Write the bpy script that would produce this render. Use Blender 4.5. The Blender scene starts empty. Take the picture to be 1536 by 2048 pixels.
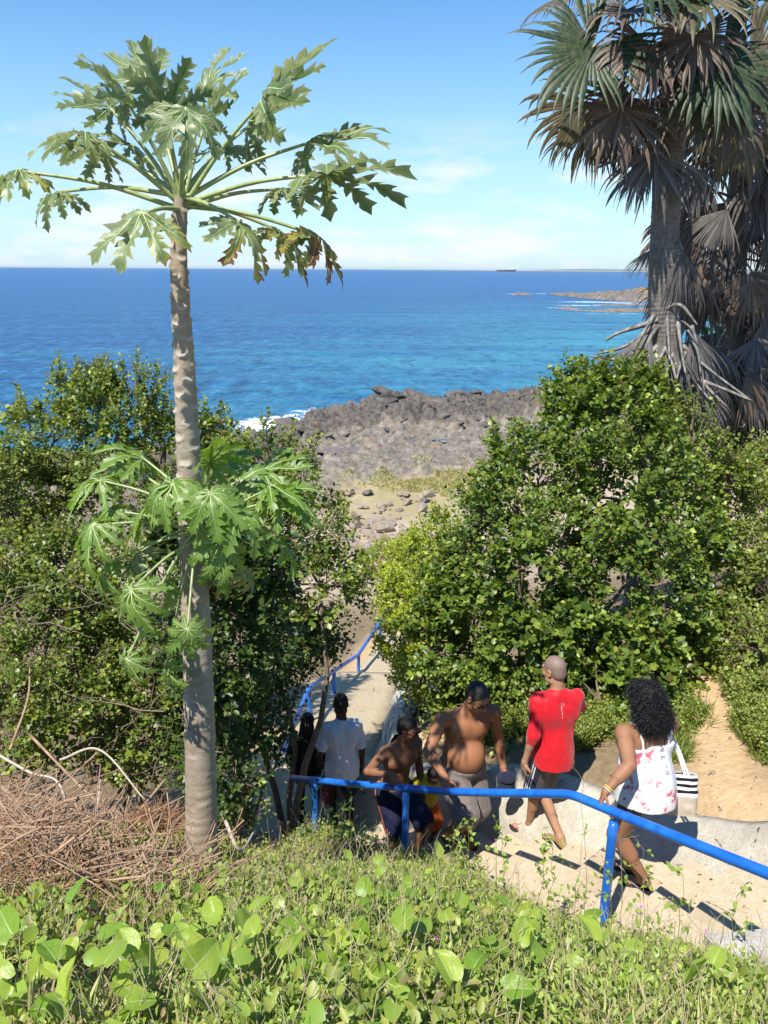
import bpy, bmesh, math, random
import numpy as np
from mathutils import Vector, Matrix, noise as mnoise
random.seed(7); rng = np.random.default_rng(7)
R = math.radians
scene = bpy.context.scene

# ------------------------------------------------------------------ camera, sky, sun, exposure
PITCH = R(17.1); ROLL = 0.0065; F = 1577.0
cam_data = bpy.data.cameras.new('camera')
cam_data.sensor_fit = 'VERTICAL'; cam_data.sensor_height = 36.0
cam_data.lens = 18.0 / (1024.0 / F)
cam_data.clip_start = 0.05; cam_data.clip_end = 90000.0
cam = bpy.data.objects.new('camera', cam_data)
scene.collection.objects.link(cam)
cam.matrix_world = Matrix.Rotation(R(90) - PITCH, 4, 'X') @ Matrix.Rotation(ROLL, 4, 'Z')
scene.camera = cam

SUN_EL = R(58); TO_SUN = Vector((-0.52 * math.cos(SUN_EL), -0.854 * math.cos(SUN_EL), math.sin(SUN_EL))).normalized()
world = bpy.data.worlds.new('World'); scene.world = world; world.use_nodes = True
wn = world.node_tree.nodes; wl = world.node_tree.links; wn.clear()
def wnode(t, **kw):
    n = wn.new(t)
    for k, v in kw.items(): setattr(n, k, v)
    return n
sky = wnode('ShaderNodeTexSky', sky_type='NISHITA', sun_disc=False, sun_elevation=SUN_EL,
            sun_rotation=math.atan2(TO_SUN.x, TO_SUN.y), altitude=0.0, air_density=1.0, dust_density=0.0, ozone_density=3.0)
bg = wnode('ShaderNodeBackground'); bg.inputs['Strength'].default_value = 0.105
out = wnode('ShaderNodeOutputWorld')
tc = wnode('ShaderNodeTexCoord')
mp = wnode('ShaderNodeMapping'); mp.inputs['Scale'].default_value = (1.0, 1.0, 3.6)
nz = wnode('ShaderNodeTexNoise'); nz.inputs['Scale'].default_value = 5.2; nz.inputs['Detail'].default_value = 9.0; nz.inputs['Roughness'].default_value = 0.62
sep = wnode('ShaderNodeSeparateXYZ')
cr = wnode('ShaderNodeValToRGB'); cr.color_ramp.elements[0].position = 0.455; cr.color_ramp.elements[1].position = 0.60
hr = wnode('ShaderNodeMapRange'); hr.inputs['From Min'].default_value = 0.17; hr.inputs['From Max'].default_value = 0.09
hr.inputs['To Min'].default_value = 0.0; hr.inputs['To Max'].default_value = 1.0; hr.clamp = True
mul = wnode('ShaderNodeMath', operation='MULTIPLY'); mul2 = wnode('ShaderNodeMath', operation='MULTIPLY'); mul2.inputs[1].default_value = 0.9
mixc = wnode('ShaderNodeMix', data_type='RGBA')
wl.new(tc.outputs['Generated'], mp.inputs['Vector']); wl.new(mp.outputs['Vector'], nz.inputs['Vector'])
wl.new(tc.outputs['Generated'], sep.inputs[0]); wl.new(sep.outputs['Z'], hr.inputs['Value'])
wl.new(nz.outputs['Fac'], cr.inputs['Fac']); wl.new(cr.outputs['Color'], mul.inputs[0]); wl.new(hr.outputs['Result'], mul.inputs[1])
wl.new(mul.outputs[0], mul2.inputs[0]); wl.new(mul2.outputs[0], mixc.inputs['Factor'])
hs0 = wnode('ShaderNodeHueSaturation'); hs0.inputs['Saturation'].default_value = 1.26; hs0.inputs['Value'].default_value = 1.06
hz = wnode('ShaderNodeMapRange'); hz.inputs['From Min'].default_value = 0.30; hz.inputs['From Max'].default_value = -0.02; hz.inputs['To Max'].default_value = 0.92
hp = wnode('ShaderNodeMath', operation='POWER'); hp.inputs[1].default_value = 1.25
mixh = wnode('ShaderNodeMix', data_type='RGBA'); mixh.inputs[7].default_value = (2.75, 4.5, 5.6, 1)
wl.new(sep.outputs['Z'], hz.inputs['Value']); wl.new(hz.outputs['Result'], hp.inputs[0]); wl.new(hp.outputs[0], mixh.inputs['Factor'])
wl.new(sky.outputs['Color'], hs0.inputs['Color']); wl.new(hs0.outputs['Color'], mixh.inputs[6]); wl.new(mixh.outputs[2], mixc.inputs[6]); mixc.inputs[7].default_value = (5.6, 5.85, 6.1, 1)
wl.new(mixc.outputs[2], bg.inputs['Color']); wl.new(bg.outputs[0], out.inputs['Surface'])

sun_data = bpy.data.lights.new('sun', 'SUN'); sun_data.energy = 4.8; sun_data.angle = R(0.53); sun_data.color = (1.0, 0.955, 0.87)
sun = bpy.data.objects.new('sun', sun_data); scene.collection.objects.link(sun)
sun.rotation_euler = TO_SUN.to_track_quat('Z', 'Y').to_euler()

scene.render.engine = 'CYCLES'
scene.view_settings.view_transform = 'Standard'; scene.view_settings.look = 'None'
scene.view_settings.gamma = 1.0; scene.view_settings.use_curve_mapping = False
scene.view_settings.exposure = 0.74
scene.cycles.max_bounces = 6; scene.cycles.transparent_max_bounces = 6

# ------------------------------------------------------------------ general helpers
COL = scene.collection
SEA = -14.0
def W(px, py, Y):
    """world point at forward distance Y seen at a place of the 1536x2048 view"""
    u = (px - 768) / F; v = (1024 - py) / F
    u, v = u - v * ROLL, v + u * ROLL
    cp, sp = math.cos(PITCH), math.sin(PITCH)
    t = Y / (v * sp + cp)
    return Vector((u * t, Y, t * (v * cp - sp)))
def WZ(px, py, z):
    """world point at height z seen at a place of the view"""
    p = W(px, py, 1.0); return p * (z / p.z)

def tag(o, label=None, cat=None, group=None, kind=None):
    if label: o['label'] = label
    if cat: o['category'] = cat
    if group: o['group'] = group
    if kind: o['kind'] = kind
    return o
def empty(name, loc=(0, 0, 0), label=None, cat=None, group=None, kind=None):
    o = bpy.data.objects.new(name, None); COL.objects.link(o); o.location = loc; o.empty_display_size = 0.1
    return tag(o, label, cat, group, kind)
def link(name, me, parent=None, mats=None):
    if mats is not None and not me.materials:
        for m in (mats if isinstance(mats, (list, tuple)) else [mats]): me.materials.append(m)
    o = bpy.data.objects.new(name, me); COL.objects.link(o)
    if parent is not None:
        o.parent = parent
        o.location = (0, 0, 0)
    return o
def mesh_np(name, V, faces, smooth=False, matidx=None, attrs=None):
    """faces: (n,k) array or list of such arrays"""
    V = np.asarray(V, dtype=np.float32)
    fl = faces if isinstance(faces, list) else [faces]
    fl = [np.asarray(f, dtype=np.int32) for f in fl if len(f)]
    me = bpy.data.meshes.new(name)
    me.vertices.add(len(V)); me.vertices.foreach_set('co', V.ravel())
    loops = np.concatenate([f.ravel() for f in fl])
    tot = np.concatenate([np.full(len(f), f.shape[1], dtype=np.int32) for f in fl])
    start = np.concatenate([[0], np.cumsum(tot)[:-1]]).astype(np.int32)
    me.loops.add(len(loops)); me.loops.foreach_set('vertex_index', loops)
    me.polygons.add(len(tot)); me.polygons.foreach_set('loop_start', start); me.polygons.foreach_set('loop_total', tot)
    if smooth: me.polygons.foreach_set('use_smooth', np.ones(len(tot), dtype=bool))
    if matidx is not None: me.polygons.foreach_set('material_index', np.asarray(matidx, dtype=np.int32))
    me.update(calc_edges=True)
    for k, a in (attrs or {}).items():
        at = me.attributes.new(k, 'FLOAT', 'POINT'); at.data.foreach_set('value', np.asarray(a, dtype=np.float32))
    me.validate()
    return me
def hash2(i, j, s=0):
    n = (i * 374761393 + j * 668265263 + s * 974634777) & 0xffffffff
    n = ((n ^ (n >> 13)) * 1274126177) & 0xffffffff
    return ((n ^ (n >> 16)) & 0xffff) / 65535.0
def vnoise(x, y, s=0):
    x = np.asarray(x, float); y = np.asarray(y, float)
    i = np.floor(x).astype(np.int64); j = np.floor(y).astype(np.int64)
    u = x - i; v = y - j; u = u * u * (3 - 2 * u); v = v * v * (3 - 2 * v)
    return (hash2(i, j, s) * (1 - u) + hash2(i + 1, j, s) * u) * (1 - v) + (hash2(i, j + 1, s) * (1 - u) + hash2(i + 1, j + 1, s) * u) * v
def fbm(x, y, o=4, s=0):
    a = 0; w = 0.5; f = 1.0; t = 0
    for k in range(o):
        a = a + w * vnoise(x * f, y * f, s + k); t += w; w *= 0.5; f *= 2.03
    return a / t
def worley(x, y, s=0):
    """nearest distance, second minus first, id of the cell"""
    i = np.floor(x).astype(np.int64); j = np.floor(y).astype(np.int64)
    d1 = np.full(x.shape, 9.0); d2 = np.full(x.shape, 9.0); idv = np.zeros(x.shape)
    for a in (-1, 0, 1):
        for b in (-1, 0, 1):
            ci, cj = i + a, j + b
            d = np.hypot(ci + hash2(ci, cj, s) - x, cj + hash2(ci, cj, s + 5) - y)
            h = hash2(ci, cj, s + 9)
            n = d < d1
            d2 = np.where(n, d1, np.minimum(d2, d)); idv = np.where(n, h, idv); d1 = np.where(n, d, d1)
    return d1, d2 - d1, idv
def tubes(paths, sides=5, cap=True):
    """list of (points Nx3, radii N) -> verts, quads"""
    VV, FF = [], []; off = 0
    ang = np.arange(sides) * 2 * math.pi / sides
    for P, rad in paths:
        P = np.asarray(P, float); n = len(P); rad = np.broadcast_to(np.asarray(rad, float), (n,))
        T = np.gradient(P, axis=0); T /= np.linalg.norm(T, axis=1)[:, None] + 1e-9
        ref = np.array((0, 0, 1.0)) if abs(T[0, 2]) < 0.8 else np.array((1.0, 0, 0))
        U = np.cross(T, ref); U /= np.linalg.norm(U, axis=1)[:, None] + 1e-9
        Vv = np.cross(T, U)
        ring = P[:, None, :] + rad[:, None, None] * (np.cos(ang)[None, :, None] * U[:, None, :] + np.sin(ang)[None, :, None] * Vv[:, None, :])
        VV.append(ring.reshape(-1, 3))
        a = np.arange(n - 1)[:, None] * sides + np.arange(sides)[None, :]
        b = np.arange(n - 1)[:, None] * sides + (np.arange(sides)[None, :] + 1) % sides
        FF.append(np.stack([a, b, b + sides, a + sides], -1).reshape(-1, 4) + off)
        off += n * sides
        if cap:
            for e, q in ((0, 0), (n - 1, 1)):
                VV.append(P[e][None, :]); c = off; off += 1
                base = c - n * sides - q + e * sides
                for k in range(sides):
                    FF.append(np.array([[base + k, base + (k + 1) % sides, c, c]]))
    V = np.concatenate(VV); Fq = np.concatenate(FF)
    tri = Fq[:, 2] == Fq[:, 3]
    return V, [Fq[~tri], Fq[tri][:, :3]]
def curve_pts(pts, n=12):
    """Catmull-Rom through points"""
    P = np.asarray([tuple(p) for p in pts], float)
    if len(P) == 2: return P[0] + (P[1] - P[0]) * np.linspace(0, 1, n)[:, None]
    Q = np.vstack([2 * P[0] - P[1], P, 2 * P[-1] - P[-2]])
    o = []
    for t in np.linspace(0, len(P) - 1 - 1e-6, n):
        i = int(t); u = t - i; a, b, c, d = Q[i:i + 4]
        o.append(0.5 * (2 * b + (c - a) * u + (2 * a - 5 * b + 4 * c - d) * u * u + (3 * b - a - 3 * c + d) * u ** 3))
    return np.array(o)

# ------------------------------------------------------------------ material helper
class NT:
    def __init__(s, name):
        s.m = bpy.data.materials.new(name); s.m.use_nodes = True
        s.t = s.m.node_tree; s.t.nodes.clear(); s.o = s.n('ShaderNodeOutputMaterial')
    def n(s, t, ins=None, **kw):
        x = s.t.nodes.new(t)
        for k, v in kw.items(): setattr(x, k, v)
        for k, v in (ins or {}).items(): s.set(x.inputs[k], v)
        return x
    def set(s, sock, v):
        if isinstance(v, bpy.types.NodeSocket): s.t.links.new(v, sock)
        elif isinstance(v, (tuple, list)) and len(v) == 3 and sock.type == 'RGBA': sock.default_value = (*v, 1)
        else: sock.default_value = v
    def mix(s, f, a, b):
        x = s.n('ShaderNodeMix', data_type='RGBA'); s.set(x.inputs['Factor'], f); s.set(x.inputs[6], a); s.set(x.inputs[7], b); return x.outputs[2]
    def math(s, op, a, b=0.0, clamp=False):
        x = s.n('ShaderNodeMath', operation=op, use_clamp=clamp); s.set(x.inputs[0], a); s.set(x.inputs[1], b); return x.outputs[0]
    def rng(s, v, a, b, c=0.0, d=1.0):
        x = s.n('ShaderNodeMapRange', {'Value': v, 'From Min': a, 'From Max': b, 'To Min': c, 'To Max': d}); x.clamp = True; return x.outputs[0]
    def noise(s, scale, detail=4.0, rough=0.55, vec=None, stretch=None):
        x = s.n('ShaderNodeTexNoise', {'Scale': scale, 'Detail': detail, 'Roughness': rough})
        if vec is None: vec = s.pos()
        if stretch:
            m = s.n('ShaderNodeMapping', {'Vector': vec, 'Scale': stretch}); vec = m.outputs[0]
        s.set(x.inputs['Vector'], vec); return x.outputs['Fac']
    def pos(s):
        if not hasattr(s, '_p'): s._p = s.n('ShaderNodeNewGeometry')
        return s._p.outputs['Position']
    def island(s):
        s.pos(); return s._p.outputs['Random Per Island']
    def objpos(s):
        if not hasattr(s, '_q'): s._q = s.n('ShaderNodeTexCoord')
        return s._q.outputs['Object']
    def attr(s, name): return s.n('ShaderNodeAttribute', attribute_name=name).outputs['Fac']
    def bump(s, h, strength=0.4, dist=0.02):
        return s.n('ShaderNodeBump', {'Height': h, 'Strength': strength, 'Distance': dist}).outputs[0]
    def bsdf(s, col, rough=0.6, normal=None, spec=0.5, **kw):
        b = s.n('ShaderNodeBsdfPrincipled'); s.set(b.inputs['Base Color'], col); s.set(b.inputs['Roughness'], rough)
        s.set(b.inputs['Specular IOR Level'], spec)
        for k, v in kw.items(): s.set(b.inputs[k], v)
        if normal is not None: s.set(b.inputs['Normal'], normal)
        return b.outputs[0]
    def done(s, sh): s.t.links.new(sh, s.o.inputs['Surface']); return s.m

def leaf_mat(name, dark, light, young=None, rough=0.42, trans=0.28, tcol=None, spec=0.5, brown=None):
    t = NT(name)
    c = t.mix(t.island(), dark, light)
    c = t.mix(t.rng(t.noise(1.1, 3), 0.35, 0.7, 0, 0.55), c, light)
    if young is not None: c = t.mix(t.math('MULTIPLY', t.attr('young'), 0.85), c, young)
    if brown is not None:
        f = t.rng(t.math('FRACT', t.math('MULTIPLY', t.island(), 37.17)), 0.95, 0.96)
        c = t.mix(f, c, brown)
    p = t.bsdf(c, rough, spec=spec)
    hs = t.n('ShaderNodeHueSaturation', {'Hue': 0.485, 'Saturation': 1.1, 'Value': 1.9, 'Color': c})
    tr = t.n('ShaderNodeBsdfTranslucent', {'Color': hs.outputs[0]})
    mx = t.n('ShaderNodeMixShader', {0: trans}); t.t.links.new(p, mx.inputs[1]); t.t.links.new(tr.outputs[0], mx.inputs[2])
    return t.done(mx.outputs[0])
def plain_mat(name, a, b, scale=8, rough=0.7, bump=0.3, dist=0.01, spec=0.4, stretch=None, obj=False):
    t = NT(name)
    v = t.objpos() if obj else None
    n = t.noise(scale, 6, 0.6, vec=v, stretch=stretch)
    c = t.mix(t.rng(n, 0.3, 0.7), a, b)
    return t.done(t.bsdf(c, rough, t.bump(n, bump, dist), spec))

M = {}
M['leaf_green'] = leaf_mat('shrub_leaf', (0.030, 0.066, 0.010), (0.135, 0.205, 0.028), (0.40, 0.45, 0.06), brown=(0.12, 0.10, 0.03))
M['leaf_left'] = leaf_mat('left_shrub_leaf', (0.045, 0.082, 0.013), (0.17, 0.23, 0.034), (0.44, 0.46, 0.07), brown=(0.12, 0.10, 0.03))
M['leaf_lime'] = leaf_mat('lime_leaf', (0.14, 0.20, 0.016), (0.32, 0.38, 0.032), (0.42, 0.46, 0.05))
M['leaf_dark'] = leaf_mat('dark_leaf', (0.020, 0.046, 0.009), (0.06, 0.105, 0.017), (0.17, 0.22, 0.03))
M['leaf_bank'] = leaf_mat('bank_leaf', (0.09, 0.14, 0.022), (0.22, 0.27, 0.045), (0.38, 0.40, 0.08), rough=0.5, brown=(0.25, 0.2, 0.1))
M['grass'] = leaf_mat('grass_blade', (0.20, 0.22, 0.065), (0.48, 0.43, 0.19), None, rough=0.55, brown=(0.42, 0.33, 0.18))
M['herb'] = leaf_mat('herb_leaf', (0.10, 0.19, 0.024), (0.29, 0.38, 0.065), (0.42, 0.47, 0.11), rough=0.5, brown=(0.36, 0.27, 0.13))
M['broad'] = leaf_mat('broad_leaf', (0.13, 0.25, 0.020), (0.27, 0.38, 0.045), None, rough=0.38, trans=0.35)
M['bark'] = plain_mat('bark', (0.10, 0.075, 0.05), (0.26, 0.20, 0.14), 30, 0.85, 0.6)
M['twig'] = plain_mat('dry_twig', (0.19, 0.105, 0.062), (0.42, 0.29, 0.19), 14, 0.8, 0.3)
M['pale_twig'] = plain_mat('pale_twig', (0.33, 0.27, 0.20), (0.50, 0.44, 0.36), 14, 0.8, 0.3)
M['fine_twig'] = plain_mat('fine_twig', (0.24, 0.12, 0.055), (0.40, 0.22, 0.11), 14, 0.8, 0.3)
M['stem'] = plain_mat('green_stem', (0.12, 0.18, 0.04), (0.25, 0.28, 0.09), 20, 0.6)
M['dry_stem'] = plain_mat('dry_stem', (0.30, 0.25, 0.14), (0.45, 0.38, 0.24), 20, 0.7)
M['flower'] = plain_mat('purple_petal', (0.42, 0.05, 0.42), (0.60, 0.12, 0.60), 40, 0.5)

# blue enamel of the handrail, with chips and scuffs
t = NT('blue_paint'); n = t.noise(60, 6, 0.7); n2 = t.noise(9, 4)
c = t.mix(t.rng(n2, 0.35, 0.7), (0.010, 0.105, 0.46), (0.018, 0.17, 0.60))
c = t.mix(t.rng(n, 0.655, 0.68), c, (0.17, 0.13, 0.10))
M['blue'] = t.done(t.bsdf(c, t.rng(n2, 0.3, 0.7, 0.28, 0.42), t.bump(n, 0.15, 0.004), 0.5))

def concrete(name, a, b, stain, rough_amt=0.5):
    t = NT(name)
    big = t.noise(1.3, 5, 0.6); mid = t.noise(11, 5, 0.65); fine = t.noise(95, 3, 0.6)
    c = t.mix(t.rng(mid, 0.3, 0.7), a, b)
    c = t.mix(t.rng(big, 0.52, 0.72, 0, 0.6), c, stain)
    c = t.mix(t.rng(fine, 0.56, 0.66, 0, 0.65), c, (0.17, 0.125, 0.08))
    vo = t.n('ShaderNodeTexVoronoi', {'Scale': 1.5, 'Vector': t.pos()}, feature='DISTANCE_TO_EDGE'); wig = t.math('ADD', vo.outputs['Distance'], t.math('MULTIPLY', t.math('SUBTRACT', mid, 0.5), 0.10)); c = t.mix(t.math('MULTIPLY', t.rng(wig, 0.006, 0.0), t.rng(big, 0.5, 0.56)), c, (0.09, 0.07, 0.05))
    h = t.math('ADD', t.math('MULTIPLY', mid, 0.7), t.math('MULTIPLY', fine, 0.3))
    return t.done(t.bsdf(c, 0.88, t.bump(h, rough_amt, 0.02), 0.3))
M['step'] = concrete('step_concrete', (0.42, 0.34, 0.225), (0.50, 0.42, 0.295), (0.33, 0.25, 0.155))
M['ramp'] = concrete('ramp_concrete', (0.42, 0.335, 0.215), (0.50, 0.41, 0.28), (0.38, 0.28, 0.165))
M['wall'] = concrete('wall_concrete', (0.40, 0.36, 0.29), (0.52, 0.48, 0.40), (0.30, 0.25, 0.18), 1.0)
M['block'] = concrete('block_concrete', (0.36, 0.33, 0.29), (0.48, 0.45, 0.40), (0.24, 0.21, 0.17), 0.9)

# ------------------------------------------------------------------ terrain
ST0 = np.array((1.53, 4.20)); SD = np.array((-0.676, 0.737)); SW = np.array((0.737, 0.676)); STW = 0.95
RUN, RISE, Z0, T0 = 0.34, 0.180, -4.20, -0.12
TL = T0 + 12 * RUN            # landing starts here
def step_w(t): return np.interp(t, (-0.3, 0.9), (0.76, STW))
def stair_k(t): return np.floor((t - T0) / RUN)
def stair_z(t): return Z0 - RISE * np.minimum(stair_k(np.asarray(t, float)), 12)
LANDZ = Z0 - RISE * 12
def st(t, w): return ST0 + SD * t + SW * w
def ramp_z(y): return np.where(np.asarray(y) < 9.0, LANDZ, LANDZ - 0.275 * (np.asarray(y, float) - 9.0))
def ramp_l(y): return np.interp(y, (7.6, 9.0, 14.4, 14.401, 17.6, 22), (-1.75, -1.55, -0.95, -0.60, -0.10, 0.6))
def ramp_r(y): return np.interp(y, (7.6, 9.0, 14.4, 17.6, 22), (-0.30, -0.18, 0.36, 0.72, 1.3))

CP = np.array([
 (0,-2,-1.6),(0,0.3,-1.62),(0,1.3,-1.72),(-2,0.3,-1.6),(2,0.3,-1.7),(-4,1,-1.9),(4,1,-1.9),
 (0,2.5,-2.62),(-1.5,2.5,-2.55),(-3.5,2.5,-2.5),(1.2,2.6,-2.85),(2.0,2.75,-3.20),(2.2,3.2,-3.62),
 (-1.1,4,-3.55),(-3,4.4,-3.65),(0.2,3.8,-3.55),(0.15,5.2,-4.72),(1.25,3.9,-4.05),(-1,5.8,-5.05),(-3,6.2,-5.0),(-5,5,-3.9),
 (-1.5,7,-5.9),(-3.2,8,-6.2),(-2.6,9.5,-6.8),(-5.5,9,-6.8),(-2.2,12,-7.4),(-1.6,15,-8.3),(-6,13,-8.2),(-10,8,-6.3),
 (1.1,7.0,-4.55),(0.9,8.2,-5.15),(1.3,9.5,-5.7),(2.2,7.2,-4.45),(2.7,5.4,-4.02),(3.3,3.9,-3.45),(3.25,7.1,-4.2),(4.0,8.7,-4.3),(4.4,6.6,-3.75),(5.2,8.5,-3.5),
 (6,11,-3.9),(3.8,11,-4.8),(8,7,-2.8),(1.8,12.5,-6.6),(2.0,15,-7.8),(5,15,-6.3),(9,14,-5.2),
 (0.4,19,-9.3),(0.5,24,-10.6),(-6,20,-9.9),(8,20,-8.0),(0.5,30,-11.5),(-12,28,-11.4),(12,28,-10.0),(-12,16,-9.4),
 (0,38,-12.1),(-14,38,-12.4),(14,38,-11.6),(-26,36,-12.4),(28,36,-10.5),(-26,20,-10),(28,16,-6),(30,0,-3),(-26,2,-4),(-12,2,-3)], float)
def _tps_fit(P):
    n = len(P); D = np.hypot(P[:, None, 0] - P[None, :, 0], P[:, None, 1] - P[None, :, 1])
    K = np.where(D > 0, D, 0.0) + np.eye(n) * 0.02
    A = np.zeros((n + 3, n + 3)); A[:n, :n] = K; A[:n, n] = 1; A[:n, n + 1:] = P[:, :2]; A[n, :n] = 1; A[n + 1:, :n] = P[:, :2].T
    return np.linalg.solve(A, np.concatenate([P[:, 2], [0, 0, 0]]))
_C = _tps_fit(CP)
WT = np.array([-3.2, -2.0, -1.0, -0.3, 0.3, 0.7, 1.1, 1.6, 2.4, 3.2, 4.0, 4.5])      # along the stairs: height and run-out of the concrete bank
WH = np.array([0.26, 0.24, 0.22, 0.20, 0.22, 0.32, 0.48, 0.64, 0.72, 0.76, 0.82, 0.84])
WW = np.array([0.46, 0.46, 0.46, 0.44, 0.42, 0.38, 0.34, 0.30, 0.27, 0.25, 0.22, 0.20])
def tps(x, y):
    z = _C[-3] + _C[-2] * x + _C[-1] * y
    for k in range(len(CP)): z = z + _C[k] * np.hypot(x - CP[k, 0], y - CP[k, 1])
    return z
# shoreline: forward distance of the water's edge for every x
SHX = np.array((-120, -60, -40, -28, -20, -14, -11, -9.0, -7.5, -5, -2, 1, 6, 11, 16, 22, 32, 60, 120), float)
SHY = np.array((30, 44, 50, 54, 60, 63, 64, 66, 73, 77, 82, 85, 86, 87, 92, 97, 104, 150, 260), float)
def inland(x, y):
    sh = np.interp(x, SHX, SHY) + 3.2 * (fbm(x * 0.22 + 9, y * 0.22, 3, 31) - 0.5)
    return sh - y
def shore_parts(x, y):
    q = inland(x, y)
    dd = np.clip(q, -10, 60)
    base = np.where(dd < 0, SEA - 0.9, SEA + 0.25 + 0.030 * dd)
    # broken black rock by the water, flat grey reef behind it
    edge = np.clip((dd + 0.5) / 2.0, 0, 1) * np.clip((19 - dd + 6 * (fbm(x * 0.1, y * 0.1, 2, 3) - 0.5)) / 6.0, 0, 1)
    d1, g1, i1 = worley(x * 0.42 + 0.35 * fbm(x * 0.9, y * 0.9, 2, 4), y * 0.30, 11)
    d2, g2, i2 = worley(x * 1.15, y * 0.85, 17)
    d3, g3, i3 = worley(x * 2.6, y * 2.0, 21)
    rock = edge * (0.85 * i1 * np.clip(g1 * 7, 0, 1) + 0.62 * i2 * np.clip(g2 * 6, 0, 1) + 0.34 * i3 * np.clip(g3 * 5, 0, 1) - 0.10)
    rock = rock + edge * 0.55 * np.clip(fbm(x * 0.10, y * 0.13, 3, 8) - 0.42, 0, 1) * 3
    flat = np.clip((dd - 12) / 5, 0, 1) * np.clip((41 - dd) / 6, 0, 1)
    rock2 = flat * (0.60 * i2 * np.clip(g2 * 7, 0, 1) + 0.30 * i3 * np.clip(g3 * 5, 0, 1) + 0.35 * i1 * np.clip(g1 * 6, 0, 1))
    under = np.clip(-dd / 1.5, 0, 1)
    return base + rock + rock2 - under * 1.5, edge, flat, q
def ground_z(x, y):
    x = np.asarray(x, float); y = np.asarray(y, float)
    far = np.clip((y - 30) / 8.0, 0, 1); far = far * far * (3 - 2 * far)
    zs, e, f, q = shore_parts(x, y)
    near = tps(np.clip(x, -30, 32), np.clip(y, -3, 40))
    near = near + 0.10 * (fbm(x * 1.3, y * 1.3, 4, 2) - 0.5)
    zz = near * (1 - far) + zs * far
    # cut for the stairs and the ramp
    dx = x - ST0[0]; dy = y - ST0[1]
    tt = dx * SD[0] + dy * SD[1]; ww = dx * SW[0] + dy * SW[1]
    ins = (ww > np.where(tt < 0.9, -0.36, -0.06)) & (ww < STW) & (tt > -4) & (tt < TL + 0.7)
    hw = np.interp(tt, WT, WH); wt_ = np.interp(tt, WT, WW); zb = Z0 - RISE * np.minimum((tt - T0) / RUN, 12.3)
    sw_ = step_w(tt); lim = zb + 0.04 + hw * np.clip((ww - sw_) / wt_, 0, 1) - 0.09 + np.clip(ww - sw_ - wt_ - 0.12, 0, 9) * 0.6
    zz = np.where((ww >= sw_) & (ww < sw_ + wt_ + 1.2) & (tt > -4) & (tt < TL + 0.6), np.minimum(zz, lim), zz)
    zz = np.where(ins, np.minimum(zz, Z0 - RISE * (tt - T0) / RUN - 0.42), zz)
    insr = (y > 7.4) & (y < 21) & (x > ramp_l(y) - 0.05) & (x < ramp_r(y) + 0.25)
    zz = np.where(insr, np.minimum(zz, ramp_z(y) - 0.22), zz)
    nearl = (y > 8.6) & (y < 21) & (x > ramp_l(y) - 0.8) & (x <= ramp_l(y) - 0.05)
    zz = np.where(nearl, np.minimum(zz, ramp_z(y) - 0.10), zz)
    return zz
def gz(x, y): return float(ground_z(np.array([x]), np.array([y]))[0])

def grid_mesh(name, xs, ys, mat, zoff=0.0):
    X, Y = np.meshgrid(xs, ys); Z = ground_z(X, Y) + zoff
    _, e, f, q = shore_parts(X, Y)
    V = np.stack([X, Y, Z], -1).reshape(-1, 3)
    nx, ny = len(xs), len(ys)
    a = (np.arange(ny - 1)[:, None] * nx + np.arange(nx - 1)[None, :]).ravel()
    Fq = np.stack([a, a + 1, a + 1 + nx, a + nx], -1)
    far = np.clip((Y - 30) / 8, 0, 1)
    sand = np.clip((Y - 22) / 6, 0, 1)
    # the trodden dirt path on the right
    pth = np.interp(Y, (3.5, 5.4, 7.1, 8.7, 11), (3.0, 2.78, 3.28, 4.0, 4.8))
    path = np.clip(1.25 - np.abs(X - pth - 0.12 * (fbm(X * 2, Y * 2, 2, 5) - 0.5)) / np.interp(Y, (4, 5.4, 7, 9), (0.60, 0.46, 0.30, 0.22)), 0, 1) * (Y > 3.6) * (Y < 11)
    path = np.maximum(path, np.clip(1.3 - np.abs(X - (ramp_l(Y) - 0.2)) / 0.45, 0, 1) * (Y > 8.8) * (Y < 20))
    gr = np.clip((fbm(X * 0.16, Y * 0.2, 3, 44) - 0.38) * 6, 0, 1) * np.clip((52 - Y) / 4, 0, 1) * np.clip((Y - 37) / 4, 0, 1) * np.clip((X + 4) / 4, 0.15, 1)
    me = mesh_np(name, V, Fq, smooth=False, attrs={'rock': (far * e).ravel(), 'reef': (far * f * (1 - e)).ravel(), 'sand': sand.ravel(), 'path': path.ravel(), 'turf': gr.ravel()})
    o = link(name, me, None, mat); tag(o, kind='structure'); return o
t = NT('ground_soil')
n1 = t.noise(2.2, 6, 0.62); n2 = t.noise(14, 5, 0.65); n3 = t.noise(0.5, 4, 0.6)
soil = t.mix(t.rng(n2, 0.3, 0.7), (0.15, 0.105, 0.06), (0.26, 0.19, 0.11))
pathc = t.mix(t.rng(n2, 0.3, 0.7), (0.44, 0.29, 0.155), (0.55, 0.385, 0.22))
sandc = t.mix(t.rng(n1, 0.35, 0.68), (0.34, 0.26, 0.18), (0.50, 0.42, 0.31))
sandc = t.mix(t.rng(n3, 0.45, 0.6), sandc, (0.30, 0.22, 0.15))
reefc = t.mix(t.rng(n1, 0.3, 0.7), (0.070, 0.060, 0.049), (0.27, 0.238, 0.20))
reefc = t.mix(t.rng(n3, 0.56, 0.66, 0, 0.7), reefc, (0.20, 0.13, 0.075))
rockc = t.mix(t.rng(n1, 0.3, 0.72), (0.030, 0.026, 0.023), (0.165, 0.146, 0.128))
rockc = t.mix(t.rng(n3, 0.58, 0.66, 0, 0.5), rockc, (0.17, 0.115, 0.065))
turfc = t.mix(t.rng(n2, 0.3, 0.7), (0.22, 0.19, 0.085), (0.38, 0.32, 0.18))
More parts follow.
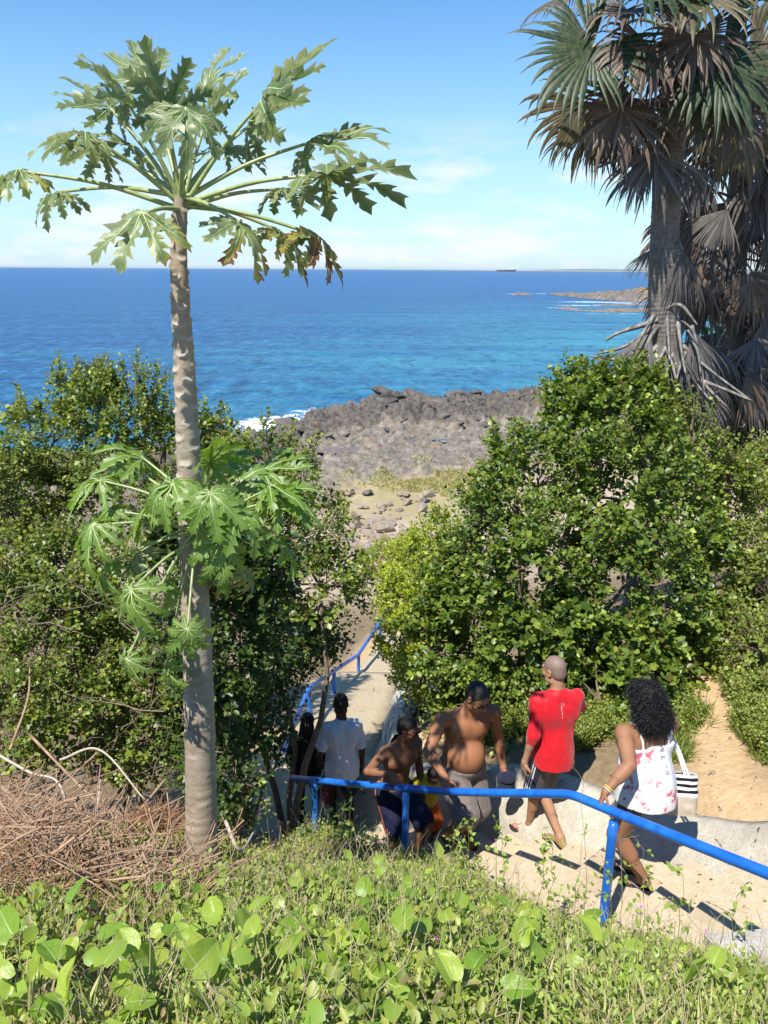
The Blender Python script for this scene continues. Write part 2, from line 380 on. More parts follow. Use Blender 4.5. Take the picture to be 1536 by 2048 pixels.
c = t.mix(t.attr('path'), soil, pathc)
c = t.mix(t.attr('sand'), c, sandc)
c = t.mix(t.attr('reef'), c, reefc)
c = t.mix(t.attr('turf'), c, turfc)
c = t.mix(t.rng(t.attr('rock'), 0.1, 0.5), c, rockc)
M['ground'] = t.done(t.bsdf(c, 0.9, t.bump(t.math('ADD', n1, t.math('MULTIPLY', n2, 0.4)), 0.55, 0.10), 0.3))

grid_mesh('ground', np.arange(-13, 13.01, 0.11), np.arange(-3, 25.001, 0.11), M['ground'])
grid_mesh('ground', np.arange(-24, 34.01, 0.21), np.arange(25.0, 109, 0.21), M['ground'])
for xs, ys in ((np.arange(-120, -12.9, 1.0), np.arange(-3, 25.1, 1.0)), (np.arange(13, 121, 1.0), np.arange(-3, 25.1, 1.0)),
               (np.arange(-120, -23.9, 0.8), np.arange(25, 80, 0.8)), (np.arange(34, 121, 0.9), np.arange(25, 262, 0.9)), (np.arange(-120, 121, 4.0), np.arange(-60, -2.9, 3.0))):
    grid_mesh('ground', xs, ys, M['ground'])

# ------------------------------------------------------------------ sea
t = NT('sea_water')
P = t.pos()
sx = t.n('ShaderNodeSeparateXYZ', {0: P})
dist = sx.outputs['Y']
patch = t.noise(0.018, 4, 0.6, stretch=(0.7, 1.6, 1)); patch2 = t.noise(0.06, 4, 0.6, stretch=(0.5, 1.5, 1))
# shallower along the right-hand coast: turquoise over sand, dark over weed
xr = t.math('SUBTRACT', sx.outputs['X'], t.math('MULTIPLY', dist, 0.16))
shal = t.rng(t.math('ADD', xr, t.math('MULTIPLY', t.math('SUBTRACT', patch, 0.5), 170)), -75, 60)
shal = t.math('MULTIPLY', shal, t.rng(dist, 420, 150))
deep = t.mix(t.rng(dist, 60, 900), (0.002, 0.050, 0.155), (0.002, 0.060, 0.230))
deep = t.mix(t.rng(patch2, 0.35, 0.65, 0, 0.6), deep, (0.004, 0.085, 0.215))
turq = t.mix(t.rng(patch2, 0.42, 0.62), (0.035, 0.27, 0.33), (0.012, 0.135, 0.235))
c = t.mix(shal, deep, turq)
chop = t.noise(0.42, 4, 0.65, stretch=(1.0, 0.42, 1)); swell = t.noise(0.07, 5, 0.65, stretch=(0.6, 0.7, 1))
chop2 = t.noise(1.3, 3, 0.65, stretch=(0.9, 0.40, 1)); chop = t.math('ADD', t.math('MULTIPLY', chop, .55), t.math('MULTIPLY', chop2, .45)); c = t.mix(t.rng(chop, 0.51, 0.62, 0, 0.60), c, (0.045, 0.21, 0.37)); c = t.mix(t.rng(chop, 0.48, 0.38, 0, 0.80), c, (0.001, 0.028, 0.09)); c = t.mix(t.rng(swell, 0.5, 0.75, 0, 0.45), c, (0.002, 0.04, 0.13))  # wave shading and sky reflection put into the colour: lighter crests, darker troughs
w1 = t.noise(0.45, 6, 0.62, stretch=(0.9, 0.6, 1)); w2 = t.noise(1.8, 4, 0.6, stretch=(0.9, 0.7, 1)); w3 = t.noise(0.05, 5, 0.6, stretch=(0.5, 1.3, 1))
# a few white horses and the surf round the rocks
cap = t.math('MULTIPLY', t.rng(t.noise(0.35, 5, 0.7, stretch=(0.8, 0.5, 1)), 0.70, 0.725), t.rng(w3, 0.50, 0.6))
foam = t.math('MULTIPLY', t.attr('surf'), 1.0)
fo = t.rng(t.math('ADD', foam, t.math('MULTIPLY', t.math('SUBTRACT', t.noise(0.9, 7, 0.72), 0.5), 1.6)), 0.46, 0.62)
c = t.mix(t.math('MAXIMUM', fo, t.math('MULTIPLY', cap, 0.8)), c, (0.86, 0.88, 0.90))
h = t.math('ADD', t.math('MULTIPLY', w1, 1.0), t.math('ADD', t.math('MULTIPLY', w2, 0.28), t.math('MULTIPLY', w3, 3.0)))
M['sea'] = t.done(t.bsdf(c, 0.30, t.bump(h, 0.9, 0.6), 0.16, IOR=1.33))
def surf_at(X, Y):
    s = np.zeros_like(X)
    for (px, py, r, k) in ((590, 850, 7.0, 1.0), (560, 872, 4, .7), (640, 822, 3.0, .8), (690, 818, 3.0, .5), (760, 792, 2.5, .35)):
        p = WZ(px, py, SEA); s = np.maximum(s, k * np.clip(1.15 - np.hypot((X - p.x) / 1.25, Y - p.y) / r, 0, 1))
    for (px, py, rx, ry, k) in ((1035, 588, 12, 9, .8), (1085, 587, 13, 5, .8), (1125, 590, 10, 10, .7), (1185, 604, 28, 9, .75), (1160, 611, 22, 9, .6), (1250, 606, 22, 9, .65), (1120, 616, 10, 7, .7), (1200, 628, 24, 4, .6), (1265, 627, 14, 4, .5)):
        p = WZ(px, py, SEA); s = np.maximum(s, k * np.clip(1.15 - np.hypot((X - p.x) / rx, (Y - p.y) / ry), 0, 1))
    return s
def sea_sheet(xs, ys):
    X, Y = np.meshgrid(xs, ys); V = np.stack([X, Y, np.full_like(X, SEA)], -1).reshape(-1, 3)
    nx, ny = len(xs), len(ys); a = (np.arange(ny - 1)[:, None] * nx + np.arange(nx - 1)[None, :]).ravel()
    return V, np.stack([a, a + 1, a + 1 + nx, a + nx], -1), surf_at(X, Y).ravel()
xs = np.concatenate([[-45000, -20000, -8000, -3000, -1200, -500], np.arange(-260, 300, 2.0), [500, 1200, 3000, 8000, 20000, 45000]])
ys = np.concatenate([[-30, 10], np.arange(40, 130, 1.2), np.arange(130, 620, 3.5), [700, 900, 1300, 2000, 4000, 9000, 20000, 60000]])
V, Fq, sf = sea_sheet(xs, ys)
tag(link('sea', mesh_np('sea', V, Fq, attrs={'surf': sf}), None, M['sea']), kind='structure')

# ------------------------------------------------------------------ stairs, ramp, walls
def rough_box(name, corners_top, depth, mat, parent, sub=5, amp=0.006, seed=0):
    """slab with a worn, uneven skin: four top corners (counter-clockwise), extruded down"""
    bm = bmesh.new()
    tv = [bm.verts.new(Vector(c)) for c in corners_top]; bv = [bm.verts.new(Vector(c) - Vector((0, 0, depth))) for c in corners_top]
    bm.faces.new(tv); bm.faces.new(bv[::-1])
    for i in range(4): bm.faces.new((tv[i], bv[i], bv[(i + 1) % 4], tv[(i + 1) % 4]))
    bmesh.ops.bevel(bm, geom=[e for e in bm.edges], offset=0.010, segments=2, affect='EDGES')
    bmesh.ops.subdivide_edges(bm, edges=[e for e in bm.edges if e.calc_length() > 0.12], cuts=sub, use_grid_fill=True)
    for v in bm.verts:
        p = v.co; n = mnoise.noise_vector(p * 4 + Vector((seed, 0, 0))) * amp + mnoise.noise_vector(p * 15) * amp * 0.4
        v.co += n
    bm.normal_update()
    me = bpy.data.meshes.new(name); bm.to_mesh(me); bm.free()
    for f in me.polygons: f.use_smooth = True
    me.set_sharp_from_angle(angle=R(38))
    return link(name, me, parent, mat)
def P3(t, w, z):
    q = st(t, w); return Vector((q[0], q[1], z))
stair = empty('stairway', kind='structure')
for k in range(-9, 12):
    a = T0 + k * RUN; b = a + RUN + 0.03
    z = Z0 - RISE * k
    j = 0.012 * math.sin(k * 2.3)
    wl_ = -0.32 if a < 0.8 else 0.0
    rough_box('step', [P3(a, float(step_w(a)) + 0.03, z + j), P3(b + j, float(step_w(b)) + 0.03, z), P3(b - j, wl_, z + j), P3(a, wl_, z)], RISE + 0.20, M['step'], stair, seed=k)
# landing at the foot of the flight and the sloping ramp beyond
pl = P3(TL, 0, 0); pr = P3(TL, STW, 0)
bm = bmesh.new()
pts = [(pl.x - 0.02, pl.y), (pr.x, pr.y), (ramp_r(8.6) + 0.02, 8.7), (ramp_r(9.0), 9.0), (float(ramp_l(9.0)), 9.0), (float(ramp_l(7.8)), 7.7)]
vs = [bm.verts.new((x, y, LANDZ)) for x, y in pts]; bm.faces.new(vs)
bmesh.ops.recalc_face_normals(bm, faces=bm.faces)
r_ = bmesh.ops.extrude_face_region(bm, geom=bm.faces[:]); bmesh.ops.translate(bm, vec=(0, 0, -0.4), verts=[v for v in r_['geom'] if isinstance(v, bmesh.types.BMVert)])
bmesh.ops.recalc_face_normals(bm, faces=bm.faces)
me = bpy.data.meshes.new('landing'); bm.to_mesh(me); bm.free()
tag(link('landing', me, None, M['ramp']), kind='structure')
def ramp_piece(name, y0, y1, drop=0.0, n=30, m=7):
    Ys = np.linspace(y0, y1, n); V = []; Fq = []
    for i, y in enumerate(Ys):
        l, r = float(np.interp(y, (9.0, 14.4), (-1.55, -0.95)) if y1 < 14.5 else np.interp(y, (14.4, 17.6, 22), (-0.60, -0.10, 0.6))), float(ramp_r(y))
        row = [(l, -0.5)] + [(l + (r - l) * k / (m - 1), 0) for k in range(m)] + [(r, -0.5)]
        for x, dz in row: V.append((x + 0.012 * mnoise.noise(Vector((y * 2, x, 1))), y, float(ramp_z(y)) + dz - drop + 0.012 * mnoise.noise(Vector((x * 2.2, y * 2.2, 0)))))
    w = m + 2
    for i in range(n - 1):
        for k in range(w - 1): Fq.append((i * w + k, i * w + k + 1, (i + 1) * w + k + 1, (i + 1) * w + k))
    V = np.array(V); ends = [list(range(w))[::-1], list(range((n - 1) * w, n * w))]
    me = mesh_np(name, V, [np.array(Fq), np.array(ends)])
    return tag(link(name, me, None, M['ramp']), kind='structure')
ramp_piece('ramp', 9.0, 14.4)
ramp_piece('ramp', 14.405, 21.0, 0.035)

def wall_strip(name, bot, top, thick, mat, label, cat, n=90, rows=12, amp=0.03, cap_drop=0.0, freq=2.6):
    B = curve_pts(bot, n); T = curve_pts(top, n); V = []; Fq = []
    D = T - B; D[:, 2] = 0; D /= np.linalg.norm(D, axis=1)[:, None] + 1e-6
    for i in range(n):
        for k in range(rows):
            s = k / (rows - 1); p = B[i] * (1 - s) + T[i] * s
            p = p + D[i] * (-0.05 * math.sin(s * math.pi)) * 0.6
            V.append(p)
        e = T[i]
        V.append(e + D[i] * thick * 0.5 + (0, 0, 0.012)); V.append(e + D[i] * thick + (0, 0, -cap_drop)); V.append(e + D[i] * (thick + 0.06) + (0, 0, -0.45))
    w = rows + 3
    for i in range(n - 1):
        for k in range(w - 1): Fq.append((i * w + k, i * w + k + 1, (i + 1) * w + k + 1, (i + 1) * w + k))
    V = np.array(V)
    for i in range(len(V)):
        p = Vector(V[i]); V[i] += np.array(mnoise.noise_vector(p * freq)) * amp + np.array(mnoise.noise_vector(p * freq * 4)) * amp * 0.35
    return tag(link(name, mesh_np(name, V, np.array(Fq), smooth=True), None, mat), label, cat)
tb, hs, ws = WT, WH, WW
bot, top = [], []
for a, h, w in zip(tb, hs, ws):
    zb = Z0 - RISE * min((a - T0) / RUN, 12.3)
    sw_ = float(step_w(a)); bot.append(P3(a, sw_ - 0.03, zb - 0.03)); top.append(P3(a, sw_ + w, zb + h + 0.04))
wall_strip('retaining_wall', bot, top, 0.16, M['wall'], 'rough speckled concrete retaining wall sloping up along the far side of the stairs', 'wall', amp=0.05)
yb = np.array([8.55, 9.4, 10.4, 11.6, 12.8, 14.0, 14.8])
hb = np.array([0.82, 0.74, 0.60, 0.42, 0.26, 0.12, 0.03])
bot = [Vector((float(ramp_r(y)) + 0.0, y, float(ramp_z(y)) - 0.06)) for y in yb]
top = [Vector((float(ramp_r(y)) + 0.04 + 0.42 * h, y, float(ramp_z(y)) + h)) for y, h in zip(yb, hb)]
# whitewashed; lengthwise streaks of raking sun and shadow put into the colour
t = NT('sun_streaked_wall')
sx = t.n('ShaderNodeMapping', {'Vector': t.pos(), 'Rotation': (R(14), 0, R(5)), 'Scale': (16, 0.45, 16)})
n = t.noise(1.0, 5, 0.65, vec=sx.outputs[0]); n2 = t.noise(5, 4)
c = t.mix(t.rng(n, 0.42, 0.60), (0.15, 0.14, 0.125), (0.60, 0.58, 0.52)); c = t.mix(t.rng(n2, 0.5, 0.75, 0, 0.5), c, (0.25, 0.21, 0.15))
M['streak'] = t.done(t.bsdf(c, 0.9, t.bump(n, 0.6, 0.03), 0.3))
wall_strip('side_wall', bot, top, 0.14, M['streak'], 'low streaked whitewashed wall rising along the right edge of the ramp', 'wall', amp=0.03)
# grey concrete block in the bottom right corner
bp = W(1500, 1930, 3.05)
ob = rough_box('concrete_block', [bp + Vector((-0.20, 0.10, 0.10)), bp + Vector((-0.05, -0.18, 0.10)), bp + Vector((0.62, -0.10, 0.05)), bp + Vector((0.45, 0.22, 0.06))], 0.6, M['block'], None, amp=0.02)
tag(ob, 'weathered grey concrete block beside the near steps', 'block')

# ------------------------------------------------------------------ handrails
def smooth_tube(name, pts, rad, mat, parent, n=60, sides=14, wob=0.0):
    C_ = curve_pts(pts, n) if n else np.array([tuple(p) for p in pts])
    V, Fq = tubes([(C_, rad)], sides); return link(name, mesh_np(name, V, Fq, smooth=True), parent, mat)
def bend(pts, r=0.10, n=5):
    """straight pipe lengths with short rounded elbows"""
    P = [Vector(p) for p in pts]; o = [P[0]]
    for i in range(1, len(P) - 1):
        a = P[i] + (P[i - 1] - P[i]).normalized() * r; b = P[i] + (P[i + 1] - P[i]).normalized() * r
        for k in range(n + 1):
            s = k / n; o.append(a * (1 - s) ** 2 + P[i] * 2 * s * (1 - s) + b * s * s)
    o.append(P[-1]); return o
RR = 0.031
def rail_pt(px, py, t=None, Y=None):
    return W(px, py, Y)
near_rail = [W(1760, 1838, 2.75), W(1536, 1747, 3.25), W(1230, 1625, 4.2), W(1142, 1588, 4.5), W(1000, 1586, 5.0), W(895, 1583, 5.4), W(812, 1576, 5.68), W(700, 1567, 6.2), W(630, 1560, 6.6), W(585, 1556, 6.95)]
root = empty('handrail', W(1228, 1840, 4.2), 'thick blue pipe handrail running along the near side of the stairs', 'handrail')
def sub(o, root):
    o.location = -root.location; return o
sub(smooth_tube('rail', bend(near_rail, 0.09), RR, M['blue'], root, n=0), root)
for px, pyt, Y, name in ((1228, 1640, 4.2, 'post'), (812, 1580, 5.68, 'post'), (629, 1562, 6.6, 'post')):
    p = W(px, pyt, Y); zg = min(gz(p.x, p.y), float(stair_z((p.x - ST0[0]) * SD[0] + (p.y - ST0[1]) * SD[1]))) - 0.15
    top_ = p + Vector((0, 0, -0.015))
    sub(smooth_tube('post', [Vector((top_.x, top_.y, zg)), top_], RR * 0.98, M['blue'], root, n=14), root)
root = empty('handrail', (-0.9, 12.7, float(ramp_z(12.7))), 'thin blue pipe handrail along the left edge of the ramp', 'handrail')
far_rail = [W(575, 1492, 8.7), W(618, 1378, 11.0), W(668, 1342, 12.7), W(717, 1308, 14.6), W(761, 1243, 17.3), W(775, 1226, 18.6)]
fr = []
for (x, y) in ((-1.66, 9.0), (-1.25, 11.0), (-0.93, 12.75), (-0.55, 14.55), (-0.10, 17.35), (0.12, 18.8)):
    fr.append(Vector((x, y, float(ramp_z(y)) + 0.80)))
far_rail = [W(568, 1500, 8.9), W(618, 1376, 11.1), W(668, 1342, 12.75), W(717, 1309, 14.55), W(761, 1243, 17.35), W(777, 1222, 18.8)]
sub(smooth_tube('rail', bend(far_rail, 0.12), 0.036, M['blue'], root, n=0), root)
for i, p in enumerate(far_rail[1:5]):
    zg = float(ramp_z(p.y)) - 0.15
    sub(smooth_tube('post', [Vector((p.x, p.y, zg)), p + Vector((0, 0, -0.01))], 0.034, M['blue'], root, n=8), root)

# ------------------------------------------------------------------ shore rocks
def rock_mesh(seed, sq=(1, 1, 0.7)):
    r = random.Random(seed); bm = bmesh.new()
    for k in range(15):
        v = Vector((r.gauss(0, 1), r.gauss(0, 1), r.gauss(0, 1))).normalized() * r.uniform(0.75, 1.05)
        bm.verts.new((v.x * sq[0], v.y * sq[1], v.z * sq[2]))
    h = bmesh.ops.convex_hull(bm, input=bm.verts[:])
    bmesh.ops.delete(bm, geom=[g for g in h['geom_interior'] if isinstance(g, bmesh.types.BMVert)], context='VERTS')
    bmesh.ops.bevel(bm, geom=bm.edges[:], offset=0.02, segments=1, affect='EDGES')
    bmesh.ops.recalc_face_normals(bm, faces=bm.faces)
    me = bpy.data.meshes.new('rock'); bm.to_mesh(me); bm.free(); return me
def rock_mat(name, a, b, c3):
    t = NT(name); n = t.noise(3.0, 6, 0.65); n2 = t.noise(0.8, 3)
    oi = t.n('ShaderNodeObjectInfo').outputs['Random']
    c = t.mix(t.rng(n, 0.3, 0.7), a, b); c = t.mix(t.math('MULTIPLY', oi, 0.6), c, c3)
    return t.done(t.bsdf(c, 0.85, t.bump(n, 0.7, 0.08), 0.35))
M['black_rock'] = rock_mat('black_rock', (0.030, 0.027, 0.026), (0.145, 0.134, 0.124), (0.16, 0.135, 0.115))
M['brown_rock'] = rock_mat('brown_rock', (0.19, 0.135, 0.095), (0.34, 0.27, 0.20), (0.24, 0.225, 0.21))
bk = [rock_mesh(100 + i, (1.35, 0.9, 0.60)) for i in range(7)]
br = [rock_mesh(200 + i, (1.0, 0.85, 0.6)) for i in range(7)]
for m_ in bk: m_.materials.append(M['black_rock'])
for m_ in br: m_.materials.append(M['brown_rock'])
def place_rock(me, x, y, s, label, group, sink=0.3, r=random):
    o = bpy.data.objects.new('rock', me); COL.objects.link(o)
    o.location = (x, y, gz(x, y) + s * (0.6 - sink) * 0.8)
    o.rotation_euler = (r.uniform(-.5, .5), r.uniform(-.5, .5), r.uniform(0, 6.28)); o.scale = (s * r.uniform(.8, 1.2), s * r.uniform(.7, 1.1), s * r.uniform(.7, 1.1))
    return tag(o, label, 'rock', group)
rr = random.Random(5); cnt = 0
while cnt < 170:
    px = rr.uniform(470, 1180); py = rr.uniform(770, 905)
    p = WZ(px, py, SEA + 0.6)
    q = float(inland(np.array([p.x]), np.array([p.y]))[0])
    if q < 0.2 or q > 22: continue
    if q > 10 and rr.random() < 0.35: continue
    s = rr.choice([0.4, 0.5, 0.6, 0.7, 0.9, 1.1, 1.5]) * (1.0 if q < 12 else 0.55)
    place_rock(rr.choice(bk), p.x, p.y, s, 'jagged dark basalt boulder on the rocky shore by the water', 'dark boulders of the rocky shore', 0.72, rr); cnt += 1
cnt = 0
while cnt < 125:
    px = rr.uniform(655, 905); py = rr.uniform(975, 1125)
    if px > 880 - (py - 975) * 0.4: continue
    p = WZ(px, py, -12.0)
    dens = math.exp(-((px - 745) / 80) ** 2 - ((py - 1045) / 45) ** 2)
    if rr.random() > 0.22 + dens: continue
    s = rr.choice([0.16, 0.2, 0.26, 0.32, 0.42, 0.55])
    place_rock(rr.choice(br), p.x, p.y, s, 'angular brown rubble stone on the sandy ground above the reef', 'rubble stones on the sand', 0.3, rr); cnt += 1
for px, py, s in ((778, 1002, .33), (815, 1000, .36), (850, 996, .38), (735, 985, .42), (700, 982, .3), (765, 1110, .2), (735, 1102, .3), (25, 1085, .7), (45, 1140, .4), (8, 1120, .6)):
    p = WZ(px, py, -12.2); place_rock(rr.choice(bk if py < 1000 else br), p.x, p.y, s, 'loose stone lying apart on the sand near the grass patch' if px > 100 else 'stone on the beach seen through the left shrub', 'scattered loose stones', 0.2, rr)
for px, py, s in ((1425, 1551, .035), (1395, 1585, .022), (1460, 1480, .025), (1440, 1625, .02), (1405, 1450, .02)):
    tt_ = 1.0
    for Y_ in np.arange(4.2, 9, .05):
        p = W(px, py, float(Y_))
        if p.z <= gz(p.x, p.y): break
    place_rock(br[int(px) % 7], p.x, p.y, s, 'small pale stone lying on the dirt path behind the woman', 'stones on the dirt path', 0.2, rr)
# standing water on the reef
t = NT('pool_water'); M['pool'] = t.done(t.bsdf((0.05, 0.06, 0.07), 0.06, None, 0.5))
t = NT('brown_pool'); M['bpool'] = t.done(t.bsdf((0.16, 0.075, 0.02), 0.12, None, 0.5))
def pool(px, py, rx, ry, mat, seed, up=0.22):
    p = WZ(px, py, -13.0); z = gz(p.x, p.y) + up; V = [(p.x, p.y, z)]
    for k in range(36):
        a = k / 36 * 6.2832; r_ = 1 + 0.5 * mnoise.noise(Vector((math.cos(a) * 1.6, math.sin(a) * 1.6, seed)))
        V.append((p.x + rx * r_ * math.cos(a), p.y + ry * r_ * math.sin(a), z))
    Fq = [(0, 1 + k, 1 + (k + 1) % 36) for k in range(36)]
    tag(link('tide_pool', mesh_np('tide_pool', np.array(V), np.array(Fq)), None, mat), kind='structure')
pool(685, 915, 1.9, 1.1, M['bpool'], 1, -.03); pool(735, 908, 0.9, .6, M['bpool'], 2, -.03)
pool(835, 888, 0.9, .45, M['pool'], 3, -.02); pool(878, 897, 0.7, .4, M['pool'], 4, -.02)

# ------------------------------------------------------------------ headland, reefs, far coast, ship
def islet(name, pts, h, depth, label, mat, cat='rock', seed=0, n=90, m=16, kind=None):
    """ridge of rock along image points at sea level with rising height"""
    B = np.array([tuple(WZ(px, py, SEA)) for px, py in pts]); C_ = curve_pts(B, n); V = []; Fq = []
    H_ = np.interp(np.linspace(0, 1, n), np.linspace(0, 1, len(h)), h); 
    for i in range(n):
        for k in range(m):
            s = k / (m - 1); prof = math.sin(math.pi * s) ** 0.7
            p = C_[i] + np.array((0, (s) * depth, 0))
            w1_ = mnoise.noise(Vector((p[0] * .10, p[1] * .07, seed))); w2_ = mnoise.noise(Vector((p[0] * .35, p[1] * .2, seed))); w3_ = mnoise.noise(Vector((p[0] * .9, p[1] * .5, seed)))
            V.append((p[0], p[1] + 2.5 * w1_, SEA - 0.6 + prof * (H_[i] * (1 + .5 * w1_ + .45 * w2_ + .35 * w3_) + 0.6)))
    for i in range(n - 1):
        for k in range(m - 1): Fq.append((i * m + k, (i + 1) * m + k, (i + 1) * m + k + 1, i * m + k + 1))
    o = link(name, mesh_np(name, np.array(V), np.array(Fq)), None, mat)
    return tag(o, label, cat, kind=kind) if not kind else tag(o, kind=kind)
t = NT('headland_rock'); n = t.noise(0.25, 6, 0.65); n2 = t.noise(1.5, 4)
c = t.mix(t.rng(n, 0.35, 0.65), (0.12, 0.10, 0.088), (0.25, 0.215, 0.18)); c = t.mix(t.rng(n2, 0.5, 0.7), c, (0.085, 0.07, 0.06))
M['headland'] = t.done(t.bsdf(c, 0.9, t.bump(n2, 0.8, 0.5), 0.2))
islet('islet_rock', [(1024, 590), (1045, 590), (1066, 590)], [0.2, 1.8, 1.5, 0.3], 8, 'small dark rock awash off the end of the headland', M['headland'], seed=3, n=40)
islet('headland', [(1120, 592), (1160, 596), (1210, 600), (1260, 604), (1300, 604), (1420, 606)], [0.2, 1.5, 1.9, 2.2, 3.0, 3.2, 3.6, 4, 4], 60, None, M['headland'], seed=5, n=140, m=26, kind='structure')
islet('reef_ledge', [(1112, 618), (1150, 621), (1200, 624), (1260, 625), (1330, 622)], [0.1, .7, .5, .9, .9, 1.0], 14, 'long flat dark reef ledge in front of the headland', M['headland'], 'reef', seed=8, n=110)
islet('reef_ledge', [(1190, 611), (1240, 612), (1300, 611)], [0.1, .5, .7, .6], 9, 'thin low reef ledge between the headland and the flat ledge', M['headland'], 'reef', seed=9, n=60)
# vegetated bluff behind the palm trunk
t = NT('bluff'); n = t.noise(0.35, 5); zz = t.n('ShaderNodeSeparateXYZ', {0: t.pos()}).outputs['Z']
c = t.mix(t.rng(n, 0.4, 0.6), (0.36, 0.21, 0.10), (0.10, 0.13, 0.035)); M['bluff'] = t.done(t.bsdf(c, 0.9, t.bump(n, 0.8, 0.8), 0.2))
islet('bluff', [(1282, 600), (1310, 603), (1380, 606), (1480, 606), (1640, 610)], [1.0, 4, 6, 8, 9, 10], 60, None, M['bluff'], seed=12, n=80, m=24, kind='structure')
# far coast, kilometres away
V = []; Fq = []; n = 160
D_ = 30000.0
for i in range(n):
    x = -3000 + i * 120.0; hgt = 1.5 * max(0.0, 14 + 22 * mnoise.noise(Vector((x * 0.00045, 0, 0))) + 12 * mnoise.noise(Vector((x * 0.002, 3, 0))) + 0.003 * (x - 2000)) * min(1, max(0, (x - 3800) / 2800))
    for k, (dy, f_) in enumerate(((0, 0), (120, .2), (1400, 1.0), (4400, 0.6))): V.append((x, D_ + dy, SEA - .3 + hgt * f_ * 1.3))
for i in range(n - 1):
    for k in range(3): Fq.append((i * 4 + k, (i + 1) * 4 + k, (i + 1) * 4 + k + 1, i * 4 + k + 1))
t = NT('far_coast'); zz = t.n('ShaderNodeSeparateXYZ', {0: t.pos()}).outputs['Z']
c = t.mix(t.rng(zz, SEA + 6, SEA + 16), (0.55, 0.50, 0.40), (0.10, 0.13, 0.07)); M['coast'] = t.done(t.bsdf(c, 0.9, None, 0.1))
tag(link('far_coast', mesh_np('far_coast', np.array(V), np.array(Fq)), None, M['coast']), kind='structure')

M['hull'] = plain_mat('ship_hull', (0.05, 0.04, 0.05), (0.09, 0.07, 0.07), .05); M['ship_white'] = plain_mat('ship_white', (.7, .7, .7), (.8, .8, .8), .05)
def box_mesh(name, boxes):
    V, Fq = [], []
    for (x0, x1, y0, y1, z0, z1) in boxes:
        o = len(V); V += [(x, y, z) for z in (z0, z1) for (x, y) in ((x0, y0), (x1, y0), (x1, y1), (x0, y1))]
        Fq += [tuple(o + i for i in f) for f in ((3, 2, 1, 0), (4, 5, 6, 7), (0, 1, 5, 4), (1, 2, 6, 5), (2, 3, 7, 6), (3, 0, 4, 7))]
    return mesh_np(name, np.array(V, float), np.array(Fq))
sp = W(1012, 541, 9000); sp.z = SEA
ship = empty('cargo_ship', sp, 'tiny dark cargo ship on the horizon', 'ship')
hl = bmesh.new()
prof = [(-105, 4), (-100, 14), (-60, 15), (60, 15), (92, 15), (108, 0), (92, -15), (60, -15), (-60, -15), (-100, -14), (-105, -4)]
lo = [hl.verts.new((x * .96, y * .8, -1)) for x, y in prof]; hi = [hl.verts.new((x, y, 15 + (5 if x > 90 else 0))) for x, y in prof]
for i in range(len(prof)): hl.faces.new((lo[i], lo[(i + 1) % len(prof)], hi[(i + 1) % len(prof)], hi[i]))
hl.faces.new(hi); bmesh.ops.recalc_face_normals(hl, faces=hl.faces)
me = bpy.data.meshes.new('hull'); hl.to_mesh(me); hl.free(); link('hull', me, ship, M['hull'])
link('superstructure', box_mesh('superstructure', [(62, 88, -12, 12, 15, 34), (66, 82, -14, 14, 34, 39), (70, 76, -3, 3, 39, 50)]), ship, M['ship_white'])
for x in (-70, -35, 0, 35): link('deck_crane', box_mesh('deck_crane', [(x, x + 4, -2, 2, 15, 27), (x - 14, x + 6, -1, 1, 26, 28)]), ship, M['ship_white'])

# sea air between here and the far coast
hb_ = box_mesh('haze', [(-47000, 47000, -140, 62000, SEA - 3.0, 62)])
t = NT('haze_air'); v_ = t.n('ShaderNodeVolumePrincipled', {'Color': (0.92, 0.96, 1.0), 'Density': 1.7e-5, 'Anisotropy': 0.2}); t.t.links.new(v_.outputs[0], t.o.inputs['Volume'])
tag(link('haze', hb_, None, t.m), kind='stuff')

# ------------------------------------------------------------------ foliage generators
DENS = 1.9
def norm(a): return a / (np.linalg.norm(a, axis=-1, keepdims=True) + 1e-9)
LT = np.array([(0, 0, 0), (.42, .28, .10), (.46, .62, .12), (0, 1, -.06), (-.46, .62, .12), (-.42, .28, .10)], float)
LF = np.array([(0, 1, 2, 3), (0, 3, 4, 5)])
def leaf_batch(P, D, N, L, Wd, tmpl=LT, faces=LF, young=None):
    D = norm(D); Rr = norm(np.cross(D, N)); N = np.cross(Rr, D)
    n = len(P); k = len(tmpl)
    V = P[:, None, :] + (L * Wd)[:, None, None] * tmpl[None, :, 0:1] * Rr[:, None, :] + L[:, None, None] * tmpl[None, :, 1:2] * D[:, None, :] + L[:, None, None] * tmpl[None, :, 2:3] * N[:, None, :]
    Fq = faces[None] + (np.arange(n) * k)[:, None, None]
    y = np.repeat(young if young is not None else np.zeros(n), k)
    return V.reshape(-1, 3), Fq.reshape(-1, faces.shape[1]), y
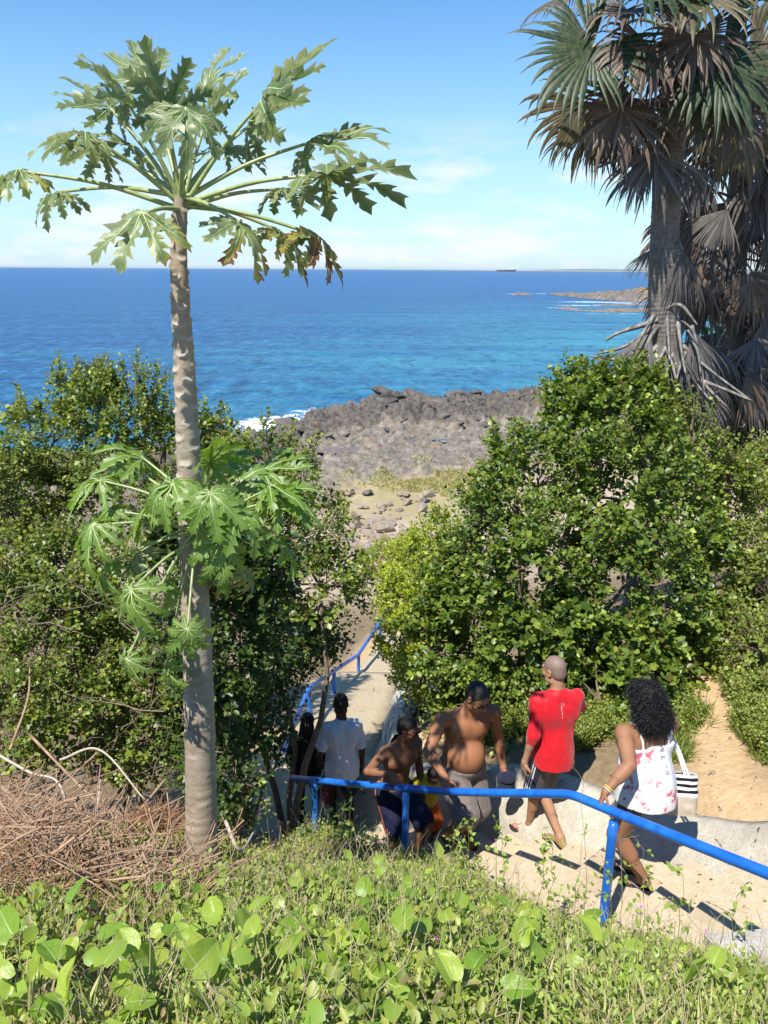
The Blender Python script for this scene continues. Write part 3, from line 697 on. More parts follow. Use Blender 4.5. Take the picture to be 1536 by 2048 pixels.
def sprays(O, D, leaf_len, nleaf=9, twig=0.22, width=0.85, spread=1.0, rr=rng, young_tip=1.0):
    """leaf arrays for sprays with origin O and direction D"""
    n = len(O); D = norm(D)
    ref = norm(rr.normal(size=(n, 3))); U = norm(np.cross(D, ref)); Vv = np.cross(D, U)
    Ps, Ds, Ns, Ls, Ys = [], [], [], [], []
    for i in range(nleaf):
        s = (i + 0.4) / nleaf; a = i * 2.4 + rr.uniform(-.4, .4, n)
        side = np.cos(a)[:, None] * U + np.sin(a)[:, None] * Vv
        p = O + D * (s * twig * rr.uniform(.8, 1.2, n))[:, None] + side * 0.008
        d = norm(side * (1.25 - 0.75 * s) * spread + D * (0.35 + 0.6 * s) + rr.normal(size=(n, 3)) * 0.22)
        nn = norm(np.array((0, 0, 1.0)) * 0.9 + D * 0.5 + rr.normal(size=(n, 3)) * 0.35)
        Ps.append(p); Ds.append(d); Ns.append(nn); Ls.append(leaf_len * rr.uniform(.65, 1.15, n) * (1.0 - 0.35 * s)); Ys.append(np.full(n, max(0, s - .55) / .45 * young_tip) * rr.uniform(0, 1, n))
    return [np.concatenate(a) for a in (Ps, Ds, Ns, Ls, Ys)]
def noise3(P, f, s=0.0):
    return np.array([mnoise.noise(Vector(p) * f + Vector((s, s * 1.7, s * .3))) for p in P])
def shell_points(lobes, dens, rr=rng, up_bias=0.25, gap=-0.22, seed=0.0, depth=0.34):
    """points through the outer shell of a lumpy crown; returns points and outward directions"""
    OO, DD = [], []
    Cc = np.array([l[:3] for l in lobes]); Rd = np.array([l[3:6] for l in lobes])
    for i, l in enumerate(lobes):
        rx, ry, rz = l[3:6]; n = int(DENS * dens * (rx * ry + ry * rz + rx * rz) * 4.2)
        d = norm(rr.normal(size=(n, 3)))
        rad = 1 - np.abs(rr.normal(size=n)) * depth * 0.6
        lump = 1 + 0.30 * noise3(d * 2.1, 1.0, seed + i) + 0.26 * noise3(d * 5.5, 1.0, seed + i + 9)
        P = Cc[i] + d * Rd[i] * (np.clip(rad, .3, 1.12) * lump)[:, None]
        keep = np.ones(n, bool)
        for j in range(len(lobes)):
            if j != i: keep &= (np.linalg.norm((P - Cc[j]) / Rd[j], axis=1) > 0.72)
        keep &= noise3(P, 2.9, seed) > gap + .10
        OO.append(P[keep]); DD.append(norm(d[keep] / Rd[i] * rx + np.array((0, 0, up_bias))))
    return np.concatenate(OO), np.concatenate(DD)
def px_lobe(px, py, Y, r, ry=None, rz=None):
    p = W(px, py, Y); return (p.x, p.y, p.z, r, ry or r * .9, rz or r)
def limb(a, b, r0, r1, n=9, wob=0.12, rr=random, sag=0.0):
    a = np.array(a, float); b = np.array(b, float); L = np.linalg.norm(b - a); o = []
    s1 = rr.uniform(0, 50)
    for k in range(n):
        s = k / (n - 1); p = a * (1 - s) + b * s
        w = np.array(mnoise.noise_vector(Vector((s * 2.2 + s1, s1, 0)))) * wob * L * math.sin(math.pi * s)
        o.append(p + w + np.array((0, 0, sag * math.sin(math.pi * s))))
    return np.array(o), np.linspace(r0, r1, n)
def shrub(name, base, lobes, label, cat, mat, dens=46, leaf=0.075, nleaf=9, twig=0.22, group=None, width=0.85, seed=0, trunk_r=0.05, gap=-0.22, depth=0.34, up=0.25, n_leaf_parts=0, stems=3, inner=True, tmpl=LT, spread=1.0):
    rr = np.random.default_rng(seed + 100); r1 = random.Random(seed)
    base = Vector(base); root = empty(name, base, label, cat, group)
    b0 = np.array(base)
    O, D = shell_points(lobes, dens, rr, up, gap, seed * 3.1, depth)
    P_, D_, N_, L_, Y_ = sprays(O, D + rr.normal(size=D.shape) * 0.35, leaf, nleaf, twig, width, spread, rr)
    ns = max(20, int(len(O) * .035)); sel = np.argsort(-(O[:, 2] + .25 * D[:, 2] - .2 * O[:, 1] + rr.normal(size=len(O)) * .45))[:ns * 3]; sel = rr.choice(sel, ns, replace=False)
    SO, SDn = O[sel], norm(D[sel] * .7 + np.array((0, 0, .75)) + rr.normal(size=(ns, 3)) * .28); sl_ = rr.uniform(.16, .42, ns)
    Q = [P_, D_, N_, L_ * (1 + .38 * np.clip(2.2 * np.repeat(noise3(O, 1.3, seed + 40.)[None], nleaf, 0).ravel(), -.8, 1)), Y_]
    for k_ in range(3):
        A_ = sprays(SO + SDn * (sl_ * (k_ / 3))[:, None], SDn + rr.normal(size=SDn.shape) * .12, leaf * 1.05, 7, .16, width, spread, rr); Q = [np.concatenate([q, a]) for q, a in zip(Q, A_)]
    P_, D_, N_, L_, Y_ = Q
    V, Fq, y = leaf_batch(P_ - b0, D_, N_, L_, rr.uniform(width * .7, width * 1.2, len(P_)), tmpl, LF, Y_)
    link('foliage', mesh_np('foliage', V, Fq, attrs={'young': y}), root, mat)['kind'] = 'stuff'
    paths = []
    for i, l in enumerate(lobes):
        c = np.array(l[:3]); s_ = b0 + np.array((r1.uniform(-.1, .1) * stems, r1.uniform(-.1, .1) * stems, -.05))
        if i % 2 == 0 or len(lobes) < 5: paths.append(limb(s_, c, trunk_r * r1.uniform(.6, 1), trunk_r * .3, rr=r1))
        for k in range(5):
            d = norm(rr.normal(size=3) + np.array((0, 0, .4))); e = c + d * np.array(l[3:6]) * .95
            paths.append(limb(c, e, trunk_r * .28, .004, n=6, rr=r1))
    for k in range(ns): paths.append((np.array([SO[k] - SDn[k] * .2, SO[k] + SDn[k] * sl_[k] * .5, SO[k] + SDn[k] * (sl_[k] + .08)]), np.array([.006, .004, .002])))
    sel = rr.choice(len(O), min(len(O), 260), replace=False)
    for k in sel: paths.append((np.array([O[k] - D[k] * .18, O[k] + D[k] * twig * .9]), np.array([.005, .002])))
    V, Fq = tubes(paths, 5, False); link('branches', mesh_np('branches', V - b0, Fq, smooth=True), root, M['bark'])
    if n_leaf_parts:
        me3 = []
        for k in range(3):
            v, f, _ = leaf_batch(np.zeros((1, 3)), np.array([[0, 1.0, 0]]), np.array([[0, 0, 1.0]]), np.array([1.0]), np.array([width * (.9 + .15 * k)]))
            m_ = mesh_np('leaf', v, f, attrs={'young': np.zeros(len(v))}); m_.materials.append(mat); me3.append(m_)
        # the nearest leaves, turned to the viewer's side, singly
        score = (O[:, 1] + 0.25 * rr.normal(size=len(O)))
        for k in np.argsort(score)[:n_leaf_parts]:
            o = bpy.data.objects.new('leaf', me3[r1.randrange(3)]); COL.objects.link(o); o.parent = root
            d = Vector(D[k] + rr.normal(size=3) * .5).normalized()
            o.matrix_local = Matrix.Translation(Vector(O[k] + D[k] * .10 - b0)) @ d.to_track_quat('Y', 'Z').to_matrix().to_4x4() @ Matrix.Rotation(r1.uniform(-.8, .8), 4, 'Y') @ Matrix.Scale(leaf * r1.uniform(.9, 1.35), 4)
    return root
def on_ground(px, py, Y, dz=0.0):
    p = W(px, py, Y); return Vector((p.x, p.y, gz(p.x, p.y) + dz))

# right-hand shrub above the wall
L1 = [px_lobe(*a) for a in ((1075, 975, 9.0, .66), (1200, 860, 9.5, .58), (1155, 795, 9.7, .30), (1268, 810, 9.8, .38), (1020, 935, 9.2, .30), (960, 1030, 9.1, .36),
      (1240, 1000, 8.9, .95), (1060, 1120, 8.5, 1.0), (1250, 1170, 8.3, .95), (1340, 1080, 8.7, .6), (925, 1150, 8.9, .50), (945, 1270, 8.2, .66), (1090, 1300, 7.9, .72), (1250, 1300, 7.9, .62), (1330, 1230, 8.2, .42), (880, 1300, 8.5, .34),
      (985, 1400, 7.7, .42), (1100, 1420, 7.4, .42), (1200, 1400, 7.3, .42), (1290, 1390, 7.3, .34), (900, 1400, 8.2, .30), (1050, 1470, 7.1, .22), (1130, 1470, 7.0, .22))]
shrub('large_shrub', on_ground(1090, 1400, 7.9), L1, 'large dense dark green shrub behind the shirtless men and the man in red', 'shrub', M['leaf_green'], dens=62, leaf=0.085, nleaf=9, seed=1, trunk_r=.07, n_leaf_parts=120)
L2 = [px_lobe(*a) for a in ((1385, 890, 9.4, .40), (1430, 905, 9.4, .38), (1330, 900, 9.5, .36), (1400, 960, 9.3, .35), (1455, 960, 9.2, .26))]
shrub('shrub', on_ground(1400, 1000, 9.4), L2, 'small bright green shrub under the palm, right of the large shrub', 'shrub', M['leaf_left'], dens=62, leaf=.075, seed=2, trunk_r=.04)
L3 = [px_lobe(*a) for a in ((805, 1195, 10.6, .36), (838, 1130, 11.2, .42), (870, 1090, 11.6, .42), (800, 1275, 9.8, .27), (845, 1350, 9.0, .30), (880, 1210, 9.6, .4), (815, 1330, 9.4, .2))]
shrub('lime_shrub', on_ground(840, 1350, 9.6), L3, 'yellow green creeper bush hanging over the right side of the ramp', 'shrub', M['leaf_lime'], dens=120, leaf=.065, nleaf=8, twig=.16, seed=3, gap=-.4, trunk_r=.03)
L4 = [px_lobe(*a) for a in ((770, 1120, 19, .55, .7, .35), (745, 1128, 18.6, .35, .5, .28), (800, 1110, 20, .5, .7, .35))]
shrub('low_bush', on_ground(770, 1135, 19), L4, 'low round lime green bush beyond the end of the ramp', 'bush', M['leaf_lime'], dens=60, leaf=.07, nleaf=8, twig=.15, seed=4, trunk_r=.03)
# left-hand thicket behind the papaya tree
TH = 'shrubs of the left thicket'
LA = [px_lobe(*a) for a in ((230, 880, 9.98, 0.72), (290, 800, 10.32, 0.42), (170, 800, 10.32, 0.39), (100, 900, 10.09, 0.58), (330, 900, 10.32, 0.58), (60, 1000, 9.74, 0.58), (230, 1000, 9.51, 0.77), (415, 860, 10.79, 0.26), (350, 1010, 9.74, 0.58))]
shrub('tall_shrub', on_ground(210, 1350, 9.4), LA, 'tall olive green shrub standing highest behind the papaya trunk on the left', 'shrub', M['leaf_left'], dens=60, leaf=.072, group=TH, seed=5, trunk_r=.06)
LB = [px_lobe(*a) for a in ((545, 920, 8.23, 0.25), (600, 985, 8.23, 0.35), (480, 950, 8.06, 0.35), (640, 1060, 8.06, 0.32), (560, 1080, 7.81, 0.52), (450, 1080, 7.56, 0.50), (640, 1170, 7.73, 0.42), (690, 1190, 7.81, 0.24))]
shrub('tall_shrub', on_ground(540, 1480, 7.4), LB, 'shrub between the papaya trunk and the ramp, its top against the dark shore rocks', 'shrub', M['leaf_left'], dens=62, leaf=.07, group=TH, seed=6, trunk_r=.06)
LC = [px_lobe(*a) for a in ((540, 1260, 7.81, 0.52), (470, 1330, 7.44, 0.52), (640, 1265, 8.28, 0.24), (530, 1420, 7.07, 0.28), (490, 1480, 6.70, 0.32), (455, 1190, 7.81, 0.47), (470, 1560, 6.14, 0.24), (585, 1320, 7.91, 0.20), (420, 1420, 6.70, 0.37), (430, 1540, 6.14, 0.28), (500, 1570, 6.23, 0.20), (430, 1170, 5.95, 0.37), (500, 1150, 6.04, 0.32), (380, 1220, 5.86, 0.37), (480, 1240, 6.04, 0.33), (400, 1110, 5.86, 0.28), (450, 1330, 6.14, 0.32))]
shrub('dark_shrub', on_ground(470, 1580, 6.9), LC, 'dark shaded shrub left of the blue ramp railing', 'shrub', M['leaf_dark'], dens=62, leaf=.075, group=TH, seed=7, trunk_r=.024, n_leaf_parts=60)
LD = [px_lobe(*a) for a in ((330, 1180, 8.0, .56), (240, 1300, 7.4, .55), (330, 1400, 7.0, .5), (150, 1200, 7.8, .42), (270, 1480, 6.6, .35), (400, 1480, 6.7, .32))]
shrub('tangled_shrub', on_ground(280, 1500, 6.9), LD, 'tangled shrub with bare twigs directly behind the papaya trunk', 'shrub', M['leaf_left'], dens=58, leaf=.07, group=TH, seed=8, trunk_r=.05, gap=-.24, n_leaf_parts=60)
LE = [px_lobe(*a) for a in ((130, 1150, 7.6, .42), (30, 1130, 7.8, .36), (200, 1440, 6.4, .34), (180, 1250, 7.2, .36), (100, 1250, 7.0, .36), (30, 1230, 7.2, .42), (80, 1330, 6.8, .46), (120, 1430, 6.4, .40), (20, 1420, 6.2, .4), (-60, 1330, 6.6, .5), (160, 1340, 6.9, .3))]
shrub('tangled_shrub', on_ground(70, 1480, 6.4), LE, 'thin viny shrub at the left edge above the dry brush', 'shrub', M['leaf_left'], dens=78, leaf=.06, group=TH, seed=9, trunk_r=.03, gap=-.25)
LF_ = [px_lobe(*a) for a in ((-10, 930, 9.2, .40), (-60, 1000, 8.8, .6), (20, 1010, 9.2, .25))]
shrub('tall_shrub', on_ground(-60, 1350, 8.8), LF_, 'shrub cut by the left edge of the view above the beach gap', 'shrub', M['leaf_left'], dens=60, leaf=.07, group=TH, seed=10, trunk_r=.05)
# greenery of the right-hand bank and below the palms
RB = 'bushes of the right bank'
LG = [px_lobe(*a) for a in ((1520, 960, 9.6, .32), (1480, 1010, 9.6, .25), (1540, 1030, 9.2, .34))]
shrub('bank_bush', on_ground(1520, 1040, 9.5), LG, 'small leafy bush at the right edge under the dark palms', 'bush', M['leaf_bank'], dens=60, leaf=.07, group=RB, seed=11, trunk_r=.02)
LH = [px_lobe(*a) for a in ((1500, 1120, 8.8, .34, .5, .3), (1545, 1180, 8.2, .36, .5, .3), (1490, 1220, 8.4, .28, .4, .25))]
shrub('bank_bush', on_ground(1510, 1200, 8.5), LH, 'light green vine bush on the bank right of the dirt path', 'bush', M['leaf_bank'], dens=70, leaf=.06, group=RB, seed=12, trunk_r=.02)
LI = [px_lobe(*a) for a in ((1530, 1290, 7.4, .28, .4, .25), (1560, 1400, 6.8, .3, .4, .28))]
shrub('bank_bush', on_ground(1540, 1330, 7.3), LI, 'grassy green bush at the right edge beside the lower dirt path', 'bush', M['leaf_bank'], dens=70, leaf=.06, group=RB, seed=13, trunk_r=.02)
LJ = [px_lobe(*a) for a in ((1480, 800, 13.5, .9), (1540, 700, 14, 1.1), (1520, 880, 12.5, .8), (1600, 820, 13, 1.2))]
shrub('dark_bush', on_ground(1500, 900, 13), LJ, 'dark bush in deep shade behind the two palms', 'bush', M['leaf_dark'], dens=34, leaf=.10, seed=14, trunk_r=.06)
LK = [px_lobe(*a) for a in ((1190, 1480, 7.0, .18, .2, .16), (1240, 1540, 6.6, .14, .16, .12), (1170, 1535, 6.7, .15, .16, .13), (1120, 1450, 7.2, .16, .2, .16))]
shrub('wall_weeds', on_ground(1190, 1500, 6.9), LK, 'bright low weeds at the wall between the red shirt and the striped bag', 'weed', M['leaf_bank'], dens=220, leaf=.035, nleaf=8, twig=.12, seed=15, trunk_r=.01)

# ------------------------------------------------------------------ papaya tree
t = NT('papaya_leaf'); isl = t.n('ShaderNodeObjectInfo').outputs['Random']
n = t.noise(7, 4, 0.6, vec=t.objpos()); n2 = t.noise(28, 3, 0.6, vec=t.objpos())
c = t.mix(isl, (0.075, 0.145, 0.040), (0.155, 0.225, 0.080)); c = t.mix(t.rng(n, 0.4, 0.7, 0, 0.6), c, (0.28, 0.34, 0.17))
c = t.mix(t.attr('rim'), c, (0.27, 0.27, 0.13))
br_ = t.rng(t.math('ADD', t.attr('wilt'), t.math('MULTIPLY', t.math('SUBTRACT', n, 0.5), 0.9)), 0.5, 0.62)
yl_ = t.rng(t.math('ADD', t.attr('wilt'), t.math('MULTIPLY', t.math('SUBTRACT', n, 0.5), 0.9)), 0.25, 0.5)
c = t.mix(yl_, c, (0.40, 0.36, 0.05)); c = t.mix(br_, c, t.mix(n2, (0.10, 0.04, 0.018), (0.26, 0.12, 0.055)))
p_ = t.bsdf(c, 0.42, t.bump(n2, 0.25, 0.006), 0.5)
hs_ = t.n('ShaderNodeHueSaturation', {'Hue': 0.485, 'Saturation': 1.0, 'Value': 2.0, 'Color': c})
tr_ = t.n('ShaderNodeBsdfTranslucent', {'Color': hs_.outputs[0]}); mx_ = t.n('ShaderNodeMixShader', {0: 0.33})
t.t.links.new(p_, mx_.inputs[1]); t.t.links.new(tr_.outputs[0], mx_.inputs[2]); M['papaya'] = t.done(mx_.outputs[0]); PAP_LEAF = [M['papaya']]
M['vein'] = plain_mat('leaf_vein', (0.30, 0.36, 0.16), (0.40, 0.45, 0.22), 30, 0.5)
t = NT('papaya_stalk'); n = t.noise(30, 3, vec=t.objpos()); c = t.mix(t.rng(n, .3, .7), (0.20, 0.27, 0.085), (0.36, 0.40, 0.18)); M['petiole'] = t.done(t.bsdf(c, 0.4, None, 0.5))

def papaya_leaf(seed, size, droop=0.9, wilt=0.0, fold=0.35, curl=0.5):
    """deeply cut palmate blade: nine toothed lobes with raised veins. +x is the leaf axis, +z the upper face"""
    r = random.Random(seed); V, Fq, Mi, rim, wl_ = [], [], [], [], []
    lob = [(0, 1.0), (36, .93), (-36, .93), (72, .80), (-72, .80), (108, .62), (-108, .62), (145, .45), (-145, .45)]
    for ang, ln in lob:
        a = R(ang + r.uniform(-6, 6)); ln = ln * size * r.uniform(.88, 1.1)
        ks = droop * r.uniform(.7, 1.3); tw = r.uniform(-.5, .5) * curl; side_c = r.uniform(-.35, .35)
        teeth = 4 if ln > .7 * size else 3
        smp = [(0.0, .012, 0), (.16, .075, 0), (.28, .085, 0)]
        for j in range(teeth):
            s0 = .32 + j * .60 / teeth; e = .60 / teeth; wv = .075 * (1 - .35 * j / teeth); wt = .20 * (1 - .5 * j / teeth) * r.uniform(.85, 1.15)
            smp += [(s0 + .06 * e, wv, 0), (s0 + .42 * e, wv + (wt - wv) * .62, .03), (s0 + .62 * e, wt, .10), (s0 + .86 * e, wv * 1.35, .03)]
        smp += [(.95, .045, 0), (1.0, .004, 0)]
        base = len(V); ns = len(smp); wilted = wilt * r.uniform(.5, 1.3) if r.random() < .75 else wilt * .3
        def at(s, w):
            bend = ks * s
            fx = math.sin(bend) / ks if ks > 1e-3 else s; fz = -(1 - math.cos(bend)) / ks if ks > 1e-3 else 0
            rr_ = fx * ln; sd = w * ln + side_c * .12 * ln * s * s
            z = fz * ln + fold * abs(w) * ln + tw * w * ln * s + .03 * size * math.sin(9 * s + seed + w * 12)
            x = rr_ * math.cos(a) - sd * math.sin(a); y = rr_ * math.sin(a) + sd * math.cos(a)
            z -= .10 * size * (1 - math.cos(a)) * s
            return (x, y, z)
        for (s, w, sh) in smp:
            jl = r.uniform(.85, 1.12)
            V += [at(min(1.05, s + sh), w * jl), at(min(1.03, s + sh * .55), w * jl * .55), at(s, 0), at(min(1.03, s + sh * .55), -w / jl * .55), at(min(1.05, s + sh), -w / jl)]
            rim += [.9 * (s > .3), .15, 0, .15, .9 * (s > .3)]; wl_ += [wilted * (s * .9 + .25), wilted * s * .8, wilted * s * .6, wilted * s * .8, wilted * (s * .9 + .25)]
        for k in range(ns - 1):
            for q in range(4): Fq.append((base + k * 5 + q + 1, base + k * 5 + q, base + (k + 1) * 5 + q, base + (k + 1) * 5 + q + 1)); Mi.append(0)
        # raised midrib
        b2 = len(V); wv_ = .010 * size
        for k in range(10):
            s = k / 9; p = at(s * .97, 0); q = wv_ * (1 - .8 * s); sx, sy = -math.sin(a) * q, math.cos(a) * q
            V += [(p[0] + sx, p[1] + sy, p[2] + .002), (p[0], p[1], p[2] + .0045), (p[0] - sx, p[1] - sy, p[2] + .002)]; rim += [0] * 3; wl_ += [0] * 3
        for k in range(9):
            for q in range(2): Fq.append((b2 + k * 3 + q + 1, b2 + k * 3 + q, b2 + k * 3 + q + 3, b2 + k * 3 + q + 4)); Mi.append(1)
        for (s0, sgn) in [(s_, g_) for s_ in (.22, .36, .5, .65) for g_ in (-1, 1)]:
            b3 = len(V)
            for k in range(4):
                u = k / 3; s = s0 + u * .13; w = sgn * (.02 + u * .13 * (1.1 - s0)); p = at(s, w); V += [(p[0], p[1], p[2] + .0025), (p[0] + .006 * size * math.cos(a), p[1] + .006 * size * math.sin(a), p[2] + .0025)]; rim += [0] * 2; wl_ += [0] * 2
            for k in range(3): Fq.append((b3 + k * 2, b3 + k * 2 + 1, b3 + k * 2 + 3, b3 + k * 2 + 2)); Mi.append(1)
    me = mesh_np('leaf', np.array(V), np.array(Fq), smooth=True, matidx=Mi, attrs={'rim': rim, 'wilt': wl_})
    me.materials.append(PAP_LEAF[0]); me.materials.append(M['vein']); return me

def papaya_trunk(name, pts, rads, scar_from, mat, parent, seed=0, dens=17):
    n, m = 320, 36; C_ = curve_pts(pts, n); rad = np.interp(np.linspace(0, 1, n), np.linspace(0, 1, len(rads)), rads)
    L = np.concatenate([[0], np.cumsum(np.linalg.norm(np.diff(C_, axis=0), axis=1))]); r = random.Random(seed)
    A = np.arange(m) * 2 * math.pi / m; Z, AA = np.meshgrid(L, A, indexing='ij')
    disp = np.zeros_like(Z); scar = np.zeros_like(Z)
    z = 0.25; k = 0
    while z < L[-1]:
        f = np.clip((z - scar_from) / .6, 0, 1); a0 = k * 2.399
        da = (AA - a0 + math.pi) % (2 * math.pi) - math.pi
        rloc = np.interp(z, L, rad); wz = 0.030 * (.6 + .6 * f); wa = .62
        # crescent: raised lower lip, sunken heart
        u = da / wa; arc = z - .020 * (1 - u * u)
        lip = np.exp(-((Z - arc) / .0075) ** 2) * (np.abs(u) < 1) * (1 - u ** 4)
        heart = np.exp(-((Z - z - .006) / .014) ** 2) * np.exp(-(u / .7) ** 4)
        disp += (lip * .55 - heart * .42) * rloc * .34 * (0.25 + .9 * f); scar = np.maximum(scar, lip * (.35 + .65 * f))
        z += (.052 if f > .2 else .085) / 2.2 * (1.5 - .55 * f) + r.uniform(0, .008); k += 1
    ring = np.sin(L * 62 + 2 * np.sin(L * 7)) ** 8
    disp += ((ring * .05 * (1 - np.clip((L - scar_from) / .8, 0, 1)))[:, None] + .04 * np.array([[mnoise.noise(Vector((zz * 5, math.cos(a) * .8, math.sin(a) * .8))) for a in A] for zz in L])) * rad[:, None]
    T = norm(np.gradient(C_, axis=0)); U = norm(np.cross(T, np.array((0, 1.0, 0)))); Vv = np.cross(T, U)
    rr_ = rad[:, None] + disp
    V = C_[:, None, :] + rr_[..., None] * (np.cos(A)[None, :, None] * U[:, None, :] + np.sin(A)[None, :, None] * Vv[:, None, :])
    i = np.arange(n - 1)[:, None] * m; j = np.arange(m)[None, :]; j2 = (j + 1) % m
    Fq = np.stack([i + j, i + m + j, i + m + j2, i + j2], -1).reshape(-1, 4)
    hgt_ = np.repeat(L / L[-1], m)
    return link(name, mesh_np(name, V.reshape(-1, 3), Fq, smooth=True, attrs={'scar': scar.ravel(), 'up': hgt_}), parent, mat)
t = NT('papaya_bark'); n = t.noise(16, 6, 0.65, stretch=(1, 1, 2.2)); n2 = t.noise(3.2, 4, stretch=(1, 1, .6)); n3 = t.noise(70, 3)
c = t.mix(t.rng(n, 0.3, 0.7), (0.27, 0.215, 0.155), (0.41, 0.345, 0.265)); c = t.mix(t.rng(n2, 0.5, 0.72, 0, .8), c, (0.20, 0.145, 0.09))
c = t.mix(t.math('MULTIPLY', t.attr('scar'), 0.85), c, (0.56, 0.50, 0.42)); c = t.mix(t.rng(n3, .62, .7, 0, .5), c, (0.12, .09, .06))
M['papaya_bark'] = t.done(t.bsdf(c, 0.8, t.bump(n, 0.35, 0.012), 0.3))
pbase = W(405, 1742, 4.0)
zb_ = gz(pbase.x, pbase.y)
pap = empty('papaya_tree', (pbase.x, pbase.y, zb_), 'tall single stemmed papaya tree with scarred pale trunk in front of the left thicket', 'tree')
po = pap.location.copy()
ax = [W(405, 1760, 4.0), W(398, 1400, 4.02), W(385, 1080, 4.03), W(370, 760, 4.0), W(358, 540, 3.98), W(361, 395, 4.0)]
tk = papaya_trunk('trunk', [p - po for p in ax], [.098, .088, .078, .069, .056, .047, .038, .033], 1.75, M['papaya_bark'], pap)
def petiole_leaf(root, org, a, b, size, seed, droop=.9, wilt=0., hang=0.0, turn=0.0, r0=.013, sag=.10, wilt_label=None, fold=.35):
    """stalk from a to b (a child leaf with its stalk below it) and a blade at b"""
    r = random.Random(seed); a = Vector(a); b = Vector(b); mid = (a + b) / 2 + Vector((0, 0, sag * (b - a).length))
    C_ = curve_pts([a - org, mid - org, b - org], 14); V, Fq = tubes([(C_, np.linspace(r0, r0 * .5, 14))], 8)
    me = papaya_leaf(seed, size, droop, wilt, fold)
    lf = link('leaf', me, root); d = (Vector(C_[-1]) - Vector(C_[-3])).normalized()
    x = (d + Vector((0, 0, -hang))).normalized(); up = Vector((r.uniform(-.25, .25), r.uniform(-.25, .25), 1)); 
    if hang > 1.2: up = (Vector((d.x, d.y, 0)).normalized() + Vector((0, -0.3, 0.45)))
    y = up.cross(x).normalized(); z = x.cross(y)
    m = Matrix((x, y, z)).transposed().to_4x4(); m = Matrix.Translation(Vector(C_[-1])) @ m @ Matrix.Rotation(turn, 4, 'X'); lf.matrix_local = m
    if wilt_label: lf['label'] = wilt_label
    stk = bpy.data.objects.new('stalk', mesh_np('stalk', V, Fq, smooth=True)); COL.objects.link(stk); stk.data.materials.append(M['petiole'])
    stk.parent = lf; stk.matrix_parent_inverse = m.inverted()
    return lf
apex = W(361, 392, 4.0)
# end of stalk (view place), forward offset, size, droop, wilt, hang
UP = [((297, 170), .28, .30, .6, 0, -.2), ((222, 218), .10, .30, .9, .1, .1), ((172, 268), -.22, .28, 1.1, .25, .9), ((40, 342), -.10, .28, 1.2, .5, .7),
      ((118, 384), .30, .24, 1.3, .3, .6), ((372, 215), -.36, .27, 1.2, .05, 1.5), ((412, 180), .30, .30, .7, .05, 0), ((530, 195), -.05, .42, .6, .12, -.1),
      ((500, 250), .35, .34, .8, .1, .1), ((625, 283), .05, .40, .7, .15, -.05), ((650, 348), -.15, .44, .6, .15, -.1), ((560, 378), .35, .28, 1.0, .2, .3),
      ((480, 445), -.25, .27, 1.4, .85, 1.1), ((560, 462), .10, .28, 1.3, 1.0, .8), ((632, 470), .05, .32, 1.5, 1.6, 1.1), ((285, 428), -.35, .30, 1.3, .62, .9),
      ((330, 225), -.05, .27, .9, .05, .3), ((265, 290), .40, .28, .9, .1, .2), ((450, 300), .45, .28, .9, .1, .2), 
      ((410, 250), .10, .28, .9, .05, .1), ((200, 300), .25, .26, 1.1, .2, .4), ((250, 195), -.15, .26, .9, .1, .2)]
for i, ((x, y), dy, sz, dr, wi, hg) in enumerate(UP):
    b = W(x, y, 4.0 + dy); petiole_leaf(pap, po, apex + Vector((0, 0, -.02 * (i % 4))), b, sz * 1.06, 300 + i, dr * .72, wi, hg * .6 if hg < 1.4 else hg, random.uniform(-.4, .4), wilt_label='yellow and brown withered leaf' if wi > .5 else None, sag=.04)
# the shoot half way up the trunk and its drooping leaves
sh0 = W(400, 1030, 3.92)
LOW = [((345, 965), -.20, .30, 1.0, .0, 1.3), ((200, 960), .05, .30, 1.0, .05, .4), ((255, 930), .25, .28, .9, 0, .0), ((190, 1050), -.15, .30, 1.1, .0, .8), ((220, 1020), .0, .27, 1.0, .0, .6),
       ((285, 915), .2, .28, .9, 0, -.1), ((420, 925), -.05, .26, .9, 0, .2), ((455, 930), .30, .32, .8, 0, 0), ((530, 945), .15, .33, .7, 0, 0), ((540, 975), -.05, .30, .9, 0, .3),
       ((440, 1085), -.25, .27, 1.2, .0, 1.6), ((560, 1075), .10, .28, .9, .0, .7), ((270, 1110), .05, .24, 1.2, .3, .7), ((205, 1135), -.1, .24, 1.2, .05, 1.2), ((262, 1180), -.35, .31, 1.1, .05, 1.5),
       ((375, 1258), -.40, .22, 1.2, .05, 1.4), ((255, 1318), -.30, .22, 1.2, .05, 1.5), ((330, 1340), -.1, .2, 1.2, .05, 1.5), ((440, 1140), .15, .2, 1.4, 1.0, 1.6), ((500, 1150), .0, .20, 1.5, 1.1, 1.8), ((305, 1010), -.1, .26, 1., 0, .8), ((500, 1030), .25, .26, 1., 0, .5), ((330, 1170), .2, .22, 1.1, .05, 1.2), ((555, 1000), -.05, .28, .9, 0, .3), ((475, 1015), -.25, .28, 1.0, 0, .9), ((480, 960), .1, .32, .8, 0, .1), ((420, 985), -.35, .26, 1.1, 0, 1.3)]
PAP_LEAF[0] = leaf_mat('low_papaya_leaf', (0.09, 0.18, 0.022), (0.17, 0.27, 0.045), None, .42, .36)  # brighter, yellower green for the lower leaf cluster
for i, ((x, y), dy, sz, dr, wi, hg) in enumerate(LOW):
    PAP_LEAF[0] = M['papaya'] if wi > .2 else bpy.data.materials['low_papaya_leaf']
    b = W(x, y, 3.92 + dy); petiole_leaf(pap, po, sh0 + Vector((0, 0, -.03 * (i % 5))), b, sz * .98, 400 + i, dr, wi, hg, random.uniform(-.3, .3), r0=.010, wilt_label='brown shrivelled hanging leaf' if wi > .8 else None, sag=.06)
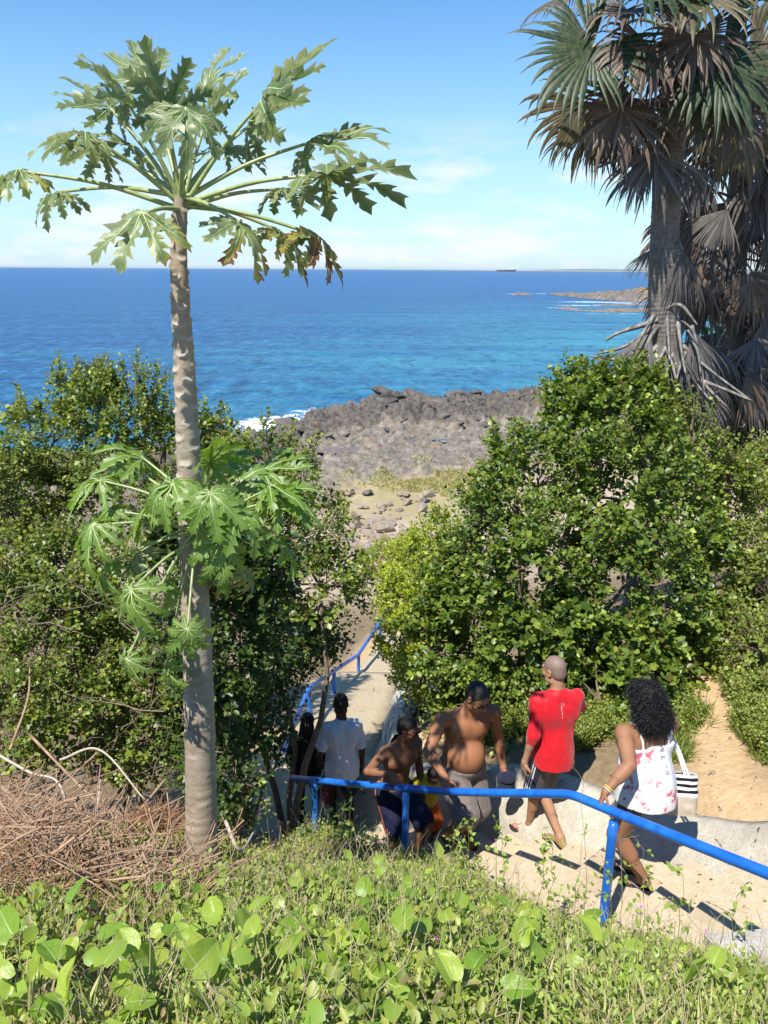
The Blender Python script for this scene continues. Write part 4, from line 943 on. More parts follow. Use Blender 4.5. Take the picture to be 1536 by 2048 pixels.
V, Fq = tubes([(curve_pts([W(398, 1100, 4.0) - po, sh0 - po + Vector((.02, -.03, -.06)), sh0 - po + Vector((.01, -.02, .05))], 8), np.linspace(.028, .02, 8))], 8)
link('side_shoot', mesh_np('side_shoot', V, Fq, smooth=True), pap, M['petiole'])

# ------------------------------------------------------------------ palms
def frond_mat(name, a, b, rib):
    t = NT(name); oi = t.n('ShaderNodeObjectInfo').outputs['Random']; c = t.mix(t.island(), a, b)
    n = t.noise(22, 4, stretch=(1, 1, .4)); c = t.mix(t.rng(n, .45, .75, 0, .6), c, rib)
    p = t.bsdf(c, .48, t.bump(n, .2, .01), .4); hs = t.n('ShaderNodeHueSaturation', {'Saturation': 1.1, 'Value': 1.6, 'Color': c})
    tr = t.n('ShaderNodeBsdfTranslucent', {'Color': hs.outputs[0]}); mx = t.n('ShaderNodeMixShader', {0: .22}); t.t.links.new(p, mx.inputs[1]); t.t.links.new(tr.outputs[0], mx.inputs[2]); return t.done(mx.outputs[0])
M['frond_green'] = frond_mat('frond_green', (0.012, 0.032, 0.009), (0.032, 0.060, 0.016), (0.13, 0.13, 0.07))
M['frond_dry'] = frond_mat('frond_dry', (0.075, 0.05, 0.034), (0.21, 0.155, 0.11), (0.055, 0.036, 0.024))
M['frond_grey'] = frond_mat('frond_grey', (0.045, 0.039, 0.037), (0.19, 0.17, 0.155), (0.035, 0.03, 0.028))
M['frond_yellow'] = frond_mat('frond_yellow', (0.05, 0.05, 0.02), (0.14, 0.11, 0.055), (0.19, 0.14, 0.085))
M['boot'] = plain_mat('palm_boot', (0.07, 0.062, 0.056), (0.34, 0.31, 0.275), 16, .85, .5, stretch=(1, 1, .35))
def fan(seed, c, d, nrm, Rad, spread=130, nseg=38, grav=.5, fold=.35, hang=0.0, cup=.15):
    """segments of a fan blade from c: d is the axis, nrm the upper normal; every segment is a V-folded strip"""
    r = random.Random(seed); d = np.array(d, float); d /= np.linalg.norm(d); n0 = np.array(nrm, float); n0 -= d * (n0 @ d); n0 /= np.linalg.norm(n0); s0 = np.cross(n0, d)
    V, Fq = [], []; dphi = R(2 * spread) / nseg; J = 9
    for k in range(nseg):
        phi = -R(spread) + (k + .5) * dphi; ln = Rad * (1.0 - .22 * abs(phi) / math.pi) * r.uniform(.72, 1.10) * (r.uniform(.45, .8) if r.random() < .12 else 1)
        q = math.cos(phi) * d + math.sin(phi) * s0 + n0 * (cup * (1 - math.cos(phi * .8)) + .0); q /= np.linalg.norm(q)
        p = np.array(c, float); side = np.cross(n0, q); side /= np.linalg.norm(side); nn = n0.copy(); split = r.uniform(.42, .70); gk = grav * r.uniform(.8, 2.6); swirl = r.uniform(-.55, .55); base = len(V)
        for j in range(J):
            u = j / (J - 1)
            w = math.tan(dphi * .56) * u * ln if u < split else math.tan(dphi * .56) * split * ln * max(.03, (1 - u) / (1 - split)) ** .8
            w *= 1.05
            V += [tuple(p + side * w - nn * fold * w), tuple(p + nn * fold * w * .3), tuple(p - side * w - nn * fold * w)]
            p = p + q * (ln / (J - 1))
            g = (gk * (max(0, u - .25) ** 1.3) * 1.5 + hang * .4)
            q = q + np.array((0, 0, -1.0)) * g * .5 + side * swirl * .18 * u; q /= np.linalg.norm(q)
            side = side - q * (side @ q); side /= np.linalg.norm(side); nn = np.cross(q, side) * (1 if np.dot(np.cross(q, side), nn) > 0 else -1)
        for j in range(J - 1):
            for e in range(2): Fq.append((base + j * 3 + e, base + j * 3 + e + 1, base + j * 3 + e + 4, base + j * 3 + e + 3))
    return np.array(V), np.array(Fq)
def frond(root, org, seed, a, c, Rad, mat, name='frond', label=None, spread=120, grav=.5, hang=0., nseg=36, up=(0, 0, 1), sag=.12, pw=.022, fold=.35, axis=None):
    a = Vector(a); c = Vector(c); L = (c - a).length; mid = (a + c) / 2 + Vector((0, 0, sag * L))
    C_ = curve_pts([a - org, mid - org, c - org], 12); d = C_[-1] - C_[-3]
    d = d / np.linalg.norm(d)
    if axis is not None: d = np.array(axis, float)
    d = d + np.array((0, 0, -hang * .6)); V, Fq = fan(seed, C_[-1], d, up, Rad, spread, nseg, grav, fold, hang)
    o = link(name, mesh_np(name, V, Fq), root, mat)
    if label: o['label'] = label
    V, Fq = tubes([(C_, np.linspace(pw, pw * .6, 12))], 6); s = link('stalk', mesh_np('stalk', V, Fq, smooth=True), o, M['boot'] if mat is not M['frond_green'] else M['petiole'])
    return o
def palm_trunk(name, pts, rads, root, org, mat, ring=.055, amp=.05):
    n, m = 300, 30; C_ = curve_pts([p - org for p in pts], n); rad = np.interp(np.linspace(0, 1, n), np.linspace(0, 1, len(rads)), rads)
    L = np.concatenate([[0], np.cumsum(np.linalg.norm(np.diff(C_, axis=0), axis=1))]); A = np.arange(m) * 2 * math.pi / m
    ph = (L[:, None] + .012 * np.sin(A * 2 + 1)[None, :] + .010 * np.sin(L * 3)[:, None]) / ring; saw = ph - np.floor(ph)
    prof = np.where(saw < .8, saw / .8, (1 - saw) / .2)
    d = rad[:, None] * (1 + amp * prof + .02 * np.sin(A * 5 + L[:, None] * 3))
    V = C_[:, None, :] + d[..., None] * np.stack([np.cos(A), np.sin(A), np.zeros(m)], -1)[None]
    i = np.arange(n - 1)[:, None] * m; j = np.arange(m)[None, :]; j2 = (j + 1) % m
    return link(name, mesh_np(name, V.reshape(-1, 3), np.stack([i + j, i + j2, i + m + j2, i + m + j], -1).reshape(-1, 4), smooth=True, attrs={'ring': prof.ravel()}), root, mat)
t = NT('palm_bark'); n = t.noise(20, 5, .65, stretch=(1, 1, .5)); c = t.mix(t.rng(n, .3, .7), (0.10, 0.088, 0.08), (0.24, 0.215, 0.19)); c = t.mix(t.rng(t.attr('ring'), .25, .0), c, (0.07, 0.06, 0.05))
M['palm_bark'] = t.done(t.bsdf(c, .85, t.bump(n, .5, .02), .3))
YP = 10.5
g0 = W(1330, 700, YP); pb = Vector((g0.x, g0.y, gz(g0.x, g0.y)))
palm = empty('fan_palm', pb, 'large fan palm with ringed grey trunk and ragged dead fronds in the upper right', 'tree')
palm_trunk('trunk', [Vector((pb.x, pb.y, pb.z - .1)), W(1330, 760, YP), W(1326, 600, YP), W(1330, 450, YP), W(1345, 230, YP), W(1352, 60, YP), W(1350, -60, YP)], [.20, .19, .18, .17, .165, .16, .15], palm, pb, M['palm_bark'], .058)
# live and dying fronds of the crown: (stalk start, blade centre, forward offsets, radius, axis, look)
CR = [((1345, 60), (1185, 95), -.9, .98, (-.55, -.25, -.45), 'g', 150, .75), ((1350, 80), (1165, 210), -.1, .80, (-.45, .1, -.9), 'y', 120, 1.2), ((1345, 90), (1245, 215), -.7, .80, (-.25, -.3, -.95), 'd', 120, 1.3),
      ((1340, 120), (1265, 195), -.3, .78, (-.5, -.2, -.8), 'd', 110, .9), ((1340, 200), (1280, 225), -.1, .80, (-.75, -.1, -.55), 'd', 95, .9), ((1350, 100), (1180, 250), .4, .75, (-.3, .3, -1), 'y', 100, 1.3),
      ((1355, 30), (1255, 20), -.6, .85, (-.6, -.5, -.2), 'd', 130, .9), ((1350, 10), (1300, -40), -.9, .95, (-.2, -.7, -.5), 'g', 140, .9), ((1355, 20), (1395, -20), -.9, .95, (.25, -.7, -.55), 'y', 140, .9),
      ((1360, 70), (1440, 130), -.9, .92, (.45, -.35, -.7), 'g', 140, .9), ((1365, 70), (1500, 120), -.5, .95, (.6, -.2, -.6), 'y', 140, 1.0), ((1365, 100), (1460, 200), -.6, .85, (.25, -.3, -.95), 'd', 120, 1.1),
      ((1360, 40), (1520, 30), .1, 1.0, (.8, 0, -.3), 'g', 140, .8), ((1345, 20), (1180, -20), .2, .95, (-.8, .2, -.2), 'd', 140, .9), ((1355, 0), (1440, -60), .4, 1.0, (.4, .5, .2), 'g', 140, .7), ((1350, 0), (1290, -80), .4, 1.0, (-.3, .5, .4), 'g', 140, .7),
      ((1355, 120), (1400, 190), -.7, .72, (.1, -.4, -1), 'y', 100, 1.1), ((1350, 90), (1320, 120), -.7, .66, (0, -.5, -1), 'd', 110, 1.2), ((1350, 60), (1300, 90), -.9, .75, (-.2, -.5, -.9), 'd', 120, 1.1), ((1360, 60), (1390, 70), -.9, .75, (.2, -.5, -.9), 'd', 120, 1.1),
      ((1350, 150), (1235, 260), .1, .62, (-.3, 0, -1), 'k', 70, 1.5), ((1352, 160), (1300, 290), .3, .62, (0, .1, -1), 'k', 70, 1.5), ((1360, 150), (1490, 270), .1, .75, (.2, 0, -1), 'y', 90, 1.3)]
MM = {'g': ('frond', M['frond_green'], None), 'y': ('frond', M['frond_yellow'], 'yellowing drooping frond'), 'd': ('dead_frond', M['frond_dry'], 'dry tan frond with torn tips'), 'k': ('dead_frond', M['frond_grey'], 'grey shrivelled frond hanging down')}
for i, (a, c, dy, rad, axd, k, sp, gr) in enumerate(CR):
    nm, mt, lb = MM[k]
    up = (axd[0] * -.3 + .0, -.8, .55) if axd[2] < -.4 else (0, -.35, 1)
    frond(palm, pb, 500 + i, W(a[0], a[1], YP), W(c[0], c[1], YP + dy), rad, mt, nm, lb, spread=sp, grav=gr, up=up, axis=axd, nseg=40)
# dead fronds hanging along the trunk
for i, (a, c, dy, rad, axd, sp, gr) in enumerate([((1335, 330), (1308, 305), -.42, .82, (-.12, -.25, -1), 78, 1.2), ((1340, 310), (1280, 330), -.1, .58, (-.3, 0, -1), 40, 1.4), ((1350, 330), (1375, 330), -.2, .6, (.3, -.1, -1), 60, 1.3), ((1330, 500), (1300, 500), -.2, .42, (-.5, -.1, -.8), 30, 1.0),
                                                   ((1345, 470), (1365, 500), -.2, .8, (.1, -.1, -1), 35, 1.4)]):
    frond(palm, pb, 560 + i, W(a[0], a[1], YP), W(c[0], c[1], YP + dy), rad, M['frond_grey'], 'dead_frond', 'grey shrivelled frond hanging against the trunk', spread=sp, grav=gr, up=(axd[0], -1, .2), axis=axd, nseg=36, fold=.5)
# old stalks drooping from the shaggy foot of the trunk
rk = random.Random(11)
def strap(root, org, pts, w0, w1, seed):
    C_ = curve_pts([Vector(p) - org for p in pts], 14); T = norm(np.gradient(C_, axis=0)); r = random.Random(seed); ref = np.array((r.uniform(-.4, .4), -1, .2)); S = norm(np.cross(T, ref)); N = np.cross(S, T); V = []
    for k in range(14):
        u = k / 13; w = w0 * (1 - u) + w1 * u; w *= 1 + .15 * math.sin(u * 9 + seed)
        V += [C_[k] + S[k] * w - N[k] * w * .35, C_[k] + N[k] * w * .25, C_[k] - S[k] * w - N[k] * w * .35, C_[k] - N[k] * w * .5]
    Fq = [(k * 4 + e, k * 4 + (e + 1) % 4, k * 4 + 4 + (e + 1) % 4, k * 4 + 4 + e) for k in range(13) for e in range(4)] + [(0, 3, 2, 1), (52, 53, 54, 55)]
    o = link('dead_stalk', mesh_np('dead_stalk', np.array(V), np.array(Fq)), root, M['boot']); return o
ST = [((1318, 640), (1240, 665), (1212, 680), .0), ((1312, 650), (1255, 690), (1195, 708), -.1), ((1310, 630), (1285, 670), (1262, 712), -.4), ((1320, 690), (1260, 720), (1180, 712), -.2), ((1318, 720), (1245, 760), (1195, 800), -.2), ((1318, 650), (1275, 720), (1240, 790), -.3),
      ((1336, 630), (1338, 680), (1340, 722), -.5), ((1356, 640), (1363, 700), (1372, 750), -.5), ((1330, 690), (1345, 730), (1355, 770), -.5), ((1335, 690), (1318, 720), (1295, 745), -.5), ((1375, 700), (1362, 730), (1352, 765), -.5), ((1352, 690), (1335, 740), (1325, 780), -.5),
      ((1365, 690), (1420, 740), (1500, 800), -.4), ((1370, 750), (1440, 775), (1505, 802), -.5), ((1380, 720), (1410, 770), (1455, 815), -.4), ((1345, 750), (1352, 790), (1356, 835), -.5), ((1350, 750), (1368, 790), (1385, 830), -.5), ((1375, 660), (1395, 700), (1402, 750), -.4),
      ((1330, 715), (1305, 740), (1280, 765), -.5), ((1318, 690), (1290, 720), (1268, 745), -.45), ((1360, 710), (1390, 760), (1420, 800), -.45), ((1325, 620), (1360, 610), (1395, 650), -.4), ((1385, 650), (1402, 720), (1410, 790), -.3)]
for i, (a, b, c, dy) in enumerate(ST):
    strap(palm, pb, [W(a[0], a[1], YP - .15), W(b[0], b[1], YP + dy * .7), W(c[0], c[1], YP + dy)], .036, .014, i).location = (0, 0, 0)
for i, (a, c, axd, rad, sp) in enumerate([((1335, 690), (1300, 715), (-.4, -.2, -1), .85, 42), ((1350, 700), (1345, 720), (0, -.3, -1), .85, 50), ((1365, 700), (1395, 740), (.5, -.2, -1), .9, 42), ((1330, 660), (1280, 690), (-.7, -.1, -.8), .8, 32), ((1360, 740), (1420, 790), (.6, -.1, -.8), .6, 30), ((1330, 640), (1300, 660), (-.5, -.4, -1), .9, 30), ((1350, 640), (1385, 660), (.35, -.3, -1), .95, 34), ((1330, 650), (1330, 670), (-.1, -.5, -1), .9, 40)]):
    frond(palm, pb, 590 + i, W(a[0], a[1], YP), W(c[0], c[1], YP - .1), rad, M['frond_grey'], 'dead_frond', 'grey shredded frond at the foot of the trunk', spread=sp, grav=1.2, up=(axd[0], -1, .2), axis=axd, nseg=26, fold=.6)
# the second palm, in shade to the right and behind
YQ = 12.3; q0 = W(1462, 700, YQ); qb = Vector((q0.x, q0.y, gz(q0.x, q0.y)))
palm2 = empty('fan_palm', qb, 'second fan palm shrouded in hanging dead fronds at the right edge', 'tree')
palm_trunk('trunk', [Vector((qb.x, qb.y, qb.z - .1)), W(1462, 760, YQ), W(1470, 500, YQ), W(1485, 300, YQ), W(1490, 150, YQ)], [.18, .17, .16, .15, .14], palm2, qb, M['palm_bark'], .06)
rp = random.Random(3)
for i in range(62):
    yv = 130 + 660 * (i / 62) + rp.uniform(-25, 25); sgn = rp.choice((-1, 1)); xc = np.interp(yv, (150, 760), (1490, 1462)); dx = sgn * rp.uniform(20, 95); dy = rp.uniform(-.8, .2)
    k = 'y' if yv < 260 and i % 2 else rp.choice(('d', 'k', 'k'))
    nm, mt, lb = MM[k]; axd = (sgn * rp.uniform(.1, .5), rp.uniform(-.4, .1), -1)
    frond(palm2, qb, 620 + i, W(xc, yv - 15, YQ), W(xc + dx, yv + rp.uniform(-10, 30), YQ + dy), rp.uniform(.65, 1.1), mt, nm, lb, spread=rp.uniform(35, 80), grav=1.2, up=(axd[0], -1, .2), axis=axd, nseg=28, fold=.5)
for i, (a, c) in enumerate([((1470, 420), (1360, 480)), ((1470, 440), (1365, 510)), ((1470, 400), (1400, 395)), ((1480, 200), (1440, 330)), ((1480, 120), (1400, 60)), ((1495, 120), (1560, 60)), ((1490, 110), (1490, 20))]):
    frond(palm2, qb, 670 + i, W(a[0], a[1], YQ), W(c[0], c[1], YQ - .3), .8 if i > 3 else .5, M['frond_green'] if i > 3 else M['frond_grey'], 'frond' if i > 3 else 'dead_frond', None if i > 3 else 'grey shrivelled frond on a long bare stalk', spread=110 if i > 3 else 35, grav=.9, up=(0, -1, .5), nseg=30)

# ------------------------------------------------------------------ dry brush pile on the left
def brush(n, x0, x1, y0, y1, Yr, hmax, lens, rad, seed, bow=.35, droop=0.):
    r = random.Random(seed); paths = []
    for k in range(n):
        r_px = r.uniform(x0, x1); p = W(r_px, r.uniform(y0, y1), r.uniform(*Yr)); z = gz(p.x, p.y) + r.random() ** 1.5 * hmax * max(.25, min(1, (330 - r_px) / 260))
        L = r.uniform(*lens); a = r.uniform(0, 6.28); d = Vector((math.cos(a), math.sin(a) * .8, r.gauss(.05, .32))).normalized(); s = r.uniform(0, 99); c = []
        up = Vector((0, 0, 1)); b = r.uniform(-bow, bow)
        for j in range(7):
            u = j / 6 - .5; q = Vector((p.x, p.y, z)) + d * (u * L) + up * (b * L * (.25 - u * u)) + mnoise.noise_vector(Vector((u * 2 + s, s, 0))) * L * .12
            c.append(q)
        paths.append((np.array([tuple(q) for q in c]), np.linspace(rad * r.uniform(.6, 1.3), rad * .35, 7)))
    return paths
o_ = on_ground(160, 1640, 4.9)
V, Fq = tubes(brush(1250, -60, 380, 1500, 1800, (2.7, 5.7), .42, (.35, 1.0), .006, 1), 4, False)
tag(link('dry_brush', mesh_np('dry_brush', V, Fq, smooth=True), None, M['twig']), 'heap of dry brown twigs and vines at the lower left', 'brush', kind='stuff')
V, Fq = tubes(brush(3000, -60, 390, 1530, 1810, (2.6, 5.5), .32, (.12, .4), .0028, 2), 3, False)
tag(link('dry_brush', mesh_np('dry_brush', V, Fq, smooth=True), None, M['fine_twig']), 'fine reddish dead sprigs caught in the dry brush heap', 'brush', kind='stuff')
r1 = random.Random(4); paths = []; c0 = W(310, 1655, 4.6)
for k in range(700):
    d = Vector((r1.gauss(0, 1), r1.gauss(0, 1), r1.gauss(.25, .7))).normalized(); L = r1.uniform(.12, .30); s = r1.uniform(0, 50)
    paths.append((np.array([tuple(c0 + Vector((d.x * 1.15, d.y * .8, d.z * .75)) * (L * (.25 + .75 * j / 4)) + mnoise.noise_vector(Vector((j * .8 + s, s, 1))) * .05) for j in range(5)]), np.linspace(.003, .0012, 5)))
V, Fq = tubes(paths, 3, False); tag(link('dead_clump', mesh_np('dead_clump', V, Fq, smooth=True), None, M['fine_twig']), 'rounded russet clump of dead grass left of the papaya trunk', 'brush', kind='stuff')
BRL = ['pale branch arching from the left edge over the top of the dry brush heap', 'brown branch slanting across the middle of the dry brush heap', 'thin pale stick curving at the lower left edge of the brush heap', 'long brown branch running down through the brush heap to the papaya trunk', 'pale stick lying low on the brush heap', 'brown branch leaning on the brush heap close to the papaya trunk', 'pale arched branch at the top middle of the brush heap', 'brown stem rising from the brush heap into the left thicket', 'short pale stick in the middle of the brush heap', 'broken brown stick standing in the weeds at lower left', 'pale forked stick just right of the papaya trunk foot']
for i, pts in enumerate([((-20, 1500, 5.2), (60, 1545, 4.9), (120, 1570, 4.6), (145, 1690, 4.5)), ((0, 1570, 5.0), (90, 1640, 4.8), (210, 1760, 4.3)), ((-10, 1755, 4.0), (60, 1770, 3.8), (105, 1830, 3.5)), ((60, 1470, 5.6), (180, 1590, 5.2), (330, 1710, 4.7)), ((20, 1640, 4.6), (150, 1700, 4.4), (260, 1745, 4.2)), ((330, 1560, 5.6), (260, 1640, 5.1), (190, 1730, 4.6)), ((120, 1520, 5.4), (200, 1500, 5.4), (290, 1600, 5.1)), ((20, 1500, 5.5), (55, 1400, 5.8), (60, 1330, 6.2)), ((200, 1560, 5.3), (190, 1640, 4.9), (160, 1740, 4.5)), ((270, 1790, 3.1), (262, 1850, 2.7), (285, 1930, 2.4)), ((450, 1640, 4.0), (480, 1700, 3.9), (510, 1660, 4.3))]):
    P_ = [W(*p) for p in pts]
    P_ = [p if p.z > gz(p.x, p.y) + .02 else Vector((p.x, p.y, gz(p.x, p.y) + .06 + .05 * (k % 2))) for k, p in enumerate(P_)]
    V, Fq = tubes([(curve_pts(P_, 20), np.linspace(.0125, .006, 20) * (1 if i != 2 else .7))], 7)
    o = link('bare_branch', mesh_np('bare_branch', V, Fq, smooth=True), None, M['pale_twig'] if i % 2 == 0 else M['twig'])
    tag(o, BRL[i], 'branch', 'bare branches of the brush heap' if i < 9 else 'sticks among the weeds')
# bare vines and stems hanging in the left thicket
paths = []
rv = random.Random(21)
for k in range(190):
    p = W(rv.uniform(-20, 420), rv.uniform(1180, 1580), rv.uniform(6.0, 7.6)); L = rv.uniform(.3, 1.3); d = Vector((rv.gauss(0, .8), rv.gauss(-.1, .5), rv.gauss(.1, .8))).normalized(); s = rv.uniform(0, 80)
    paths.append((np.array([tuple(p + d * L * (j / 7 - .5) + mnoise.noise_vector(Vector((j * .35 + s, s, 2))) * L * .22) for j in range(8)]), np.linspace(.006, .0025, 8) * rv.uniform(.5, 1.3)))
V, Fq = tubes(paths, 4, False); tag(link('bare_vines', mesh_np('bare_vines', V, Fq, smooth=True), None, M['bark']), 'tangle of bare grey brown vines in the left thicket', 'vine', kind='stuff')

# ------------------------------------------------------------------ foreground weeds
rg = np.random.default_rng(77)
def bank_points(n, x0=-4.2, x1=2.9, y0=.7, y1=6.6, near_bias=True):
    x = rg.uniform(x0, x1, n * 3); y = y0 + (y1 - y0) * rg.random(n * 3) ** (1.5 if near_bias else 1.0)
    k = np.abs(x) < .62 * (y + .9); x, y = x[k], y[k]
    dx = x - ST0[0]; dy = y - ST0[1]; w = dx * SW[0] + dy * SW[1]; tt = dx * SD[0] + dy * SD[1]
    k = (w < np.where(tt < 1.0, -.44, -.12) + .20 * vnoise(x * 4, y * 4)) | (tt > TL + .6); x, y = x[k], y[k]
    k = ~((x < ramp_r(y) + .1) & (x > ramp_l(y) - .3) & (y > 6.9)); x, y = x[k], y[k]
    # the brush heap keeps the weeds off
    k = ~((x < -.95 + .3 * vnoise(x * 3, y * 3)) & (y > 2.35 + .55 * vnoise(x * 2, y * 2 + 7) + np.clip(x + 1.9, 0, 1) * .8) & (y < 6.6)) | (rg.random(len(x)) < .03)
    return x[k][:n], y[k][:n]
def stalk_field(n, hlo, hhi, mat, name, label, kind_leaf, clump=1.4, seed=0):
    x, y = bank_points(n); z = ground_z(x, y); kk = fbm(x * 1.7 + seed * 3.3, y * 1.7, 3, 60 + seed) > .40; x, y, z = x[kk], y[kk], z[kk]
    hh = np.interp(y, (1.5, 3.2, 5), (1.0, .72, .55)) * (hlo + (hhi - hlo) * rg.random(len(x)) ** 1.4) * (.35 + 1.3 * fbm(x * clump, y * clump, 2, seed))
    return x, y, z, hh
# thin blades and dry grass
x, y, z, hh = stalk_field(24000, .05, .20, None, '', '', 0)
Pb = np.stack([x, y, z], -1); Dd = norm(rg.normal(size=Pb.shape) * np.array((.55, .55, .25)) + np.array((0, 0, .9)))
GT = np.array([(.5, 0, 0), (.45, .4, .02), (.28, .75, -.06), (0, 1, -.2), (-.28, .75, -.06), (-.45, .4, .02), (-.5, 0, 0)], float); GF = np.array([(0, 1, 5, 6), (1, 2, 4, 5)]); 
def blade_mesh(P, D, L, Wd, name, mat, label, cat):
    N = norm(rg.normal(size=P.shape)); Dn = norm(D); Rr = norm(np.cross(Dn, N)); Nn = np.cross(Rr, Dn)
    T5 = np.array([(.5, 0, 0), (-.5, 0, 0), (.42, .45, .03), (-.42, .45, .03), (.22, .8, -.08), (-.22, .8, -.08), (0, 1.0, -.2)], float)
    V = P[:, None] + (L * Wd)[:, None, None] * T5[None, :, 0:1] * Rr[:, None] + L[:, None, None] * (T5[None, :, 1:2] * Dn[:, None] + 1.2 * T5[None, :, 2:3] * Nn[:, None])
    b = (np.arange(len(P)) * 7)[:, None]
    q = np.concatenate([b + np.array((0, 1, 3, 2)), b + np.array((2, 3, 5, 4))]); tr = b + np.array((4, 5, 6))
    return tag(link(name, mesh_np(name, V.reshape(-1, 3), [q, tr]), None, mat), label, cat, kind='stuff')
blade_mesh(Pb, Dd, hh * 1.1, rg.uniform(.03, .06, len(Pb)), 'grass', M['grass'], 'short mixed green and straw grass of the foreground bank', 'grass')
# herb sprays: little leafy stems
x, y, z, hh = stalk_field(10500, .05, .24, None, '', '', 0, seed=3)
O = np.stack([x, y, z + hh * .35], -1); Dd = norm(rg.normal(size=O.shape) * np.array((.5, .5, .2)) + np.array((0, 0, .8)))
P_, D_, N_, L_, Y_ = sprays(O, Dd, .034, 10, .13, .5, 1.0, rg)
V, Fq, yv = leaf_batch(P_, D_, N_, L_, rg.uniform(.35, .6, len(P_)), young=Y_); tag(link('weeds', mesh_np('weeds', V, Fq, attrs={'young': yv}), None, M['herb']), 'leafy green weeds covering the foreground bank', 'weed', kind='stuff')
paths = [(np.stack([O[k] - np.array((0, 0, hh[k] * .4)), O[k] + Dd[k] * .06, O[k] + Dd[k] * .14]), np.array([.0022, .0018, .001])) for k in range(0, len(O), 2)]
V, Fq = tubes(paths, 3, False); tag(link('weed_stems', mesh_np('weed_stems', V, Fq), None, M['stem']), 'thin green stems of the foreground weeds', 'weed', kind='stuff')
# dry wiry stems
x, y = bank_points(3200); z = ground_z(x, y); paths = []
for k in range(len(x)):
    L = rg.uniform(.12, .38); d = norm(rg.normal(size=3) * np.array((.5, .5, .2)) + np.array((0, 0, .75))); s = rg.uniform(0, 90); p = np.array((x[k], y[k], z[k]))
    paths.append((np.array([p + d * L * j / 5 + np.array(mnoise.noise_vector(Vector((j * .5 + s, s, 3)))) * L * .15 * j / 3 for j in range(6)]), np.linspace(.0024, .0010, 6)))
V, Fq = tubes(paths, 3, False); tag(link('dry_stems', mesh_np('dry_stems', V, Fq), None, M['dry_stem']), 'dry straw coloured stems among the foreground weeds', 'weed', kind='stuff')
# medium oval leaves
x, y, z, hh = stalk_field(2600, .07, .22, None, '', '', 0, seed=6)
O = np.stack([x, y, z + hh * .3], -1); Dd = norm(rg.normal(size=O.shape) * np.array((.5, .5, .15)) + np.array((0, 0, .7)))
P_, D_, N_, L_, Y_ = sprays(O, Dd, .058, 7, .16, .62, 1.0, rg)
V, Fq, yv = leaf_batch(P_, D_, N_, L_, rg.uniform(.5, .75, len(P_)), young=Y_); tag(link('ground_cover', mesh_np('ground_cover', V, Fq, attrs={'young': yv}), None, M['bank_leaf'] if 'bank_leaf' in M else M['leaf_bank']), 'oval leaved ground cover between the broad leaves', 'ground cover', kind='stuff')
# broad-leaved creepers, every leaf a piece
def broad_leaf(seed):
    r = random.Random(seed); V, Fq = [], []; nr = 8; na = 8; notch = .10
    wf = r.uniform(.80, 1.02); fold = r.uniform(.12, .55); crv = r.uniform(.2, 1.3); wav = r.uniform(.01, .035)
    rows = 11; cols = 9
    for i in range(rows):
        s = i / (rows - 1); w = .5 * wf * (math.sin(math.pi * min(1, (s * .94 + .06)) ** .80)) ** .62
        if s == 1: w = .01
        for j in range(cols):
            u = (j / (cols - 1) - .5) * 2
            z = fold * abs(u) * w - crv * (s - .3) ** 2 * .4 + wav * math.sin(s * 11 + u * 4 + seed) * abs(u)
            V.append((u * w, s - notch * (abs(u) ** .8) * (1 - s) ** 2 * 1.6, z))
    for i in range(rows - 1):
        for j in range(cols - 1): Fq.append((i * cols + j, i * cols + j + 1, (i + 1) * cols + j + 1, (i + 1) * cols + j))
    b = len(V); Mi = [0] * len(Fq)
    for i in range(8):
        s = i / 7 * .95; z = -crv * (s - .3) ** 2 * .4 + .006; q = .014 * (1 - .7 * s); V += [(-q, s, z), (q, s, z)]
    for i in range(7): Fq.append((b + i * 2, b + i * 2 + 1, b + i * 2 + 3, b + i * 2 + 2)); Mi.append(1)
    me = mesh_np('leaf', np.array(V), np.array(Fq), smooth=True, matidx=Mi); me.materials.append(M['broad']); me.materials.append(M['vein']); return me
t = NT('broad_leaf_surface'); oi = t.n('ShaderNodeObjectInfo').outputs['Random']; n = t.noise(9, 4, vec=t.objpos()); n2 = t.noise(2.0, 4, 0.6, vec=t.objpos())
c = t.mix(oi, (0.13, 0.27, 0.02), (0.36, 0.46, 0.06)); c = t.mix(t.rng(n, .4, .7, 0, .5), c, (0.30, 0.36, 0.07))
c = t.mix(t.rng(t.math('ADD', n2, t.math('MULTIPLY', t.math('SUBTRACT', oi, .5), .25)), .70, .74), c, (0.36, 0.26, 0.10))
p_ = t.bsdf(c, .38, t.bump(n, .2, .01), .5); hs_ = t.n('ShaderNodeHueSaturation', {'Hue': .485, 'Saturation': 1.05, 'Value': 1.8, 'Color': c}); tr_ = t.n('ShaderNodeBsdfTranslucent', {'Color': hs_.outputs[0]}); mx_ = t.n('ShaderNodeMixShader', {0: .36})
t.t.links.new(p_, mx_.inputs[1]); t.t.links.new(tr_.outputs[0], mx_.inputs[2]); M['broad'] = t.done(mx_.outputs[0])
BL = [broad_leaf(700 + i) for i in range(9)]
rb = random.Random(9)
BP = []
